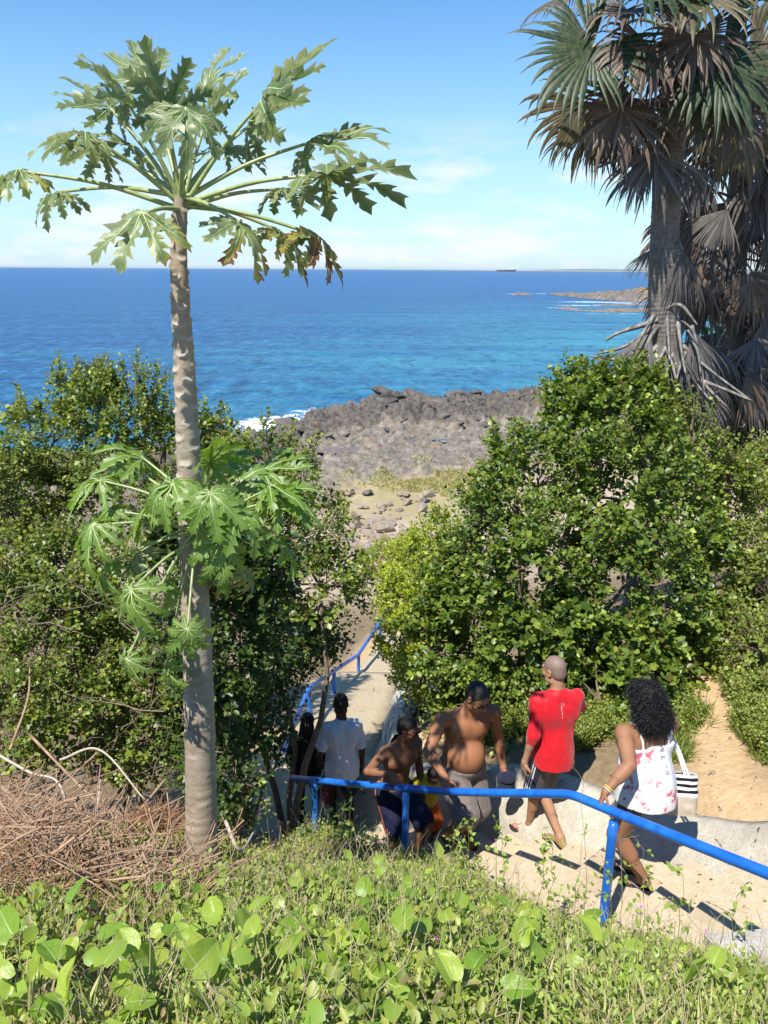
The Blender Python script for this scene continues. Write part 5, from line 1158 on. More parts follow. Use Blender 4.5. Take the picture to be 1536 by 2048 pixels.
for (px, py, Y) in ((60, 1960, 1.7), (120, 1905, 1.95), (30, 2050, 1.45), (200, 2010, 1.6), (290, 1950, 1.85), (330, 2030, 1.5), (60, 1840, 2.5), (420, 1900, 2.2), (520, 1990, 1.7), (590, 2000, 1.65), (480, 1930, 2.0), (640, 1880, 2.4), (740, 1850, 2.7), (800, 1790, 3.1), (870, 1780, 3.2), (930, 1850, 2.75), (970, 1900, 2.45), (1090, 1880, 2.75), (1140, 1850, 3.0), (1110, 1960, 2.2), (1200, 2010, 2.0), (1310, 1960, 2.4), (1420, 2010, 2.25), (1500, 2030, 2.2), (700, 1760, 3.3), (620, 1800, 3.0), (860, 1950, 2.0), (760, 1960, 1.9), (1010, 2010, 1.85), (400, 1990, 1.7), (150, 2040, 1.45), (700, 2040, 1.5), (910, 2040, 1.55), (1300, 2045, 1.9)):
    BP.append((px, py, Y))
for i, (px, py, Y) in enumerate(BP):
    p = W(px, py, Y); z0 = gz(p.x, p.y); root = empty('broad_leaf_creeper', (p.x, p.y, z0), 'creeper with broad rounded bright green leaves in the foreground weeds', 'plant', 'broad leaved creepers of the foreground')
    top_ = max(.14, min(.34, p.z - z0 + .06)); pts_ = [Vector((0, 0, -.02))]
    dirn = rb.uniform(0, 6.28); paths = []
    for k in range(rb.choice((6, 7, 8, 9))):
        a = k * 2.4 + dirn; rad = rb.uniform(.04, .19); h = top_ * rb.uniform(.55, 1.15); b = Vector((rad * math.cos(a), rad * math.sin(a), h)); paths.append((curve_pts([Vector((rad * .2 * math.cos(a), rad * .2 * math.sin(a), 0)), b * .6 + Vector((0, 0, .02)), b], 6), np.linspace(.0035, .002, 6)))
        o = bpy.data.objects.new('leaf', BL[rb.randrange(9)]); COL.objects.link(o); o.parent = root
        d = Vector((math.cos(a + rb.uniform(-.6, .6)), math.sin(a + rb.uniform(-.6, .6)), rb.uniform(-.6, .6)))
        o.matrix_local = Matrix.Translation(b) @ d.normalized().to_track_quat('Y', 'Z').to_matrix().to_4x4() @ Matrix.Rotation(rb.uniform(-1.1, 1.1), 4, 'Y') @ Matrix.Scale(rb.uniform(.042, .088) * (1.22 if Y < 2.1 else 1.0), 4)
    V, Fq = tubes(paths, 4, False); link('stem', mesh_np('stem', V, Fq, smooth=True), root, M['stem'])
# purple flowered weeds
def flower_mesh():
    V, Fq = [], []
    for k in range(5):
        a = k * 1.2566; c, s = math.cos(a), math.sin(a); b = len(V)
        for (r_, w, z) in ((0, .1, 0), (.55, .36, .25), (1, .24, .32), (1.1, 0, .3)): V += [(r_ * c - w * s, r_ * s + w * c, z), (r_ * c + w * s, r_ * s - w * c, z)]
        Fq += [(b + i * 2, b + i * 2 + 1, b + i * 2 + 3, b + i * 2 + 2) for i in range(3)]
    me = mesh_np('flower', np.array(V), np.array(Fq)); me.materials.append(M['flower']); return me
FM = flower_mesh()
for i, (px, py, Y) in enumerate(((228, 1836, 2.9), (347, 1826, 2.9), (382, 1812, 3.0), (468, 1800, 3.1), (530, 1802, 3.1), (462, 1842, 2.7), (550, 1905, 2.2), (645, 1876, 2.4), (577, 1880, 2.4), (772, 1997, 1.8), (818, 2008, 1.75), (872, 1890, 2.5), (900, 1895, 2.5), (992, 1680, 4.2), (936, 1750, 3.6), (1037, 1742, 3.9), (1282, 1813, 3.45), (1350, 1845, 3.2), (1412, 1862, 3.15), (1400, 1880, 3.05), (746, 1803, 3.0), (735, 1751, 3.4))):
    p = W(px, py, Y); zg = gz(p.x, p.y); p.z = max(p.z, zg + .08); root = empty('flowering_weed', (p.x, p.y, zg), 'thin weed with a tiny purple flower in the foreground bank', 'weed', 'purple flowered weeds')
    h = p.z - zg; V, Fq = tubes([(curve_pts([Vector((.03, .02, -.02)), Vector((.012, 0, h * .6)), Vector((0, 0, h))], 7), np.linspace(.0024, .0013, 7))], 4, False); link('stem', mesh_np('stem', V, Fq, smooth=True), root, M['stem'])
    f = bpy.data.objects.new('flower', FM); COL.objects.link(f); f.parent = root; f.location = (0, 0, h); f.scale = (.009, .009, .009); f.rotation_euler = (rb.uniform(-.9, .2), rb.uniform(-.6, .6), 0)
# tall wispy weeds in front of the stairs
WSL = ['tall bare straw stalk crossing the blue rail left of the near post', 'straw stalk with a wispy head in front of the rail right of the near post', 'thin straw stalk over the steps below the woman\'s rear foot', 'leafy stalk left of the near rail post, below the man in red', 'slender leafy stalk beside it, nearer the man in red\'s feet',
       'leafy weed rising before the lowest right steps beside the concrete block', 'leafy stalk over the steps between the near post and the concrete block', 'leafy stalk right at the foot of the near rail post', 'leafy stalk below the gap between the large man and the man in red', 'leafy stalk in front of the large bare-chested man\'s legs',
       'tall leafy weed in front of the man in white\'s legs', 'leafy weed just right of the man in white, reaching above the rail', 'low leafy weed in front of the landing between rail posts', 'leafy stalk before the farthest post of the near rail', 'tall thin stalk right of the papaya trunk against the dark shrub', 'leafy stalk before the large man\'s right knee', 'leafy stalk midway between the near post and the man in red\'s feet']
for i, (px, py, Y, top) in enumerate(((1170, 1900, 3.75, 1560), (1245, 1880, 3.6, 1640), (1290, 1900, 3.5, 1700), (1100, 1790, 4.1, 1690), (1080, 1780, 4.1, 1700), (1470, 1890, 3.1, 1790), (1370, 1880, 3.2, 1760), (1220, 1850, 3.7, 1760), (1010, 1760, 4.2, 1660), (935, 1720, 4.6, 1640), (690, 1690, 5.2, 1590), (700, 1700, 5.0, 1575), (670, 1700, 5.0, 1630), (620, 1690, 5.0, 1600), (540, 1700, 4.7, 1480), (905, 1720, 4.7, 1650), (1150, 1790, 4.0, 1690))):
    p = W(px, py, Y); zg = gz(p.x, p.y); tp = W(px + rb.uniform(-14, 14), top, Y); h = tp.z - zg; dx_ = tp.x - p.x
    root = empty('weed_stalk', (p.x, p.y, zg), WSL[i], 'weed', 'wispy weed stalks'); paths = []; s = rb.uniform(0, 50); leafP = []
    main = [Vector((dx_ * j / 7, 0, h * j / 7)) + mnoise.noise_vector(Vector((j * .6 + s, s, 0))) * .035 for j in range(8)]
    paths.append((np.array([tuple(q) for q in main]), np.linspace(.0032, .0012, 8)))
    for k in range(9):
        b = main[rb.randrange(3, 8)]; d = Vector((rb.gauss(0, .7), rb.gauss(0, .7), rb.uniform(.2, .9))).normalized(); L = rb.uniform(.05, .14); e = b + d * L; paths.append((np.array([tuple(b), tuple(b + d * L * .5 + Vector((0, 0, .008))), tuple(e)]), np.array([.0014, .0011, .0008]))); leafP += [e, b + d * L * .5]
    V, Fq = tubes(paths, 3, False); link('stem', mesh_np('stem', V, Fq), root, M['dry_stem'] if i < 3 else M['stem'])
    if i >= 2:
        A_ = np.array([tuple(q) for q in leafP for _ in range(2)]); D_ = norm(rg.normal(size=A_.shape)); V, Fq, yv = leaf_batch(A_, D_, norm(rg.normal(size=A_.shape) * .4 + (0, 0, 1)), rg.uniform(.018, .045, len(A_)), np.full(len(A_), .7)); link('leaves', mesh_np('leaves', V, Fq, attrs={'young': yv}), root, M['herb'])
# grass along the right-hand bank and the foot of the large shrub
def patch_grass(spots, n, hl, mat, name, label, wd=(.05, .1)):
    P_ = []
    for (px, py, Y, rx, ry) in spots:
        p = W(px, py, Y); a = rg.uniform(0, 6.28, n); r_ = np.sqrt(rg.random(n)); xx = p.x + rx * r_ * np.cos(a); yy = p.y + ry * r_ * np.sin(a); P_.append(np.stack([xx, yy, ground_z(xx, yy)], -1))
    P_ = np.concatenate(P_); D = norm(rg.normal(size=P_.shape) * np.array((.6, .6, .2)) + np.array((0, 0, .8)))
    blade_mesh(P_, D, rg.uniform(hl[0], hl[1], len(P_)), rg.uniform(*wd, len(P_)), name, mat, label, 'grass')
patch_grass([(1550, 1350, 6.9, .36, .6), (1530, 1250, 7.6, .5, .7), (1510, 1160, 8.4, .5, .6), (1545, 1480, 6.2, .30, .5), (1470, 1120, 8.9, .35, .5), (1560, 1560, 5.8, .25, .4)], 2600, (.05, .15), M['leaf_bank'], 'grass', 'green grass on the bank right of the dirt path')
patch_grass([(1350, 1440, 7.0, .30, .5), (1300, 1480, 6.7, .35, .35), (1200, 1500, 6.9, .30, .25), (1130, 1430, 7.3, .5, .3), (1250, 1400, 7.4, .5, .4)], 420, (.08, .24), M['leaf_bank'], 'grass', 'taller grass at the foot of the large shrub beside the path')
patch_grass([(600, 1420, 9.5, .35, .5), (640, 1360, 11.3, .3, .8), (690, 1300, 13.4, .3, .8), (575, 1500, 8.7, .3, .4)], 420, (.06, .2), M['leaf_bank'], 'grass', 'grass and leaves along the left edge of the ramp')
# fallen leaves on the slope above the side wall
n = 1500; xx = rg.uniform(.25, 1.15, n); yy = rg.uniform(7.6, 11.0, n); k = xx > ramp_r(yy) + .25; xx, yy = xx[k], yy[k]
O = np.stack([xx, yy, ground_z(xx, yy) + .02], -1); D = norm(rg.normal(size=O.shape) * (1, 1, .25)); V, Fq, yv = leaf_batch(O, D, norm(rg.normal(size=O.shape) * .5 + (0, 0, 1)), rg.uniform(.04, .08, len(O)), np.full(len(O), .6))
M['litter'] = leaf_mat('leaf_litter', (0.30, 0.20, 0.11), (0.52, 0.40, 0.26), None, .7, .1)
tag(link('leaf_litter', mesh_np('leaf_litter', V, Fq, attrs={'young': yv}), None, M['litter']), 'pale fallen leaves on the slope above the streaked wall', 'leaf litter', kind='stuff')
# turf on the shore
P_ = []; 
for (px, py, rx, ry) in ((850, 955, 4.2, 3.4), (800, 965, 3.5, 3.0), (890, 975, 2.5, 2.5), (765, 950, 3.0, 1.2)):
    p = WZ(px, py, -12.6); a = rg.uniform(0, 6.28, 4500); r_ = np.sqrt(rg.random(4500)); xx = p.x + rx * r_ * np.cos(a); yy = p.y + ry * r_ * np.sin(a); P_.append(np.stack([xx, yy, ground_z(xx, yy)], -1))
P_ = np.concatenate(P_); P_ = P_[vnoise(P_[:, 0] * .8, P_[:, 1] * .8, 3) > .52]
blade_mesh(P_, norm(rg.normal(size=P_.shape) * (.6, .6, .2) + (0, 0, .8)), rg.uniform(.10, .28, len(P_)), rg.uniform(.15, .3, len(P_)), 'shore_grass', M['grass'], 'yellow green grass patch between the reef and the rubble', 'grass')
# more of the same broad leaves, scattered low between the creepers
n = 420; xx = rg.uniform(-1.9, 1.9, n * 3); yy = .9 + 2.6 * rg.random(n * 3) ** 1.3; k = (np.abs(xx) < .56 * (yy + .8)) & (((xx - ST0[0]) * SW[0] + (yy - ST0[1]) * SW[1]) < -.25) & (fbm(xx * 1.6, yy * 1.6, 3, 71) > np.interp(yy, (1, 3.4), (.42, .54))) & ~((xx < -.9) & (yy > 2.9))
xx, yy = xx[k][:n], yy[k][:n]
O = np.stack([xx, yy, ground_z(xx, yy) + rg.uniform(.05, .24, len(xx))], -1); D = norm(rg.normal(size=O.shape) * (1, 1, .4)); N = norm(rg.normal(size=O.shape) * .55 + (-.1, -.3, 1))
LB2 = np.array([(0, .06, 0), (.22, -.03, .05), (.46, .18, .13), (.5, .45, .14), (.36, .76, .08), (0, 1, -.08), (-.36, .76, .08), (-.5, .45, .14), (-.46, .18, .13), (-.22, -.03, .05), (0, .5, .03)], float)
FB2 = np.array([(0, 1, 2, 10), (10, 2, 3, 4), (10, 4, 5, 6), (10, 6, 7, 8), (10, 8, 9, 0)])
V, Fq, yv = leaf_batch(O, D, N, rg.uniform(.03, .062, len(O)), rg.uniform(.7, 1.05, len(O)), LB2, FB2)
t = NT('small_broad_leaf'); c = t.mix(t.island(), (0.12, 0.24, 0.02), (0.34, 0.44, 0.07)); c = t.mix(t.rng(t.math('FRACT', t.math('MULTIPLY', t.island(), 53.3)), .93, .94), c, (0.45, 0.40, 0.12))
p_ = t.bsdf(c, .4); hs_ = t.n('ShaderNodeHueSaturation', {'Hue': .485, 'Value': 1.8, 'Color': c}); tr_ = t.n('ShaderNodeBsdfTranslucent', {'Color': hs_.outputs[0]}); mx_ = t.n('ShaderNodeMixShader', {0: .34}); t.t.links.new(p_, mx_.inputs[1]); t.t.links.new(tr_.outputs[0], mx_.inputs[2]); M['broad2'] = t.done(mx_.outputs[0])
tag(link('broad_leaves', mesh_np('broad_leaves', V, Fq, smooth=True), None, M['broad2']), 'scattered rounded leaves low among the foreground weeds', 'ground cover', kind='stuff')
patch_grass([(1300, 1480, 6.6, .35, .30), (1340, 1540, 6.2, .16, .25), (1240, 1470, 6.9, .35, .3)], 500, (.06, .18), M['leaf_bank'], 'grass', 'fresh grass between the woman with the bag and the large shrub')

# low leafy herbs on the right-hand bank and between the path and the large shrub
def patch_herb(spots, n, hl, leaf_, mat, label):
    O_ = []
    for (px, py, Y, rx, ry) in spots:
        p = W(px, py, Y); a = rg.uniform(0, 6.28, n); r_ = np.sqrt(rg.random(n)); xx = p.x + rx * r_ * np.cos(a); yy = p.y + ry * r_ * np.sin(a); O_.append(np.stack([xx, yy, ground_z(xx, yy) + rg.uniform(0, hl, n)], -1))
    O_ = np.concatenate(O_); D = norm(rg.normal(size=O_.shape) * (.6, .6, .2) + (0, -.1, .8)); A_ = sprays(O_, D, leaf_, 8, .13, .62, 1.0, rg)
    V, Fq, yv = leaf_batch(A_[0], A_[1], A_[2], A_[3], rg.uniform(.45, .75, len(A_[0])), young=A_[4]); tag(link('herbs', mesh_np('herbs', V, Fq, attrs={'young': yv}), None, mat), label, 'weed', kind='stuff')
patch_herb([(1545, 1330, 7.0, .36, .6), (1535, 1230, 7.7, .5, .7), (1500, 1140, 8.5, .5, .6), (1545, 1460, 6.3, .30, .5), (1470, 1090, 9.0, .4, .5), (1560, 1560, 5.8, .22, .4), (1500, 1040, 9.4, .4, .5), (1515, 1400, 6.75, .12, .4), (1525, 1480, 6.3, .12, .3), (1540, 1530, 5.9, .12, .3)], 520, .16, .045, M['leaf_bank'], 'low leafy vines covering the bank right of the dirt path')
patch_herb([(1330, 1440, 7.0, .30, .4), (1290, 1500, 6.6, .28, .25), (1200, 1500, 6.9, .30, .22), (1130, 1440, 7.3, .4, .25), (1240, 1440, 7.1, .4, .3), (1160, 1560, 6.6, .12, .12), (1020, 1480, 7.3, .3, .2), (1070, 1520, 7.0, .35, .16), (980, 1500, 7.2, .2, .15), (1140, 1500, 6.9, .3, .2)], 260, .16, .042, M['leaf_bank'], 'low leafy herbs between the stairs wall and the large shrub')
patch_herb([(330, 1690, 4.35, .25, .25), (250, 1745, 3.9, .3, .2), (60, 1790, 3.5, .3, .2), (420, 1660, 4.6, .22, .25), (500, 1640, 5.0, .3, .3)], 120, .14, .04, M['leaf_bank'], 'green herbs growing up through the edge of the dry brush')

# dry leaves and chips fallen on the steps, the concrete bank and the dirt path
xx, yy, zz_ = [], [], []
for k_ in range(520):
    tt_, ww_ = rg.uniform(-2.5, 4), rg.uniform(-.2, .95)
    q = st(tt_, ww_); xx.append(q[0]); yy.append(q[1]); zz_.append(float(stair_z(tt_)) + .010)
for k_ in range(500):
    y_ = rg.uniform(4.0, 9.0); x_ = float(np.interp(y_, (3.5, 5.4, 7.1, 8.7, 11), (3.0, 2.78, 3.28, 4.0, 4.8))) + rg.normal() * .3; xx.append(x_); yy.append(y_); zz_.append(gz(x_, y_) + .008)
O = np.stack([xx, yy, zz_], -1); O = O[rg.random(len(O)) < .55]; D = norm(rg.normal(size=O.shape) * (1, 1, .12)); V, Fq, yv = leaf_batch(O, D, norm(rg.normal(size=O.shape) * .25 + (0, 0, 1)), rg.uniform(.012, .038, len(O)), rg.uniform(.3, .7, len(O)))
M['chips'] = leaf_mat('dry_leaf_chips', (0.16, 0.095, 0.05), (0.40, 0.28, 0.16), None, .7, .05)
tag(link('leaf_litter', mesh_np('leaf_litter', V, Fq, attrs={'young': yv}), None, M['chips']), 'dry leaf scraps scattered on the steps and the dirt path', 'leaf litter', kind='stuff')

# ------------------------------------------------------------------ people: smooth signed-distance bodies, meshed as one skin
def _roundcone(P, a, b, r1, r2):
    ba = b - a; l2 = ba @ ba; rr_ = r1 - r2; a2 = l2 - rr_ * rr_; il2 = 1.0 / l2
    pa = P - a; y = pa @ ba; z = y - l2; x = pa * l2 - y[:, None] * ba; x2 = (x * x).sum(1); y2 = y * y * l2; z2 = z * z * l2
    k = np.sign(rr_) * rr_ * rr_ * x2
    d = (np.sqrt(x2 * a2 * il2) + y * rr_) * il2 - r1
    d = np.where(np.sign(z) * a2 * z2 > k, np.sqrt(x2 + z2) * il2 - r2, d)
    return np.where(np.sign(y) * a2 * y2 < k, np.sqrt(x2 + y2) * il2 - r1, d)
def _ell(P, c, r, Rm):
    q = (P - c) @ Rm; k0 = np.sqrt(((q / r) ** 2).sum(1)); k1 = np.sqrt(((q / (r * r)) ** 2).sum(1)) + 1e-9
    return k0 * (k0 - 1.0) / k1
I3 = np.eye(3)
class Sdf:
    def __init__(s): s.p = []; s.cuts = []
    def cone(s, a, b, r1, r2, k=.02, op=0):
        a = np.array(a, float); b = np.array(b, float)
        if np.linalg.norm(b - a) < abs(r1 - r2) + 1e-4: b = a + np.array((0, 0, abs(r1 - r2) + 1e-3))
        s.p.append(('c', (a, b, r1, r2), k, op)); return s
    def ell(s, c, r, Rm=I3, k=.02, op=0): s.p.append(('e', (np.array(c, float), np.array(r, float), Rm), k, op)); return s
    def cut(s, p, n): s.cuts.append((np.array(p, float), norm(np.array(n, float)))); return s
    def mesh(s, vox, wr=0.0, wf=20.0, seed=0.0, smooth=1):
        lo = np.full(3, 9e9); hi = -lo
        bb = []
        for t, q, k, op in s.p:
            if t == 'c': a, b, r1, r2 = q; l = np.minimum(a - r1, b - r2); h = np.maximum(a + r1, b + r2)
            else: c, r, Rm = q; e = np.sqrt(((Rm * r) ** 2).sum(1)); l, h = c - e, c + e
            bb.append((l, h))
            if op == 0: lo = np.minimum(lo, l); hi = np.maximum(hi, h)
        lo -= 3 * vox; hi += 3 * vox; N = np.ceil((hi - lo) / vox).astype(int) + 1; D = np.full(N, 0.5, dtype=np.float32)
        ax_ = [lo[i] + vox * np.arange(N[i]) for i in range(3)]
        for (t, q, k, op), (l, h) in zip(s.p, bb):
            m = k + 3 * vox; i0 = np.maximum(0, np.floor((l - m - lo) / vox).astype(int)); i1 = np.minimum(N, np.ceil((h + m - lo) / vox).astype(int) + 1)
            if (i1 <= i0).any(): continue
            X, Y, Z = np.meshgrid(ax_[0][i0[0]:i1[0]], ax_[1][i0[1]:i1[1]], ax_[2][i0[2]:i1[2]], indexing='ij'); P = np.stack([X, Y, Z], -1).reshape(-1, 3)
            d = (_roundcone(P, *q) if t == 'c' else _ell(P, *q)).reshape(X.shape); sl = tuple(slice(i0[i], i1[i]) for i in range(3)); o = D[sl]
            if op == 0:
                hh = np.maximum(k - np.abs(o - d), 0) / max(k, 1e-6); D[sl] = np.minimum(o, d) - hh * hh * k * .25
            else:
                hh = np.maximum(k - np.abs(o + d), 0) / max(k, 1e-6); D[sl] = np.maximum(o, -d) + hh * hh * k * .25
        if s.cuts:
            X, Y, Z = np.meshgrid(*ax_, indexing='ij')
            for p, n in s.cuts: D = np.maximum(D, ((p[0] - X) * n[0] + (p[1] - Y) * n[1] + (p[2] - Z) * n[2]))
        return surface_net(D, lo, vox, smooth)
def surface_net(D, lo, vox, smooth=1):
    ins = D < 0; n = np.array(D.shape)
    c = np.zeros(n - 1, dtype=np.int8)
    for dx in (0, 1):
        for dy in (0, 1):
            for dz in (0, 1): c += ins[dx:n[0] - 1 + dx, dy:n[1] - 1 + dy, dz:n[2] - 1 + dz]
    act = np.argwhere((c > 0) & (c < 8)); idx = np.full(n - 1, -1, dtype=np.int32); idx[tuple(act.T)] = np.arange(len(act))
    S = np.zeros((len(act), 3)); cnt = np.zeros(len(act)); corners = [(x, y, z) for x in (0, 1) for y in (0, 1) for z in (0, 1)]
    for a in range(8):
        for b in range(a + 1, 8):
            ca, cb = np.array(corners[a]), np.array(corners[b])
            if np.abs(ca - cb).sum() != 1: continue
            da = D[tuple((act + ca).T)]; db = D[tuple((act + cb).T)]; m = (da < 0) != (db < 0); t_ = np.where(m, da / np.where(m, da - db, 1), 0)
            S += np.where(m[:, None], ca + t_[:, None] * (cb - ca), 0); cnt += m
    V = lo + vox * (act + S / cnt[:, None]); FF = []
    for ax in range(3):
        u, v = (ax + 1) % 3, (ax + 2) % 3
        sl0 = [slice(1, n[i] - 1) for i in range(3)]; sl0[ax] = slice(0, n[ax] - 1); sl1 = list(sl0); sl1[ax] = slice(1, n[ax])
        a = ins[tuple(sl0)]; b = ins[tuple(sl1)]; e = np.argwhere(a != b)
        if not len(e): continue
        fl = a[tuple(e.T)]; e = e + np.array([0 if i == ax else 1 for i in range(3)]); eu = np.zeros(3, int); eu[u] = 1; ev = np.zeros(3, int); ev[v] = 1
        q = np.stack([idx[tuple((e - eu - ev).T)], idx[tuple((e - ev).T)], idx[tuple(e.T)], idx[tuple((e - eu).T)]], -1); q[~fl] = q[~fl][:, ::-1]; FF.append(q)
    Fq = np.concatenate(FF); Fq = Fq[(Fq >= 0).all(1)]
    for _ in range(smooth):
        acc = np.zeros_like(V); ct = np.zeros(len(V))
        for k in range(4):
            i, j = Fq[:, k], Fq[:, (k + 1) % 4]; np.add.at(acc, i, V[j]); np.add.at(acc, j, V[i]); np.add.at(ct, i, 1); np.add.at(ct, j, 1)
        V = V * .55 + .45 * acc / np.maximum(ct, 1)[:, None]
    return V, Fq
def rz(a): c, s = math.cos(a), math.sin(a); return np.array(((c, -s, 0), (s, c, 0), (0, 0, 1.0)))
def rx(a): c, s = math.cos(a), math.sin(a); return np.array(((1.0, 0, 0), (0, c, -s), (0, s, c)))
def ry(a): c, s = math.cos(a), math.sin(a); return np.array(((c, 0, s), (0, 1.0, 0), (-s, 0, c)))
def frame(x=None, y=None, z=None):
    """orthonormal columns from z and a hint x, or y and x"""
    z = norm(np.array(z, float)); x = np.array(x, float); x = norm(x - z * (x @ z)); return np.stack([x, np.cross(z, x), z], 1)
def ik(a, b, l1, l2, hint):
    a = np.array(a, float); b = np.array(b, float); d = b - a; L = np.linalg.norm(d); mx = (l1 + l2) * .999
    if L > mx: b = a + d / L * mx; d = b - a; L = mx
    u = d / L; c = (l1 * l1 + L * L - l2 * l2) / (2 * L); h = math.sqrt(max(0, l1 * l1 - c * c)); hv = np.array(hint, float); hv = norm(hv - u * (hv @ u))
    return a + u * c + hv * h, b

class Person:
    """pose in the root's frame (world axes, origin on the ground); facing +y turned by yaw"""
    def __init__(s, H, yaw, pelvis, lean=0., side=0., tyaw=0., head=(0., 0.), sh=.185, belly=.0, limb=1.0, hip=1.0, arms=None, feet=None, bust=0., breadth=1.0):
        k = H / 1.72; s.k = k; s.limb = limb; s.belly = belly; s.hip = hip; s.bust = bust; s.br = breadth
        s.Rp = rz(yaw); s.Rt = rz(yaw + tyaw) @ rx(-lean) @ ry(side); s.pel = np.array(pelvis, float)
        s.Rh = rz(yaw + tyaw + head[0]) @ rx(-head[1] - lean * .4)
        T = lambda x, y, z: s.pel + s.Rt @ (np.array((x, y, z)) * k)
        s.T = T; s.neck = T(0, -.012, .535); s.headc = s.neck + s.Rt @ np.array((0, .012, .06)) * k + s.Rh @ np.array((0, .022, .115)) * k
        s.Hh = lambda x, y, z: s.headc + s.Rh @ (np.array((x, y, z)) * k)
        s.sh = {g: T(g * sh * breadth, -.012, .478) for g in (-1, 1)}; s.hipj = {g: s.pel + s.Rp @ (np.array((g * .09 * hip, 0, -.02)) * k) for g in (-1, 1)}
        s.el, s.wr, s.fd, s.pn, s.curl = {}, {}, {}, {}, {}
        for g in (-1, 1):
            a = arms[g]; tgt = np.array(a['hand'], float) if not a.get('rel', True) else s.pel + s.Rp @ (np.array(a['hand'], float) * k)
            hint = s.Rp @ np.array(a.get('hint', (g * .4, -1, -.2)), float); s.el[g], s.wr[g] = ik(s.sh[g], tgt, .285 * k, .255 * k, hint)
            f = norm(s.wr[g] - s.el[g]); s.fd[g] = norm(s.Rp @ np.array(a['dir'], float)) if 'dir' in a and a.get('rel', True) else (norm(np.array(a['dir'], float)) if 'dir' in a else f)
            pn = a.get('palm'); s.pn[g] = norm(np.array(pn, float)) if pn is not None else norm(s.Rp @ np.array((-g, .15, 0.0))); s.curl[g] = a.get('curl', .35)
        s.kn, s.an, s.toe = {}, {}, {}
        for g in (-1, 1):
            f = feet[g]; an = np.array(f['at'], float) + np.array((0, 0, .085 * k)); s.toe[g] = norm(np.array((math.sin(-f['yaw']), math.cos(-f['yaw']), f.get('tip', 0.0))))
            hint = f.get('hint', None); hint = s.toe[g] if hint is None else np.array(hint, float)
            s.kn[g], s.an[g] = ik(s.hipj[g], an, .435 * k, .415 * k, hint)
    def torso(s, B, inf=0.0, kk=.05):
        k = s.k; T = s.T; e = lambda c, r, kf=kk: B.ell(T(*c), (np.array(r) * k + inf), s.Rt, kf)
        b = s.br
        e((0, -.005, .03), (.158 * s.hip, .108, .12)); e((0, 0, .16), (.140 * b + s.belly * .25, .098 + s.belly * .3, .14)); e((0, -.004, .34), (.160 * b, .106, .175))
        for g in (-1, 1):
            e((g * .085, .045, .385), (.085, .055, .075), .05); e((g * .10 * b, -.065, .39), (.075, .05, .11), .05); B.cone(T(g * .02, -.02, .50), T(g * .165 * b, -.014, .468), .05 * k + inf, .052 * k + inf, .05)
            if s.bust: e((g * .08, .085, .34), (.075, .07, .08), .04)
        if s.belly: e((0, .055 + s.belly * .45, .13), (.135 + s.belly * .1, .085 + s.belly * .35, .135), .06)
    def seat(s, B, inf=0.0):
        k = s.k; e = lambda c, r: B.ell(s.pel + s.Rp @ (np.array(c) * k), np.array(r) * k + inf, s.Rp, .05)
        e((0, 0, -.01), (.155 * s.hip, .112, .115))
        for g in (-1, 1): e((g * .078 * s.hip, -.062, -.035), (.085 * s.hip, .078, .095))
    def body(s, name, mat, vox=.0055, bare_feet=True):
        B = Sdf(); k = s.k; s.torso(B); s.seat(B)
        for g in (-1, 1):                                                       # legs
            h, kn, an = s.hipj[g], s.kn[g], s.an[g]; lm = s.limb
            B.cone(h + (0, 0, -.01), kn, .086 * k * lm * (.5 + .5 * s.hip), .054 * k * lm, .03); B.cone(h * .6 + kn * .4, kn, .074 * k * lm, .055 * k * lm, .02)
            cf = norm(an - kn); back = -norm(np.cross(np.cross(cf, s.toe[g]), cf)) if abs(cf @ s.toe[g]) < .98 else np.zeros(3)
            B.cone(kn, an, .050 * k * lm, .034 * k * lm, .02); B.cone(kn + cf * .06 * k + back * .012 * k, kn + cf * .20 * k + back * .014 * k, .046 * k * lm, .043 * k * lm, .02); B.ell(kn - back * .012 * k, np.array((.045, .045, .05)) * k * lm, I3, .02)
            s.foot(B, g)
        for g in (-1, 1):                                                       # arms
            a, e, w = s.sh[g], s.el[g], s.wr[g]; lm = s.limb
            B.ell(a + (0, 0, -.012), np.array((.054, .054, .060)) * k * lm, I3, .04); B.cone(a, e, .050 * k * lm, .039 * k * lm, .015); B.ell(a * .55 + e * .45, np.array((.046, .046, .07)) * k * lm, frame((1, 0, .1), None, e - a), .012)
            B.cone(e, w, .038 * k * lm, .0255 * k * (.6 + .4 * lm), .012); B.cone(e * .8 + w * .2, e * .55 + w * .45, .0405 * k * lm, .037 * k * lm, .012); s.hand(B, g)
        B.cone(s.T(0, -.015, .49), s.headc + s.Rh @ np.array((0, -.022, -.05)) * k, .060 * k * (.7 + .3 * lm), .054 * k, .035); s.head(B)
        V, Fq = B.mesh(vox); V = V + .0; return link(name, mesh_np(name, V, Fq, smooth=True), None, mat)
    def head(s, B):
        k = s.k; H = s.Hh; e = lambda c, r, kf=.02, op=0: B.ell(H(*c), np.array(r) * k, s.Rh, kf, op)
        e((0, -.014, .035), (.0745, .095, .086), .03); e((0, .030, -.035), (.058, .066, .076), .035); e((0, .066, -.092), (.026, .022, .020), .02); e((0, .078, .034), (.050, .020, .013), .015)
        for g in (-1, 1): e((g * .042, .058, -.022), (.022, .022, .02), .02); e((g * .052, .015, -.075), (.018, .035, .022), .025)
        for g in (-1, 1): e((g * .031, .095, .006), (.016, .012, .010), .008, 1); e((g * .031, .083, .006), (.0125, .0125, .0105), .002)
        B.cone(H(0, .086, .014), H(0, .112, -.026), .009 * k, .0135 * k, .010)
        for g in (-1, 1): B.ell(H(g * .012, .102, -.030), np.array((.010, .011, .008)) * k, s.Rh, .006)
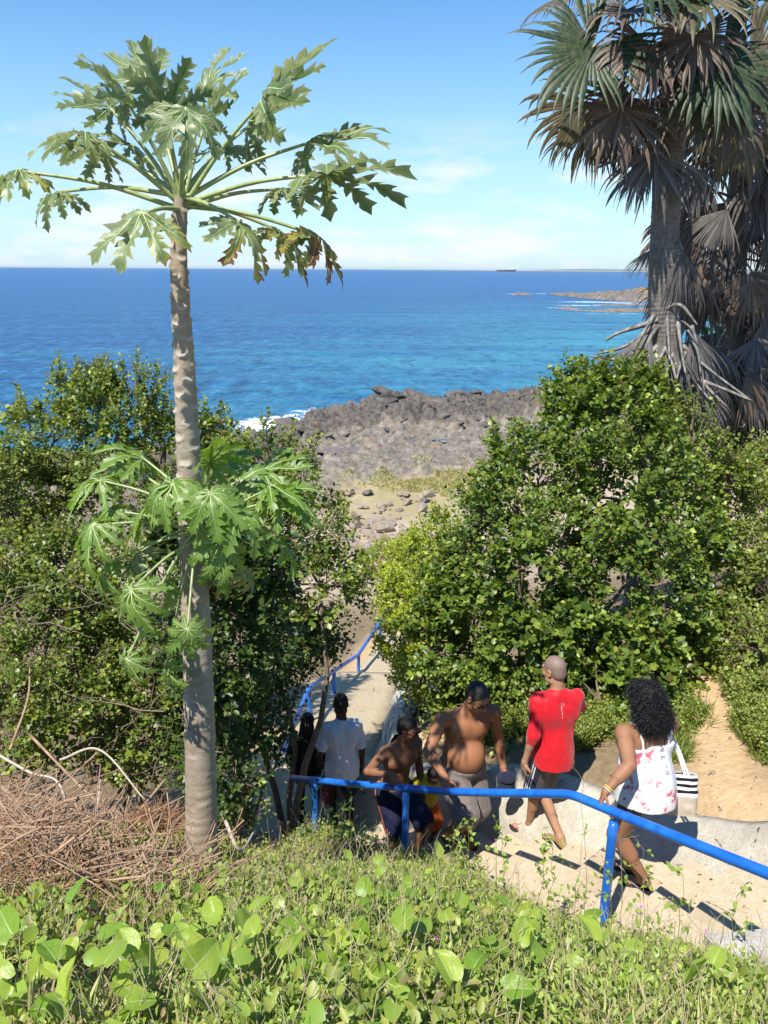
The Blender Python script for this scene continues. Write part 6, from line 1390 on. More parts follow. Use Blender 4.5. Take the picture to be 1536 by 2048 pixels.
        e((0, .088, -.056), (.024, .012, .006), .005); e((0, .086, -.066), (.021, .012, .007), .005)
        for g in (-1, 1):
            e((g * .076, -.006, -.006), (.010, .021, .033), .006); e((g * .082, -.002, -.004), (.006, .012, .020), .003, 1)
    def hand(s, B, g):
        k = s.k; w, f, pn = s.wr[g], s.fd[g], s.pn[g]; pn = norm(pn - f * (pn @ f)); sd = np.cross(f, pn) * g * -1.0   # towards the thumb
        c = s.curl[g]; Rm = np.stack([sd, pn, f], 1)
        B.cone(w, w + f * .02 * k, .026 * k, .027 * k, .012); B.ell(w + f * .052 * k, np.array((.041, .0165, .050)) * k, Rm, .012)
        for i, (o, l) in enumerate(((.029, .072), (.010, .080), (-.010, .075), (-.028, .060))):
            p = w + f * (.090 - .006 * abs(i - 1.2)) * k + sd * o * k; r_ = (.0095 if i < 3 else .0082) * k; a = c * .9; fan_ = sd * o * 1.6
            for j, sg in enumerate((.46, .32, .24)):
                d = norm(f * math.cos(a) + pn * math.sin(a) + fan_ * (1 - c)); q = p + d * l * sg * k; B.cone(p, q, r_, r_ * .9, .004); p = q; r_ *= .93; a += c * 1.0
        p = w + f * .028 * k + sd * .030 * k; d = norm(f * .62 + sd * .70 + pn * (.25 + .5 * c)); q = p + d * .042 * k; B.cone(p, q, .0135 * k, .0108 * k, .010); d = norm(f * .85 + sd * (.35 - .5 * c) + pn * (.25 + .9 * c)); B.cone(q, q + d * .036 * k, .0105 * k, .0088 * k, .004)
    def foot(s, B, g):
        k = s.k; an, t_ = s.an[g], s.toe[g]; up = np.array((0, 0, 1.0)); sd = norm(np.cross(t_, up)) * -g           # inner side
        g0 = an - up * .085 * k + up * .0
        B.cone(an, an - up * .035 * k - t_ * .012 * k, .036 * k, .038 * k, .02); B.ell(g0 - t_ * .035 * k + up * .034 * k, np.array((.034, .036, .034)) * k, I3, .02)
        B.cone(an - up * .03 * k + t_ * .02 * k, g0 + t_ * .115 * k + up * .022 * k, .034 * k, .020 * k, .02); B.ell(g0 + t_ * .11 * k + up * .020 * k, np.array((.043, .045, .018)) * k, frame(sd, None, up), .02)
        for i in range(5):
            o = .030 - .0155 * i; l = (.052, .050, .044, .036, .028)[i]; r_ = .012 if i == 0 else .0085; p = g0 + t_ * (.128 - .006 * i) * k + sd * o * k + up * .015 * k; B.cone(p, p + t_ * l * .62 * k - up * .003, r_ * k, r_ * .9 * k, .004)
    # ---- clothes
    def child(s, name, V, Fq, root, mat, wr=0.0, wf=14., seed=0., attrs=None):
        if wr:
            me0 = mesh_np('t', V, Fq); N_ = np.zeros(len(V) * 3, dtype=np.float32); me0.vertices.foreach_get('normal', N_); N_ = N_.reshape(-1, 3); bpy.data.meshes.remove(me0)
            n = np.array([mnoise.noise(Vector((p[0] * wf, p[1] * wf, p[2] * wf * .55 + seed))) + .6 * mnoise.noise(Vector((p[0] * wf * 2.3 + p[2] * 9, p[1] * wf * 2.3, p[2] * wf * 1.1 + seed))) for p in V]); V = V + N_ * (n * wr)[:, None]
        o = link(name, mesh_np(name, V, Fq, smooth=True, attrs=attrs), root, mat); return o
    def shirt(s, root, mat, inf=.014, sleeve=.75, hem=-.02, flare=.02, name='shirt', vox=.006, neck=.50, wr=.007, elbow=None, loose=.0):
        B = Sdf(); k = s.k; s.torso(B, inf, .04); T = s.T; b = s.br
        fl = np.diag((1.0, .74, 1.0)); B.ell(T(0, -.006, .17), np.array((.156 * b + flare * .6 + s.belly * .2, .112 + flare * .6 + s.belly * .3, .27)) * k + inf * .5, s.Rt, .05); B.ell(T(0, -.026, hem), np.array((.172 * s.hip + flare, .158 + flare, .34)) * k + inf * .5, s.Rt, .06)
        B.cone(T(0, -.014, .49), T(0, -.005, .535), .062 * k + inf * .5, .058 * k + inf * .3, .03)
        B.cut(T(0, 0, hem), s.Rt @ np.array((0, 0, 1.0)))
        ends = {}
        for g in (-1, 1):
            a, e, w = s.sh[g], s.el[g], s.wr[g]
            B.ell(a + (0, 0, -.008), np.array((.054, .054, .056)) * k * s.limb + inf * .8, I3, .03)
            if sleeve <= 1:
                q = a + (e - a) * sleeve; B.cone(a, q, .050 * k * s.limb + inf * .8, .046 * k * s.limb + inf * 1.2 + loose, .022)
            else:
                q = e + (w - e) * (sleeve - 1); B.cone(a, e, .050 * k * s.limb + inf * .8, .043 * k * s.limb + inf, .022); B.cone(e, q, .043 * k * s.limb + inf, .036 * k * s.limb + inf, .015)
        B.ell(s.headc, np.array((.09, .1, .1)) * k, s.Rh, .005, 1)
        V, Fq = B.mesh(vox); return s.child(name, V, Fq, root, mat, wr, 11., s.pel[0] * 3)
    def shorts(s, root, mat, length=.75, inf=.012, flare=.03, name='shorts', top=.075, vox=.006, wr=.0045, attr=True):
        B = Sdf(); k = s.k; s.seat(B, inf * .7); c = s.pel + s.Rt @ np.array((0, 0, .045)) * k; B.ell(s.pel + s.Rp @ np.array((0, 0, .03)) * k, np.array((.158 * s.hip, .112, .12)) * k + inf, s.Rp, .05)
        if s.belly: B.ell(s.T(0, .04 + s.belly * .3, .04), np.array((.14, .09 + s.belly * .25, .10)) * k + inf, s.Rt, .05)
        for g in (-1, 1):
            h, kn = s.hipj[g], s.kn[g]; q = h + (kn - h) * length; B.cone(h, q, .090 * k * (.5 + .5 * s.hip) * s.limb + inf, .066 * k * s.limb + inf + flare, .025)
        B.cut(s.T(0, 0, top), -(s.Rt @ np.array((0, 0, 1.0))))
        # flat leg openings
        V, Fq = B.mesh(vox)
        at = {}
        if attr:
            u = np.zeros(len(V)); 
            best = np.full(len(V), 9.0)
            for g in (-1, 1):
                h, kn = s.hipj[g], s.kn[g]; ax_ = norm(kn - h); out = s.Rp @ np.array((g, 0, 0.0)); out = norm(out - ax_ * (out @ ax_)); fw = np.cross(ax_, out); q = V - h; d = np.linalg.norm(q - np.outer(q @ ax_, ax_), axis=1); ang = np.where((q @ out) > 0, q @ fw, 1.0)
                m = d < best; best = np.where(m, d, best); u = np.where(m, ang, u)
            at = {'strip': u}
        return s.child(name, V, Fq, root, mat, wr, 14., s.pel[1] * 2, at)
    def flipflops(s, root, mat, strap_mat, name='flip_flop'):
        k = s.k
        for g in (-1, 1):
            an, t_ = s.an[g], s.toe[g]; up = np.array((0, 0, 1.0)); sd = norm(np.cross(t_, up)) * -g; g0 = an - up * .085 * k; B = Sdf(); Rm = np.stack([sd, t_, np.cross(sd, t_)], 1)
            B.ell(g0 + t_ * .10 * k - up * .004, np.array((.052, .085, .03)) * k, Rm, .02); B.ell(g0 - t_ * .03 * k - up * .004, np.array((.042, .055, .03)) * k, Rm, .03); B.cut(g0 + up * .006, -np.cross(sd, t_) * np.sign(np.cross(sd, t_)[2])); B.cut(g0 - up * .012, np.cross(sd, t_) * np.sign(np.cross(sd, t_)[2]))
            V, Fq = B.mesh(.004); o = s.child(name, V, Fq, root, mat); P_ = g0 + t_ * .135 * k + sd * .010 * k
            pths = []
            for q in (1, -1): pths.append((curve_pts([P_ + up * .012, P_ + up * .035 - t_ * .02 * k + sd * q * .012 * k, g0 + t_ * .06 * k + sd * q * .040 * k + up * .034 * k, g0 + t_ * .01 * k + sd * q * .044 * k + up * .006], 12), np.full(12, .0062)))
            V, Fq = tubes(pths, 6); link('strap', mesh_np('strap', V, Fq, smooth=True), o, strap_mat)
    def hair_cap(s, root, mat, grow=1.055, line=(0, .045, .055), tilt=(0, -.75, .62), vox=.004, wr=.003, nape=-.06):
        B = Sdf(); k = s.k; B.ell(s.Hh(0, -.016, .037), np.array((.0745, .095, .086)) * k * grow, s.Rh, .02); B.ell(s.Hh(0, -.045, -.015), np.array((.066, .060, .065)) * k * grow, s.Rh, .02)
        B.cut(s.Hh(*line), s.Rh @ np.array(tilt)); B.cut(s.Hh(0, 0, nape), s.Rh @ np.array((0, 0, 1.0)))
        for g in (-1, 1): B.ell(s.Hh(g * .078, -.002, -.008), np.array((.016, .026, .036)) * k, s.Rh, .004, 1)
        V, Fq = B.mesh(vox); return s.child('hair', V, Fq, root, mat, wr, 90., 1.)
    def sunglasses(s, root, fm, lm):
        k = s.k; B = Sdf(); H = s.Hh
        B.cone(H(-.012, .104, .010), H(.012, .104, .010), .0035, .0035, .004)
        for g in (-1, 1): B.cone(H(g * .064, .088, .014), H(g * .079, -.005, .012), .0035, .0032, .004); B.cone(H(g * .012, .103, .017), H(g * .064, .088, .017), .0034, .0036, .004)
        V, Fq = B.mesh(.0025); o = s.child('sunglasses', V, Fq, root, fm)
        for g in (-1, 1):
            B = Sdf(); B.ell(H(g * .036, .098, .003), np.array((.028, .0065, .019)) * k, s.Rh @ rz(-g * .28), .004); V, Fq = B.mesh(.0025); s.child('lens', V, Fq, o, lm)
def skin_mat(name, a, b, blotch=(0.05, 0.02, 0.012)):
    t = NT(name); n = t.noise(5, 4, .6, vec=t.objpos()); n2 = t.noise(160, 3, .6, vec=t.objpos()); c = t.mix(t.rng(n, .3, .7), a, b); c = t.mix(t.rng(n2, .60, .72, 0, .25), c, blotch)
    p = t.n('ShaderNodeBsdfPrincipled'); t.set(p.inputs['Base Color'], c); p.inputs['Roughness'].default_value = .58; p.inputs['Specular IOR Level'].default_value = .30; p.inputs['Subsurface Weight'].default_value = .08; p.inputs['Subsurface Radius'].default_value = (.02, .008, .004); t.set(p.inputs['Normal'], t.bump(n2, .12, .002)); return t.done(p.outputs[0])
def cloth_mat(name, a, b, rough=.85, sheen=.2, scale=30):
    t = NT(name); n = t.noise(scale, 5, .6, vec=t.objpos()); w = t.n('ShaderNodeTexWave', {'Scale': 260.0, 'Distortion': 1.0, 'Vector': t.objpos()}, bands_direction='DIAGONAL'); c = t.mix(t.rng(n, .3, .7), a, b)
    return t.done(t.bsdf(c, rough, t.bump(t.math('ADD', n, t.math('MULTIPLY', w.outputs['Fac'], .12)), .15, .004), .25, **{'Sheen Weight': sheen}))
M['skin_brown'] = skin_mat('skin_brown', (0.24, 0.115, 0.062), (0.31, 0.155, 0.085)); M['skin_tan'] = skin_mat('skin_tan', (0.31, 0.165, 0.095), (0.38, 0.21, 0.125)); M['skin_dark'] = skin_mat('skin_dark', (0.055, 0.030, 0.021), (0.085, 0.045, 0.030), (.02, .01, .008)); M['skin_deep'] = skin_mat('skin_deep', (0.20, 0.088, 0.045), (0.26, 0.12, 0.062)); M['skin_ruddy'] = skin_mat('skin_ruddy', (0.27, 0.115, 0.055), (0.34, 0.15, 0.075))
M['hair'] = plain_mat('black_hair', (0.006, 0.005, 0.005), (0.018, 0.015, 0.013), 120, .55, .9, .006, .3, (1, 1, .3), True); M['hair_grey'] = plain_mat('greying_hair', (0.006, 0.006, 0.006), (0.045, 0.043, 0.042), 150, .55, 1.0, .006, .3, (1.6, .35, 1), True); M['stubble'] = plain_mat('cropped_hair', (0.16, 0.105, 0.08), (0.24, 0.17, 0.135), 220, .6, .4, .002, .4, None, True)
M['red_cloth'] = cloth_mat('red_cloth', (0.46, 0.004, 0.012), (0.56, 0.007, 0.018), .6); M['white_cloth'] = cloth_mat('white_cloth', (0.62, 0.62, 0.66), (0.72, 0.72, 0.75)); M['black_cloth'] = cloth_mat('black_cloth', (0.008, 0.008, 0.009), (0.016, 0.015, 0.016)); M['grey_brown'] = cloth_mat('taupe_cloth', (0.13, 0.105, 0.095), (0.19, 0.155, 0.14)); M['denim'] = cloth_mat('denim', (0.045, 0.065, 0.12), (0.10, 0.13, 0.20)); M['navy_denim'] = cloth_mat('navy_denim', (0.018, 0.024, 0.05), (0.035, 0.045, 0.085)); M['pale_denim'] = cloth_mat('pale_denim', (0.13, 0.18, 0.24), (0.22, 0.28, 0.34)); M['yellow_cloth'] = cloth_mat('yellow_cloth', (0.70, 0.52, 0.02), (0.80, 0.62, 0.04)); M['royal_cloth'] = cloth_mat('royal_blue_cloth', (0.012, 0.025, 0.24), (0.02, 0.04, 0.34)); M['orange_cloth'] = cloth_mat('orange_cloth', (0.75, 0.10, 0.012), (0.80, 0.16, 0.03)); M['navy_cloth'] = cloth_mat('navy_cloth', (0.008, 0.011, 0.032), (0.016, 0.020, 0.05)); M['dark_sole'] = plain_mat('dark_rubber', (0.012, 0.011, 0.012), (0.03, 0.028, 0.03), 60, .6, .2, .003); M['white_strap'] = plain_mat('pale_strap', (0.55, 0.55, 0.55), (0.68, 0.67, 0.66), 60, .5); M['lens'] = plain_mat('dark_lens', (0.004, 0.004, 0.006), (0.008, 0.008, 0.01), 20, .08, 0.0); M['frame'] = plain_mat('glasses_frame', (0.02, 0.014, 0.01), (0.05, 0.03, 0.02), 60, .3)
# striped shorts: navy with three white side stripes, greyer front panel
t = NT('striped_shorts'); u = t.attr('strip'); 
def band(x0, x1): return t.math('MULTIPLY', t.math('GREATER_THAN', u, x0), t.math('LESS_THAN', u, x1))
st3 = t.math('ADD', t.math('ADD', band(-.030, -.019), band(-.006, .005)), band(.018, .029)); n = t.noise(30, 4, vec=t.objpos()); base_ = t.mix(t.rng(n, .3, .7), (0.075, 0.068, 0.066), (0.105, 0.096, 0.09)); sidep = t.math('MULTIPLY', t.math('GREATER_THAN', u, -.07), t.math('LESS_THAN', u, .07)); c = t.mix(sidep, base_, (0.022, 0.026, 0.055)); c = t.mix(st3, c, (0.78, 0.78, 0.80)); M['striped'] = t.done(t.bsdf(c, .8, t.bump(n, .2, .004), .25))
t = NT('piped_shorts'); u = t.attr('strip'); n = t.noise(30, 4, vec=t.objpos()); c = t.mix(t.rng(n, .3, .7), (0.008, 0.011, 0.035), (0.016, 0.02, 0.055)); c = t.mix(t.math('MULTIPLY', t.math('GREATER_THAN', u, -.010), t.math('LESS_THAN', u, .004)), c, (0.80, 0.20, 0.04)); M['piped'] = t.done(t.bsdf(c, .8, t.bump(n, .2, .004), .25))
# white top with a loose red and grey leaf print
t = NT('printed_top'); v_ = t.objpos(); n1 = t.noise(7, 2, .5, vec=v_); n2 = t.noise(19, 5, .7, vec=v_); n3 = t.noise(48, 4, .6, vec=v_); vw = t.n('ShaderNodeTexVoronoi', {'Scale': 11.0, 'Vector': v_}).outputs['Distance']
c = t.mix(t.rng(n3, .3, .7), (0.66, 0.65, 0.66), (0.76, 0.75, 0.76)); red = t.math('MULTIPLY', t.rng(n1, .56, .62), t.rng(n2, .47, .53)); c = t.mix(t.math('MULTIPLY', red, .85), c, (0.62, 0.05, 0.09)); gr_ = t.math('MULTIPLY', t.rng(n1, .42, .36), t.math('MULTIPLY', t.rng(n2, .56, .59), t.rng(n2, .66, .62))); c = t.mix(gr_, c, (0.09, 0.085, 0.11)); M['printed'] = t.done(t.bsdf(c, .85, t.bump(n3, .2, .004), .2))

def stand(px, Y, w=None, t_=None):
    return None
def foot_on(p, root):
    """step height below a world place, in the root's frame"""
    tt = (p[0] - ST0[0]) * SD[0] + (p[1] - ST0[1]) * SD[1]
    return float(stair_z(tt)) if tt < TL else float(ramp_z(p[1]))
def finish(o, loc, label, kids=True):
    o.location = loc; tag(o, label, 'person'); return o
def stair_at(px, py):
    best = None
    for k in range(-6, 13):
        z = Z0 - RISE * k; p = WZ(px, py, z); tt = (p.x - ST0[0]) * SD[0] + (p.y - ST0[1]) * SD[1]; kk = min(12, int(stair_k(tt))); e = abs(kk - k)
        if best is None or e < best[0]: best = (e, Vector((p.x, p.y, z)))
    return best[1]
A3 = lambda v: np.array(tuple(v))
def rail_grab(px, Yg, root, along, drop=0.0):
    """wrist place and hand direction for a hand closed over the near rail"""
    return None
# --- the woman with the striped bag, walking down
lf, rf = stair_at(1284, 1772), stair_at(1258, 1742)
ro = Vector((lf.x, lf.y, lf.z)); mid = (A3(lf) + A3(rf)) / 2 - A3(ro)
rail_p = W(1203, 1613, 4.29)
wst = A3(rail_p - ro) + (0.035, 0.05, 0.075)
w_ = Person(1.55, R(42), (mid[0] - .02, mid[1] + .02, .785 + mid[2] * .5), lean=R(5), tyaw=R(-22), head=(R(6), R(14)), sh=.180, limb=1.27, hip=1.20, bust=1, breadth=1.14,
            arms={-1: dict(hand=wst, rel=False, hint=(-.5, -1, -.1), dir=(-.55, -.45, -.75), palm=(.35, -.45, -.6), curl=.75), 1: dict(hand=(.17, .20, .17), hint=(1.0, -.35, -.3), dir=(-.6, .6, .5), palm=(-.5, -.6, 0), curl=.9)},
            feet={-1: dict(at=(0, 0, 0), yaw=R(70), hint=(-.9, .35, .2)), 1: dict(at=A3(rf) - A3(ro), yaw=R(52))})
body = w_.body('person', M['skin_brown'])
finish(body, ro, 'woman with curly black hair and white printed top, walking down holding the blue rail')
# camisole with thin straps
B = Sdf(); k = w_.k; inf = .016; w_.torso(B, inf, .07); T = w_.T
B.ell(T(0, -.01, .14), np.array((.178, .138, .26)) * k + inf, w_.Rt, .06); B.ell(T(0, -.038, -.115), np.array((.222, .200, .38)) * k + inf, w_.Rt, .08)
B.cut(T(0, 0, -.115), w_.Rt @ np.array((.08, .05, 1.0))); B.cut(T(0, 0, .40), w_.Rt @ np.array((0, .22, -1.0)))
for g in (-1, 1): B.ell(T(g * .215, 0, .43), np.array((.062, .15, .13)) * k, w_.Rt, .02, 1)
V, Fq = B.mesh(.0055); top = w_.child('camisole', V, Fq, body, M['printed'], .0065, 11., 2.)
for g in (-1, 1):
    pts = [T(g * .112, -.125, .375), T(g * .118, -.112, .45), T(g * .122, -.055, .525), T(g * .118, .02, .525), T(g * .10, .10, .43)]
    V, Fq = tubes([(curve_pts(pts, 18), np.full(18, .0075))], 7); link('shoulder_strap', mesh_np('shoulder_strap', V, Fq, smooth=True), top, M['white_cloth'])
    pts = [T(g * .085, -.118, .36), T(g * .09, -.105, .44), T(g * .10, -.05, .52), T(g * .10, .02, .52)]
    V, Fq = tubes([(curve_pts(pts, 16), np.full(16, .006))], 6); link('bra_strap', mesh_np('bra_strap', V, Fq, smooth=True), body, M['black_cloth'])
w_.shorts(body, M['navy_denim'], length=.34, inf=.012, flare=.015)
w_.flipflops(body, M['dark_sole'], M['white_strap'])
pw = w_.wr[-1]; fwd = w_.fd[-1]
for q, mt in ((.0, 'white_strap'), (.014, 'yellow_cloth')):
    c_ = w_.wr[-1] - norm(w_.wr[-1] - w_.el[-1]) * (.015 + q); Fm = frame((1, 0, 0), None, w_.wr[-1] - w_.el[-1]); ring = np.array([c_ + Fm[:, 0] * math.cos(a) * .031 + Fm[:, 1] * math.sin(a) * .031 for a in np.linspace(0, 6.2832, 25)])
    V, Fq = tubes([(ring, np.full(25, .0035))], 6, False); link('bracelet', mesh_np('bracelet', V, Fq, smooth=True), body, M[mt])
# curly hair: a shaped mass grown over with coils
B = Sdf(); H = w_.Hh
for c, r in (((0, -.035, .045), (.105, .112, .098)), ((0, -.085, -.03), (.112, .082, .11)), ((0, -.105, -.13), (.138, .076, .11)), ((0, -.105, -.15), (.118, .062, .06)), ((.065, -.06, -.09), (.06, .07, .12)), ((-.065, -.06, -.09), (.06, .07, .12))): B.ell(H(*c), np.array(r) * k * 1.02, w_.Rh, .04)
V, Fq = B.mesh(.012, smooth=1); rc = np.random.default_rng(5); 
core = V.mean(0) + (V - V.mean(0)) * .93
hair = link('hair', mesh_np('hair', core, Fq, smooth=True), body, M['hair'])
sel = rc.choice(len(V), min(len(V), 3000), replace=False); me0 = mesh_np('t', V, Fq); N_ = np.zeros(len(V) * 3, dtype=np.float32); me0.vertices.foreach_get('normal', N_); N_ = N_.reshape(-1, 3); bpy.data.meshes.remove(me0); paths = []
for i in sel:
    p = V[i] - N_[i] * .006; d = norm(N_[i] * .75 + np.array((0, 0, -.9)) + rc.normal(size=3) * .35); u = norm(np.cross(d, rc.normal(size=3))); v = np.cross(d, u); L = rc.uniform(.03, .075); r0 = rc.uniform(.004, .009); ph = rc.uniform(0, 6.3); tn = rc.uniform(1.2, 2.2) * 6.283
    paths.append((np.array([p + d * L * s + (u * math.cos(ph + tn * s) + v * math.sin(ph + tn * s)) * r0 for s in np.linspace(0, 1, 10)]), np.linspace(.0023, .0009, 10)))
V, Fq = tubes(paths, 3, False); M['curl'] = plain_mat('curl_hair', (0.006, 0.006, 0.007), (0.014, 0.013, 0.014), 60, .40, 0.0, spec=.45); link('curls', mesh_np('curls', V, Fq, smooth=True), hair, M['curl'])['kind'] = 'stuff'
# her bag
def tote(loc, yaw, s=1.0):
    Wd, Ht, Dp = .15, .31, .055; n = 32; V = []; Fq = []; zz = np.concatenate([np.linspace(0, 1, 26)]); Rm = rz(yaw)
    for z in zz:
        for a in np.arange(n) * 2 * math.pi / n:
            ca, sa = math.cos(a), math.sin(a); ex = .42; x = Wd * np.sign(ca) * abs(ca) ** ex * (1 - .10 * z ** 2); y = Dp * np.sign(sa) * abs(sa) ** ex * (1.1 - .75 * z ** 1.5); 
            p = Vector((x, y, z * Ht)); nn = mnoise.noise(p * 17 + Vector((3, 0, 0))) * .010 + mnoise.noise(p * 42) * .004; V.append(tuple(Rm @ (np.array(p) + np.array((ca * nn * .5, sa * nn, nn * .4)))))
    m = len(zz)
    for i in range(m - 1):
        for j in range(n): Fq.append((i * n + j, i * n + (j + 1) % n, (i + 1) * n + (j + 1) % n, (i + 1) * n + j))
    return np.array(V), np.array(Fq), Rm
t = NT('tote_canvas'); z_ = t.n('ShaderNodeSeparateXYZ', {0: t.objpos()}).outputs['Z']; n = t.noise(26, 5, .6, vec=t.objpos())
canv = t.mix(t.rng(n, .3, .7), (0.42, 0.36, 0.28), (0.54, 0.47, 0.385)); wv = t.math('FRACT', t.math('MULTIPLY', t.math('SUBTRACT', z_, .150), 1 / .046)); stp = t.mix(t.math('GREATER_THAN', wv, .5), (0.72, 0.71, 0.68), (0.010, 0.011, 0.022)); c = t.mix(t.math('GREATER_THAN', z_, .150), canv, stp); M['tote'] = t.done(t.bsdf(c, .85, t.bump(n, .3, .006), .2))
bl = W(1346, 1620, ro.y + .14); bag = empty('tote_bag', bl, 'canvas tote with navy and white stripes and rope handles hanging from the woman\'s right shoulder', 'bag')
V, Fq, Rm = tote(bl, R(-8)); link('bag_body', mesh_np('bag_body', V, Fq, smooth=True), bag, M['tote'])
shp = A3(ro) + w_.T(.145, -.02, .535) - A3(bl); shp2 = A3(ro) + w_.T(.150, -.09, .50) - A3(bl); shf = A3(ro) + w_.T(.150, .055, .49) - A3(bl)
for y0, x0, x1, mid_ in ((-.018, -.085, .055, shp2), (.018, -.06, .08, shp)):
    pts = [Rm @ np.array((x0, y0, .275)), (Rm @ np.array((x0, y0, .30))) * .5 + mid_ * .5 + (-.02, -.015, 0), mid_ + (0, -.025, -.03), shp + (.0, .01, .012), shf, (Rm @ np.array((x1, y0, .30))) * .45 + shf * .55 + (.03, .02, 0), Rm @ np.array((x1, y0, .275))]
    C_ = curve_pts(pts, 70); T_ = norm(np.gradient(C_, axis=0)); u = norm(np.cross(T_, (0, 1.0, .2))); v = np.cross(T_, u); s_ = np.linspace(0, 1, 70)[:, None]; paths = [(C_ + (u * np.cos(s_ * 95 + o) + v * np.sin(s_ * 95 + o)) * .0052, np.full(70, .0062)) for o in (0, 2.094, 4.189)]
    V, Fq = tubes(paths, 6, False); link('rope_handle', mesh_np('rope_handle', V, Fq, smooth=True), bag, M['white_cloth'])

# --- the man in red
lf, rf = stair_at(1056, 1672), stair_at(1120, 1692); ro = Vector((rf.x, rf.y, rf.z)); mid = (A3(lf) + A3(rf)) / 2 - A3(ro)
m_ = Person(1.76, R(30), (mid[0] + .01, mid[1], .885 + mid[2] * .5), lean=R(3), side=R(2), tyaw=R(-16), head=(R(28), R(10)), sh=.178, limb=.90, hip=.96,
            arms={-1: dict(hand=(-.27, .02, -.03), hint=(-.3, -1, 0), dir=(.02, .15, -1), palm=(.8, .3, 0), curl=.35), 1: dict(hand=(.17, .25, .24), hint=(1.4, -.5, -.4), curl=.6)},
            feet={-1: dict(at=A3(lf) - A3(ro), yaw=R(62)), 1: dict(at=(0, 0, 0), yaw=R(40))})
body = m_.body('person', M['skin_tan']); finish(body, ro, 'slim man with shaved head in a bright red long sleeved shirt, seen from behind')
sh_ = m_.shirt(body, M['red_cloth'], inf=.013, sleeve=1.22, hem=-.10, flare=.004, wr=.009, loose=.006); m_.shorts(body, M['striped'], length=.93, inf=.012, flare=.026, top=-.03); m_.flipflops(body, M['dark_sole'], M['white_strap'])
m_.hair_cap(body, M['stubble'], grow=1.012, line=(0, .055, .055), tilt=(0, -.8, .6), wr=.0006, nape=-.075)
# small pale print between the shoulder blades
dg = bpy.context.evaluated_depsgraph_get()
from mathutils.bvhtree import BVHTree
def bvh_of(o): return BVHTree.FromPolygons([v.co.copy() for v in o.data.vertices], [tuple(p.vertices) for p in o.data.polygons])
bt = bvh_of(sh_); back = Vector(m_.Rt @ np.array((0, -1.0, 0))); V, Fq = [], []
rp_ = random.Random(8)
for i in range(11):
    zc = .475 - i * .0115; 
    for j in range(2 if i < 3 else 1):
        xc = .006 * j - .004 + rp_.uniform(-.002, .002) + (.012 if j else 0); w2, h2 = rp_.uniform(.0018, .0045), rp_.uniform(.0018, .0036); b = len(V)
        for sx_, sz_ in ((-1, -1), (1, -1), (1, 1), (-1, 1)):
            q = Vector(m_.T((xc + sx_ * w2) / m_.k, -.3, (zc + sz_ * h2))); hit = bt.ray_cast(q, -back)
            V.append(tuple((hit[0] if hit[0] else q) + back * .0012))
        Fq.append((b, b + 1, b + 2, b + 3))
link('shirt_print', mesh_np('shirt_print', np.array(V), np.array(Fq)), sh_, M['white_strap'])

# --- the big bare-chested man coming up
ro = stair_at(915, 1700); ro = Vector((ro.x, ro.y, ro.z)); rp2 = W(893, 1581, 5.42); wst = A3(rp2 - ro) + (-.01, .055, .085)
b_ = Person(1.84, R(203), (0, 0, .925), lean=R(6), side=R(-3), tyaw=R(-4), head=(R(18), R(26)), sh=.205, limb=1.12, hip=1.08, belly=.085, breadth=1.12,
            arms={1: dict(hand=wst, rel=False, hint=(.6, -1, 0), dir=(.10, -.55, -.80), palm=(.2, -.5, -.35), curl=.80), -1: dict(hand=(-.31, .16, -.02), hint=(-.5, -1, 0), dir=(.05, .3, -.95), palm=(.9, .35, 0), curl=.75)},
            feet={1: dict(at=(-.10, -.09, RISE), yaw=R(205)), -1: dict(at=(.10, .18, 0), yaw=R(200))})
body = b_.body('person', M['skin_ruddy']); finish(body, ro, 'large bare-chested man in taupe shorts and glasses, one hand on the rail')
b_.shorts(body, M['grey_brown'], length=.86, inf=.017, flare=.030, top=.045); b_.hair_cap(body, M['hair_grey'], grow=1.05, line=(0, .058, .062), tilt=(0, -.80, .60), wr=.0045); b_.sunglasses(body, M['frame'], M['lens']); b_.flipflops(body, M['dark_sole'], M['dark_sole'])
for g in (-1, 1):
    B = Sdf(); hit = None
    bt = bvh_of(body); q = Vector(b_.T(g * .09, .4, .345)); h_ = bt.ray_cast(q, Vector(b_.Rt @ np.array((0, -1.0, 0))))
    if h_[0]: B.ell(np.array(h_[0]), (.013, .013, .006), frame((1, 0, 0), None, tuple(h_[1])), .002); V, Fq = B.mesh(.0025); b_.child('nipple', V, Fq, body, M['skin_dark'])
# the folded dark cap in his hand
wl_ = A3(ro) + b_.wr[-1]; cp = Vector(wl_ + np.array((.02, -.045, -.075))); cap = empty('cap', cp, 'navy blue cap held in the hand of the large bare-chested man', 'cap')
B = Sdf(); B.ell((0, 0, -.02), (.085, .062, .080), frame((1, 0, .2), None, (0, .25, 1)), .02); B.ell((-.01, -.005, -.10), (.072, .055, .05), I3, .03); V, Fq = B.mesh(.005); b_.child('crown', V, Fq, cap, M['navy_cloth'], .004, 20.)
B = Sdf(); B.ell((.0, -.055, .045), (.075, .012, .055), frame((1, 0, .1), None, (.1, .45, 1)), .01); V, Fq = B.mesh(.005); b_.child('peak', V, Fq, cap, M['navy_cloth'], .001, 20.)

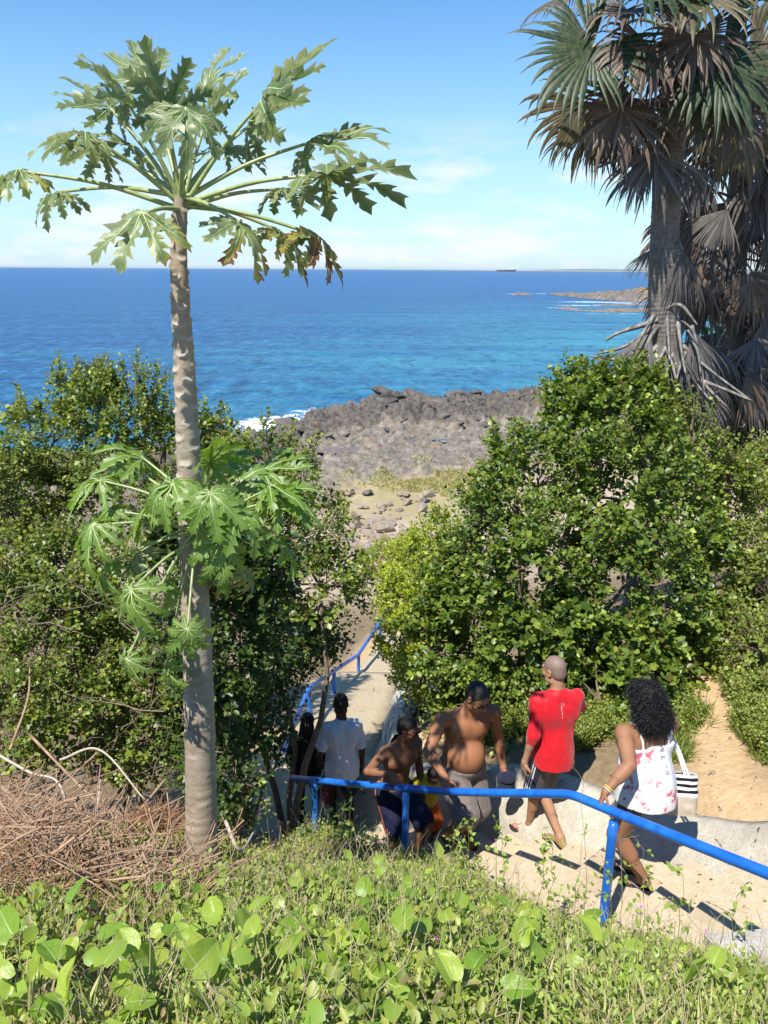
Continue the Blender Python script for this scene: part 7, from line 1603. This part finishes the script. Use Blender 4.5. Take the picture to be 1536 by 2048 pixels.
# --- the second bare-chested man
ro = stair_at(790, 1722); rp2 = W(792, 1573, 5.76); wst = A3(rp2 - ro) + (-.03, .05, .085)
n_ = Person(1.66, R(206), (-.02, .0, .83), lean=R(9), side=R(-4), tyaw=R(8), head=(R(28), R(8)), sh=.188, limb=.98, hip=1.0,
            arms={1: dict(hand=wst, rel=False, hint=(.45, -1, -.2), dir=(.50, -.60, -.55), palm=(.3, -.3, -.6), curl=.85), -1: dict(hand=(-.26, .10, -.04), hint=(-.4, -1, 0), curl=.4)},
            feet={1: dict(at=(-.08, -.03, 0), yaw=R(215)), -1: dict(at=(.20, -.16, RISE), yaw=R(215))})
body = n_.body('person', M['skin_deep']); finish(body, ro, 'slimmer bare-chested man in navy shorts with orange piping and dark sunglasses')
n_.shorts(body, M['piped'], length=.84, inf=.016, flare=.026, top=.06); n_.hair_cap(body, M['hair'], grow=1.05, line=(0, .05, .06), tilt=(0, -.75, .62)); n_.sunglasses(body, M['lens'], M['lens']); n_.flipflops(body, M['dark_sole'], M['dark_sole'])

# --- the man in the white T-shirt going down
pz = W(685, 1670, 7.55); ro = Vector((pz.x, pz.y, foot_on(pz, None)))
t_ = Person(1.78, R(12), (0, .02, .90), lean=R(2), head=(R(-6), R(6)), sh=.170, limb=.88, breadth=.92,
            arms={-1: dict(hand=(-.225, .10, .0), hint=(-.4, -1, 0), curl=.5), 1: dict(hand=(.225, .03, -.03), hint=(.2, -1, 0), dir=(0, .2, -1), curl=.4)},
            feet={-1: dict(at=(-.10, .10, 0), yaw=R(14)), 1: dict(at=(.10, -.14, 0), yaw=R(8))})
body = t_.body('person', M['skin_dark'], vox=.0065); finish(body, ro, 'man in white T-shirt and black shorts, back turned, at the foot of the stairs')
t_.shirt(body, M['white_cloth'], inf=.013, sleeve=.74, hem=-.10, flare=.010, wr=.009, loose=.010); t_.shorts(body, M['black_cloth'], length=.74, inf=.012, flare=.03, top=-.03); t_.hair_cap(body, M['hair'], grow=1.05, wr=.002); t_.flipflops(body, M['dark_sole'], M['dark_sole'])

# --- the long-haired girl beside him with the pink bag
pz = W(617, 1652, 7.9); ro = Vector((pz.x, pz.y, foot_on(pz, None)))
g_ = Person(1.45, R(2), (0, .02, .72), lean=R(14), head=(R(-5), R(20)), sh=.17, limb=.95,
            arms={-1: dict(hand=(-.22, .12, .02), hint=(-.4, -1, 0)), 1: dict(hand=(.27, .06, -.01), hint=(.3, -1, 0), dir=(0, .1, -1), curl=.9)},
            feet={-1: dict(at=(-.09, .12, 0), yaw=R(5)), 1: dict(at=(.09, -.10, 0), yaw=R(0))})
body = g_.body('person', M['skin_dark'], vox=.0065); finish(body, ro, 'long-haired girl in a black top and denim shorts at the foot of the stairs')
g_.shirt(body, M['black_cloth'], inf=.014, sleeve=.9, hem=.02, flare=.012); g_.shorts(body, M['pale_denim'], length=.36, inf=.014, flare=.018)
B = Sdf(); H = g_.Hh; k = g_.k
for c, r in (((0, -.02, .045), (.088, .105, .092)), ((0, -.07, -.04), (.098, .07, .11)), ((0, -.085, -.16), (.105, .055, .13)), ((0, -.08, -.27), (.085, .04, .10))): B.ell(H(*c), np.array(r) * k, g_.Rh, .04)
V, Fq = B.mesh(.006); g_.child('hair', V, Fq, body, M['hair'], .010, 34.); g_.flipflops(body, M['dark_sole'], M['dark_sole'])
hd = A3(ro) + g_.wr[1] + np.array((.01, 0, -.10)); pb_ = empty('plastic_bag', hd, 'pink plastic bag held by the long-haired girl', 'bag')
M['pink'] = cloth_mat('pink_plastic', (0.50, 0.07, 0.12), (0.62, 0.12, 0.18), .35, 0.)
B = Sdf(); B.cone((0, 0, -.02), (.0, 0, -.12), .022, .06, .03); B.ell((.015, 0, -.22), (.085, .075, .14), I3, .05); V, Fq = B.mesh(.007); g_.child('bag_body', V, Fq, pb_, M['pink'], .012, 20.)
for q in (-1, 1):
    V, Fq = tubes([(curve_pts([(q * .012, 0, -.04), (q * .02, 0, .03), (0, 0, .055)], 10), np.full(10, .007))], 6); link('handle', mesh_np('handle', V, Fq, smooth=True), pb_, M['pink'])

# --- the child behind the second man
pz = stair_at(846, 1693); ro = pz
c_ = Person(1.12, R(196), (0, .02, .545), lean=R(26), head=(R(8), R(22)), sh=.17, limb=.95, arms={1: dict(hand=(.20, .20, .12), hint=(.8, -.6, 0)), -1: dict(hand=(-.34, .14, .05), hint=(-.8, -.3, .5), dir=(-.1, .2, -1), curl=.2)},
            feet={1: dict(at=(-.06, -.02, 0), yaw=R(200)), -1: dict(at=(.08, .06, 0), yaw=R(200))})
body = c_.body('person', M['skin_deep'], vox=.0055); finish(body, ro, 'child in a yellow and blue top, half hidden behind the two bare-chested men')
c_.shirt(body, M['royal_cloth'], inf=.012, sleeve=1.5, hem=-.02, flare=.01); c_.shirt(body, M['yellow_cloth'], inf=.020, sleeve=.06, hem=.01, flare=.012, name='vest', neck=.5); c_.shorts(body, M['orange_cloth'], length=.78, inf=.016, flare=.03); c_.hair_cap(body, M['hair'], grow=1.06)
# --- a far figure on the shore
pz = WZ(441, 876, SEA + .9); ro = Vector((pz.x, pz.y, gz(pz.x, pz.y)))
d_ = Person(1.72, R(150), (0, 0, .89), arms={-1: dict(hand=(-.25, .05, 0)), 1: dict(hand=(.25, .1, .1))}, feet={-1: dict(at=(-.1, 0, 0), yaw=R(150)), 1: dict(at=(.1, 0, 0), yaw=R(150))})
body = d_.body('person', M['skin_deep'], vox=.016); finish(body, ro, 'tiny distant person standing on the shore beyond the left shrubs'); M['maroon'] = cloth_mat('maroon_cloth', (0.10, 0.015, 0.02), (0.14, 0.02, 0.03)); d_.shirt(body, M['maroon'], vox=.014); d_.shorts(body, M['black_cloth'], vox=.014)
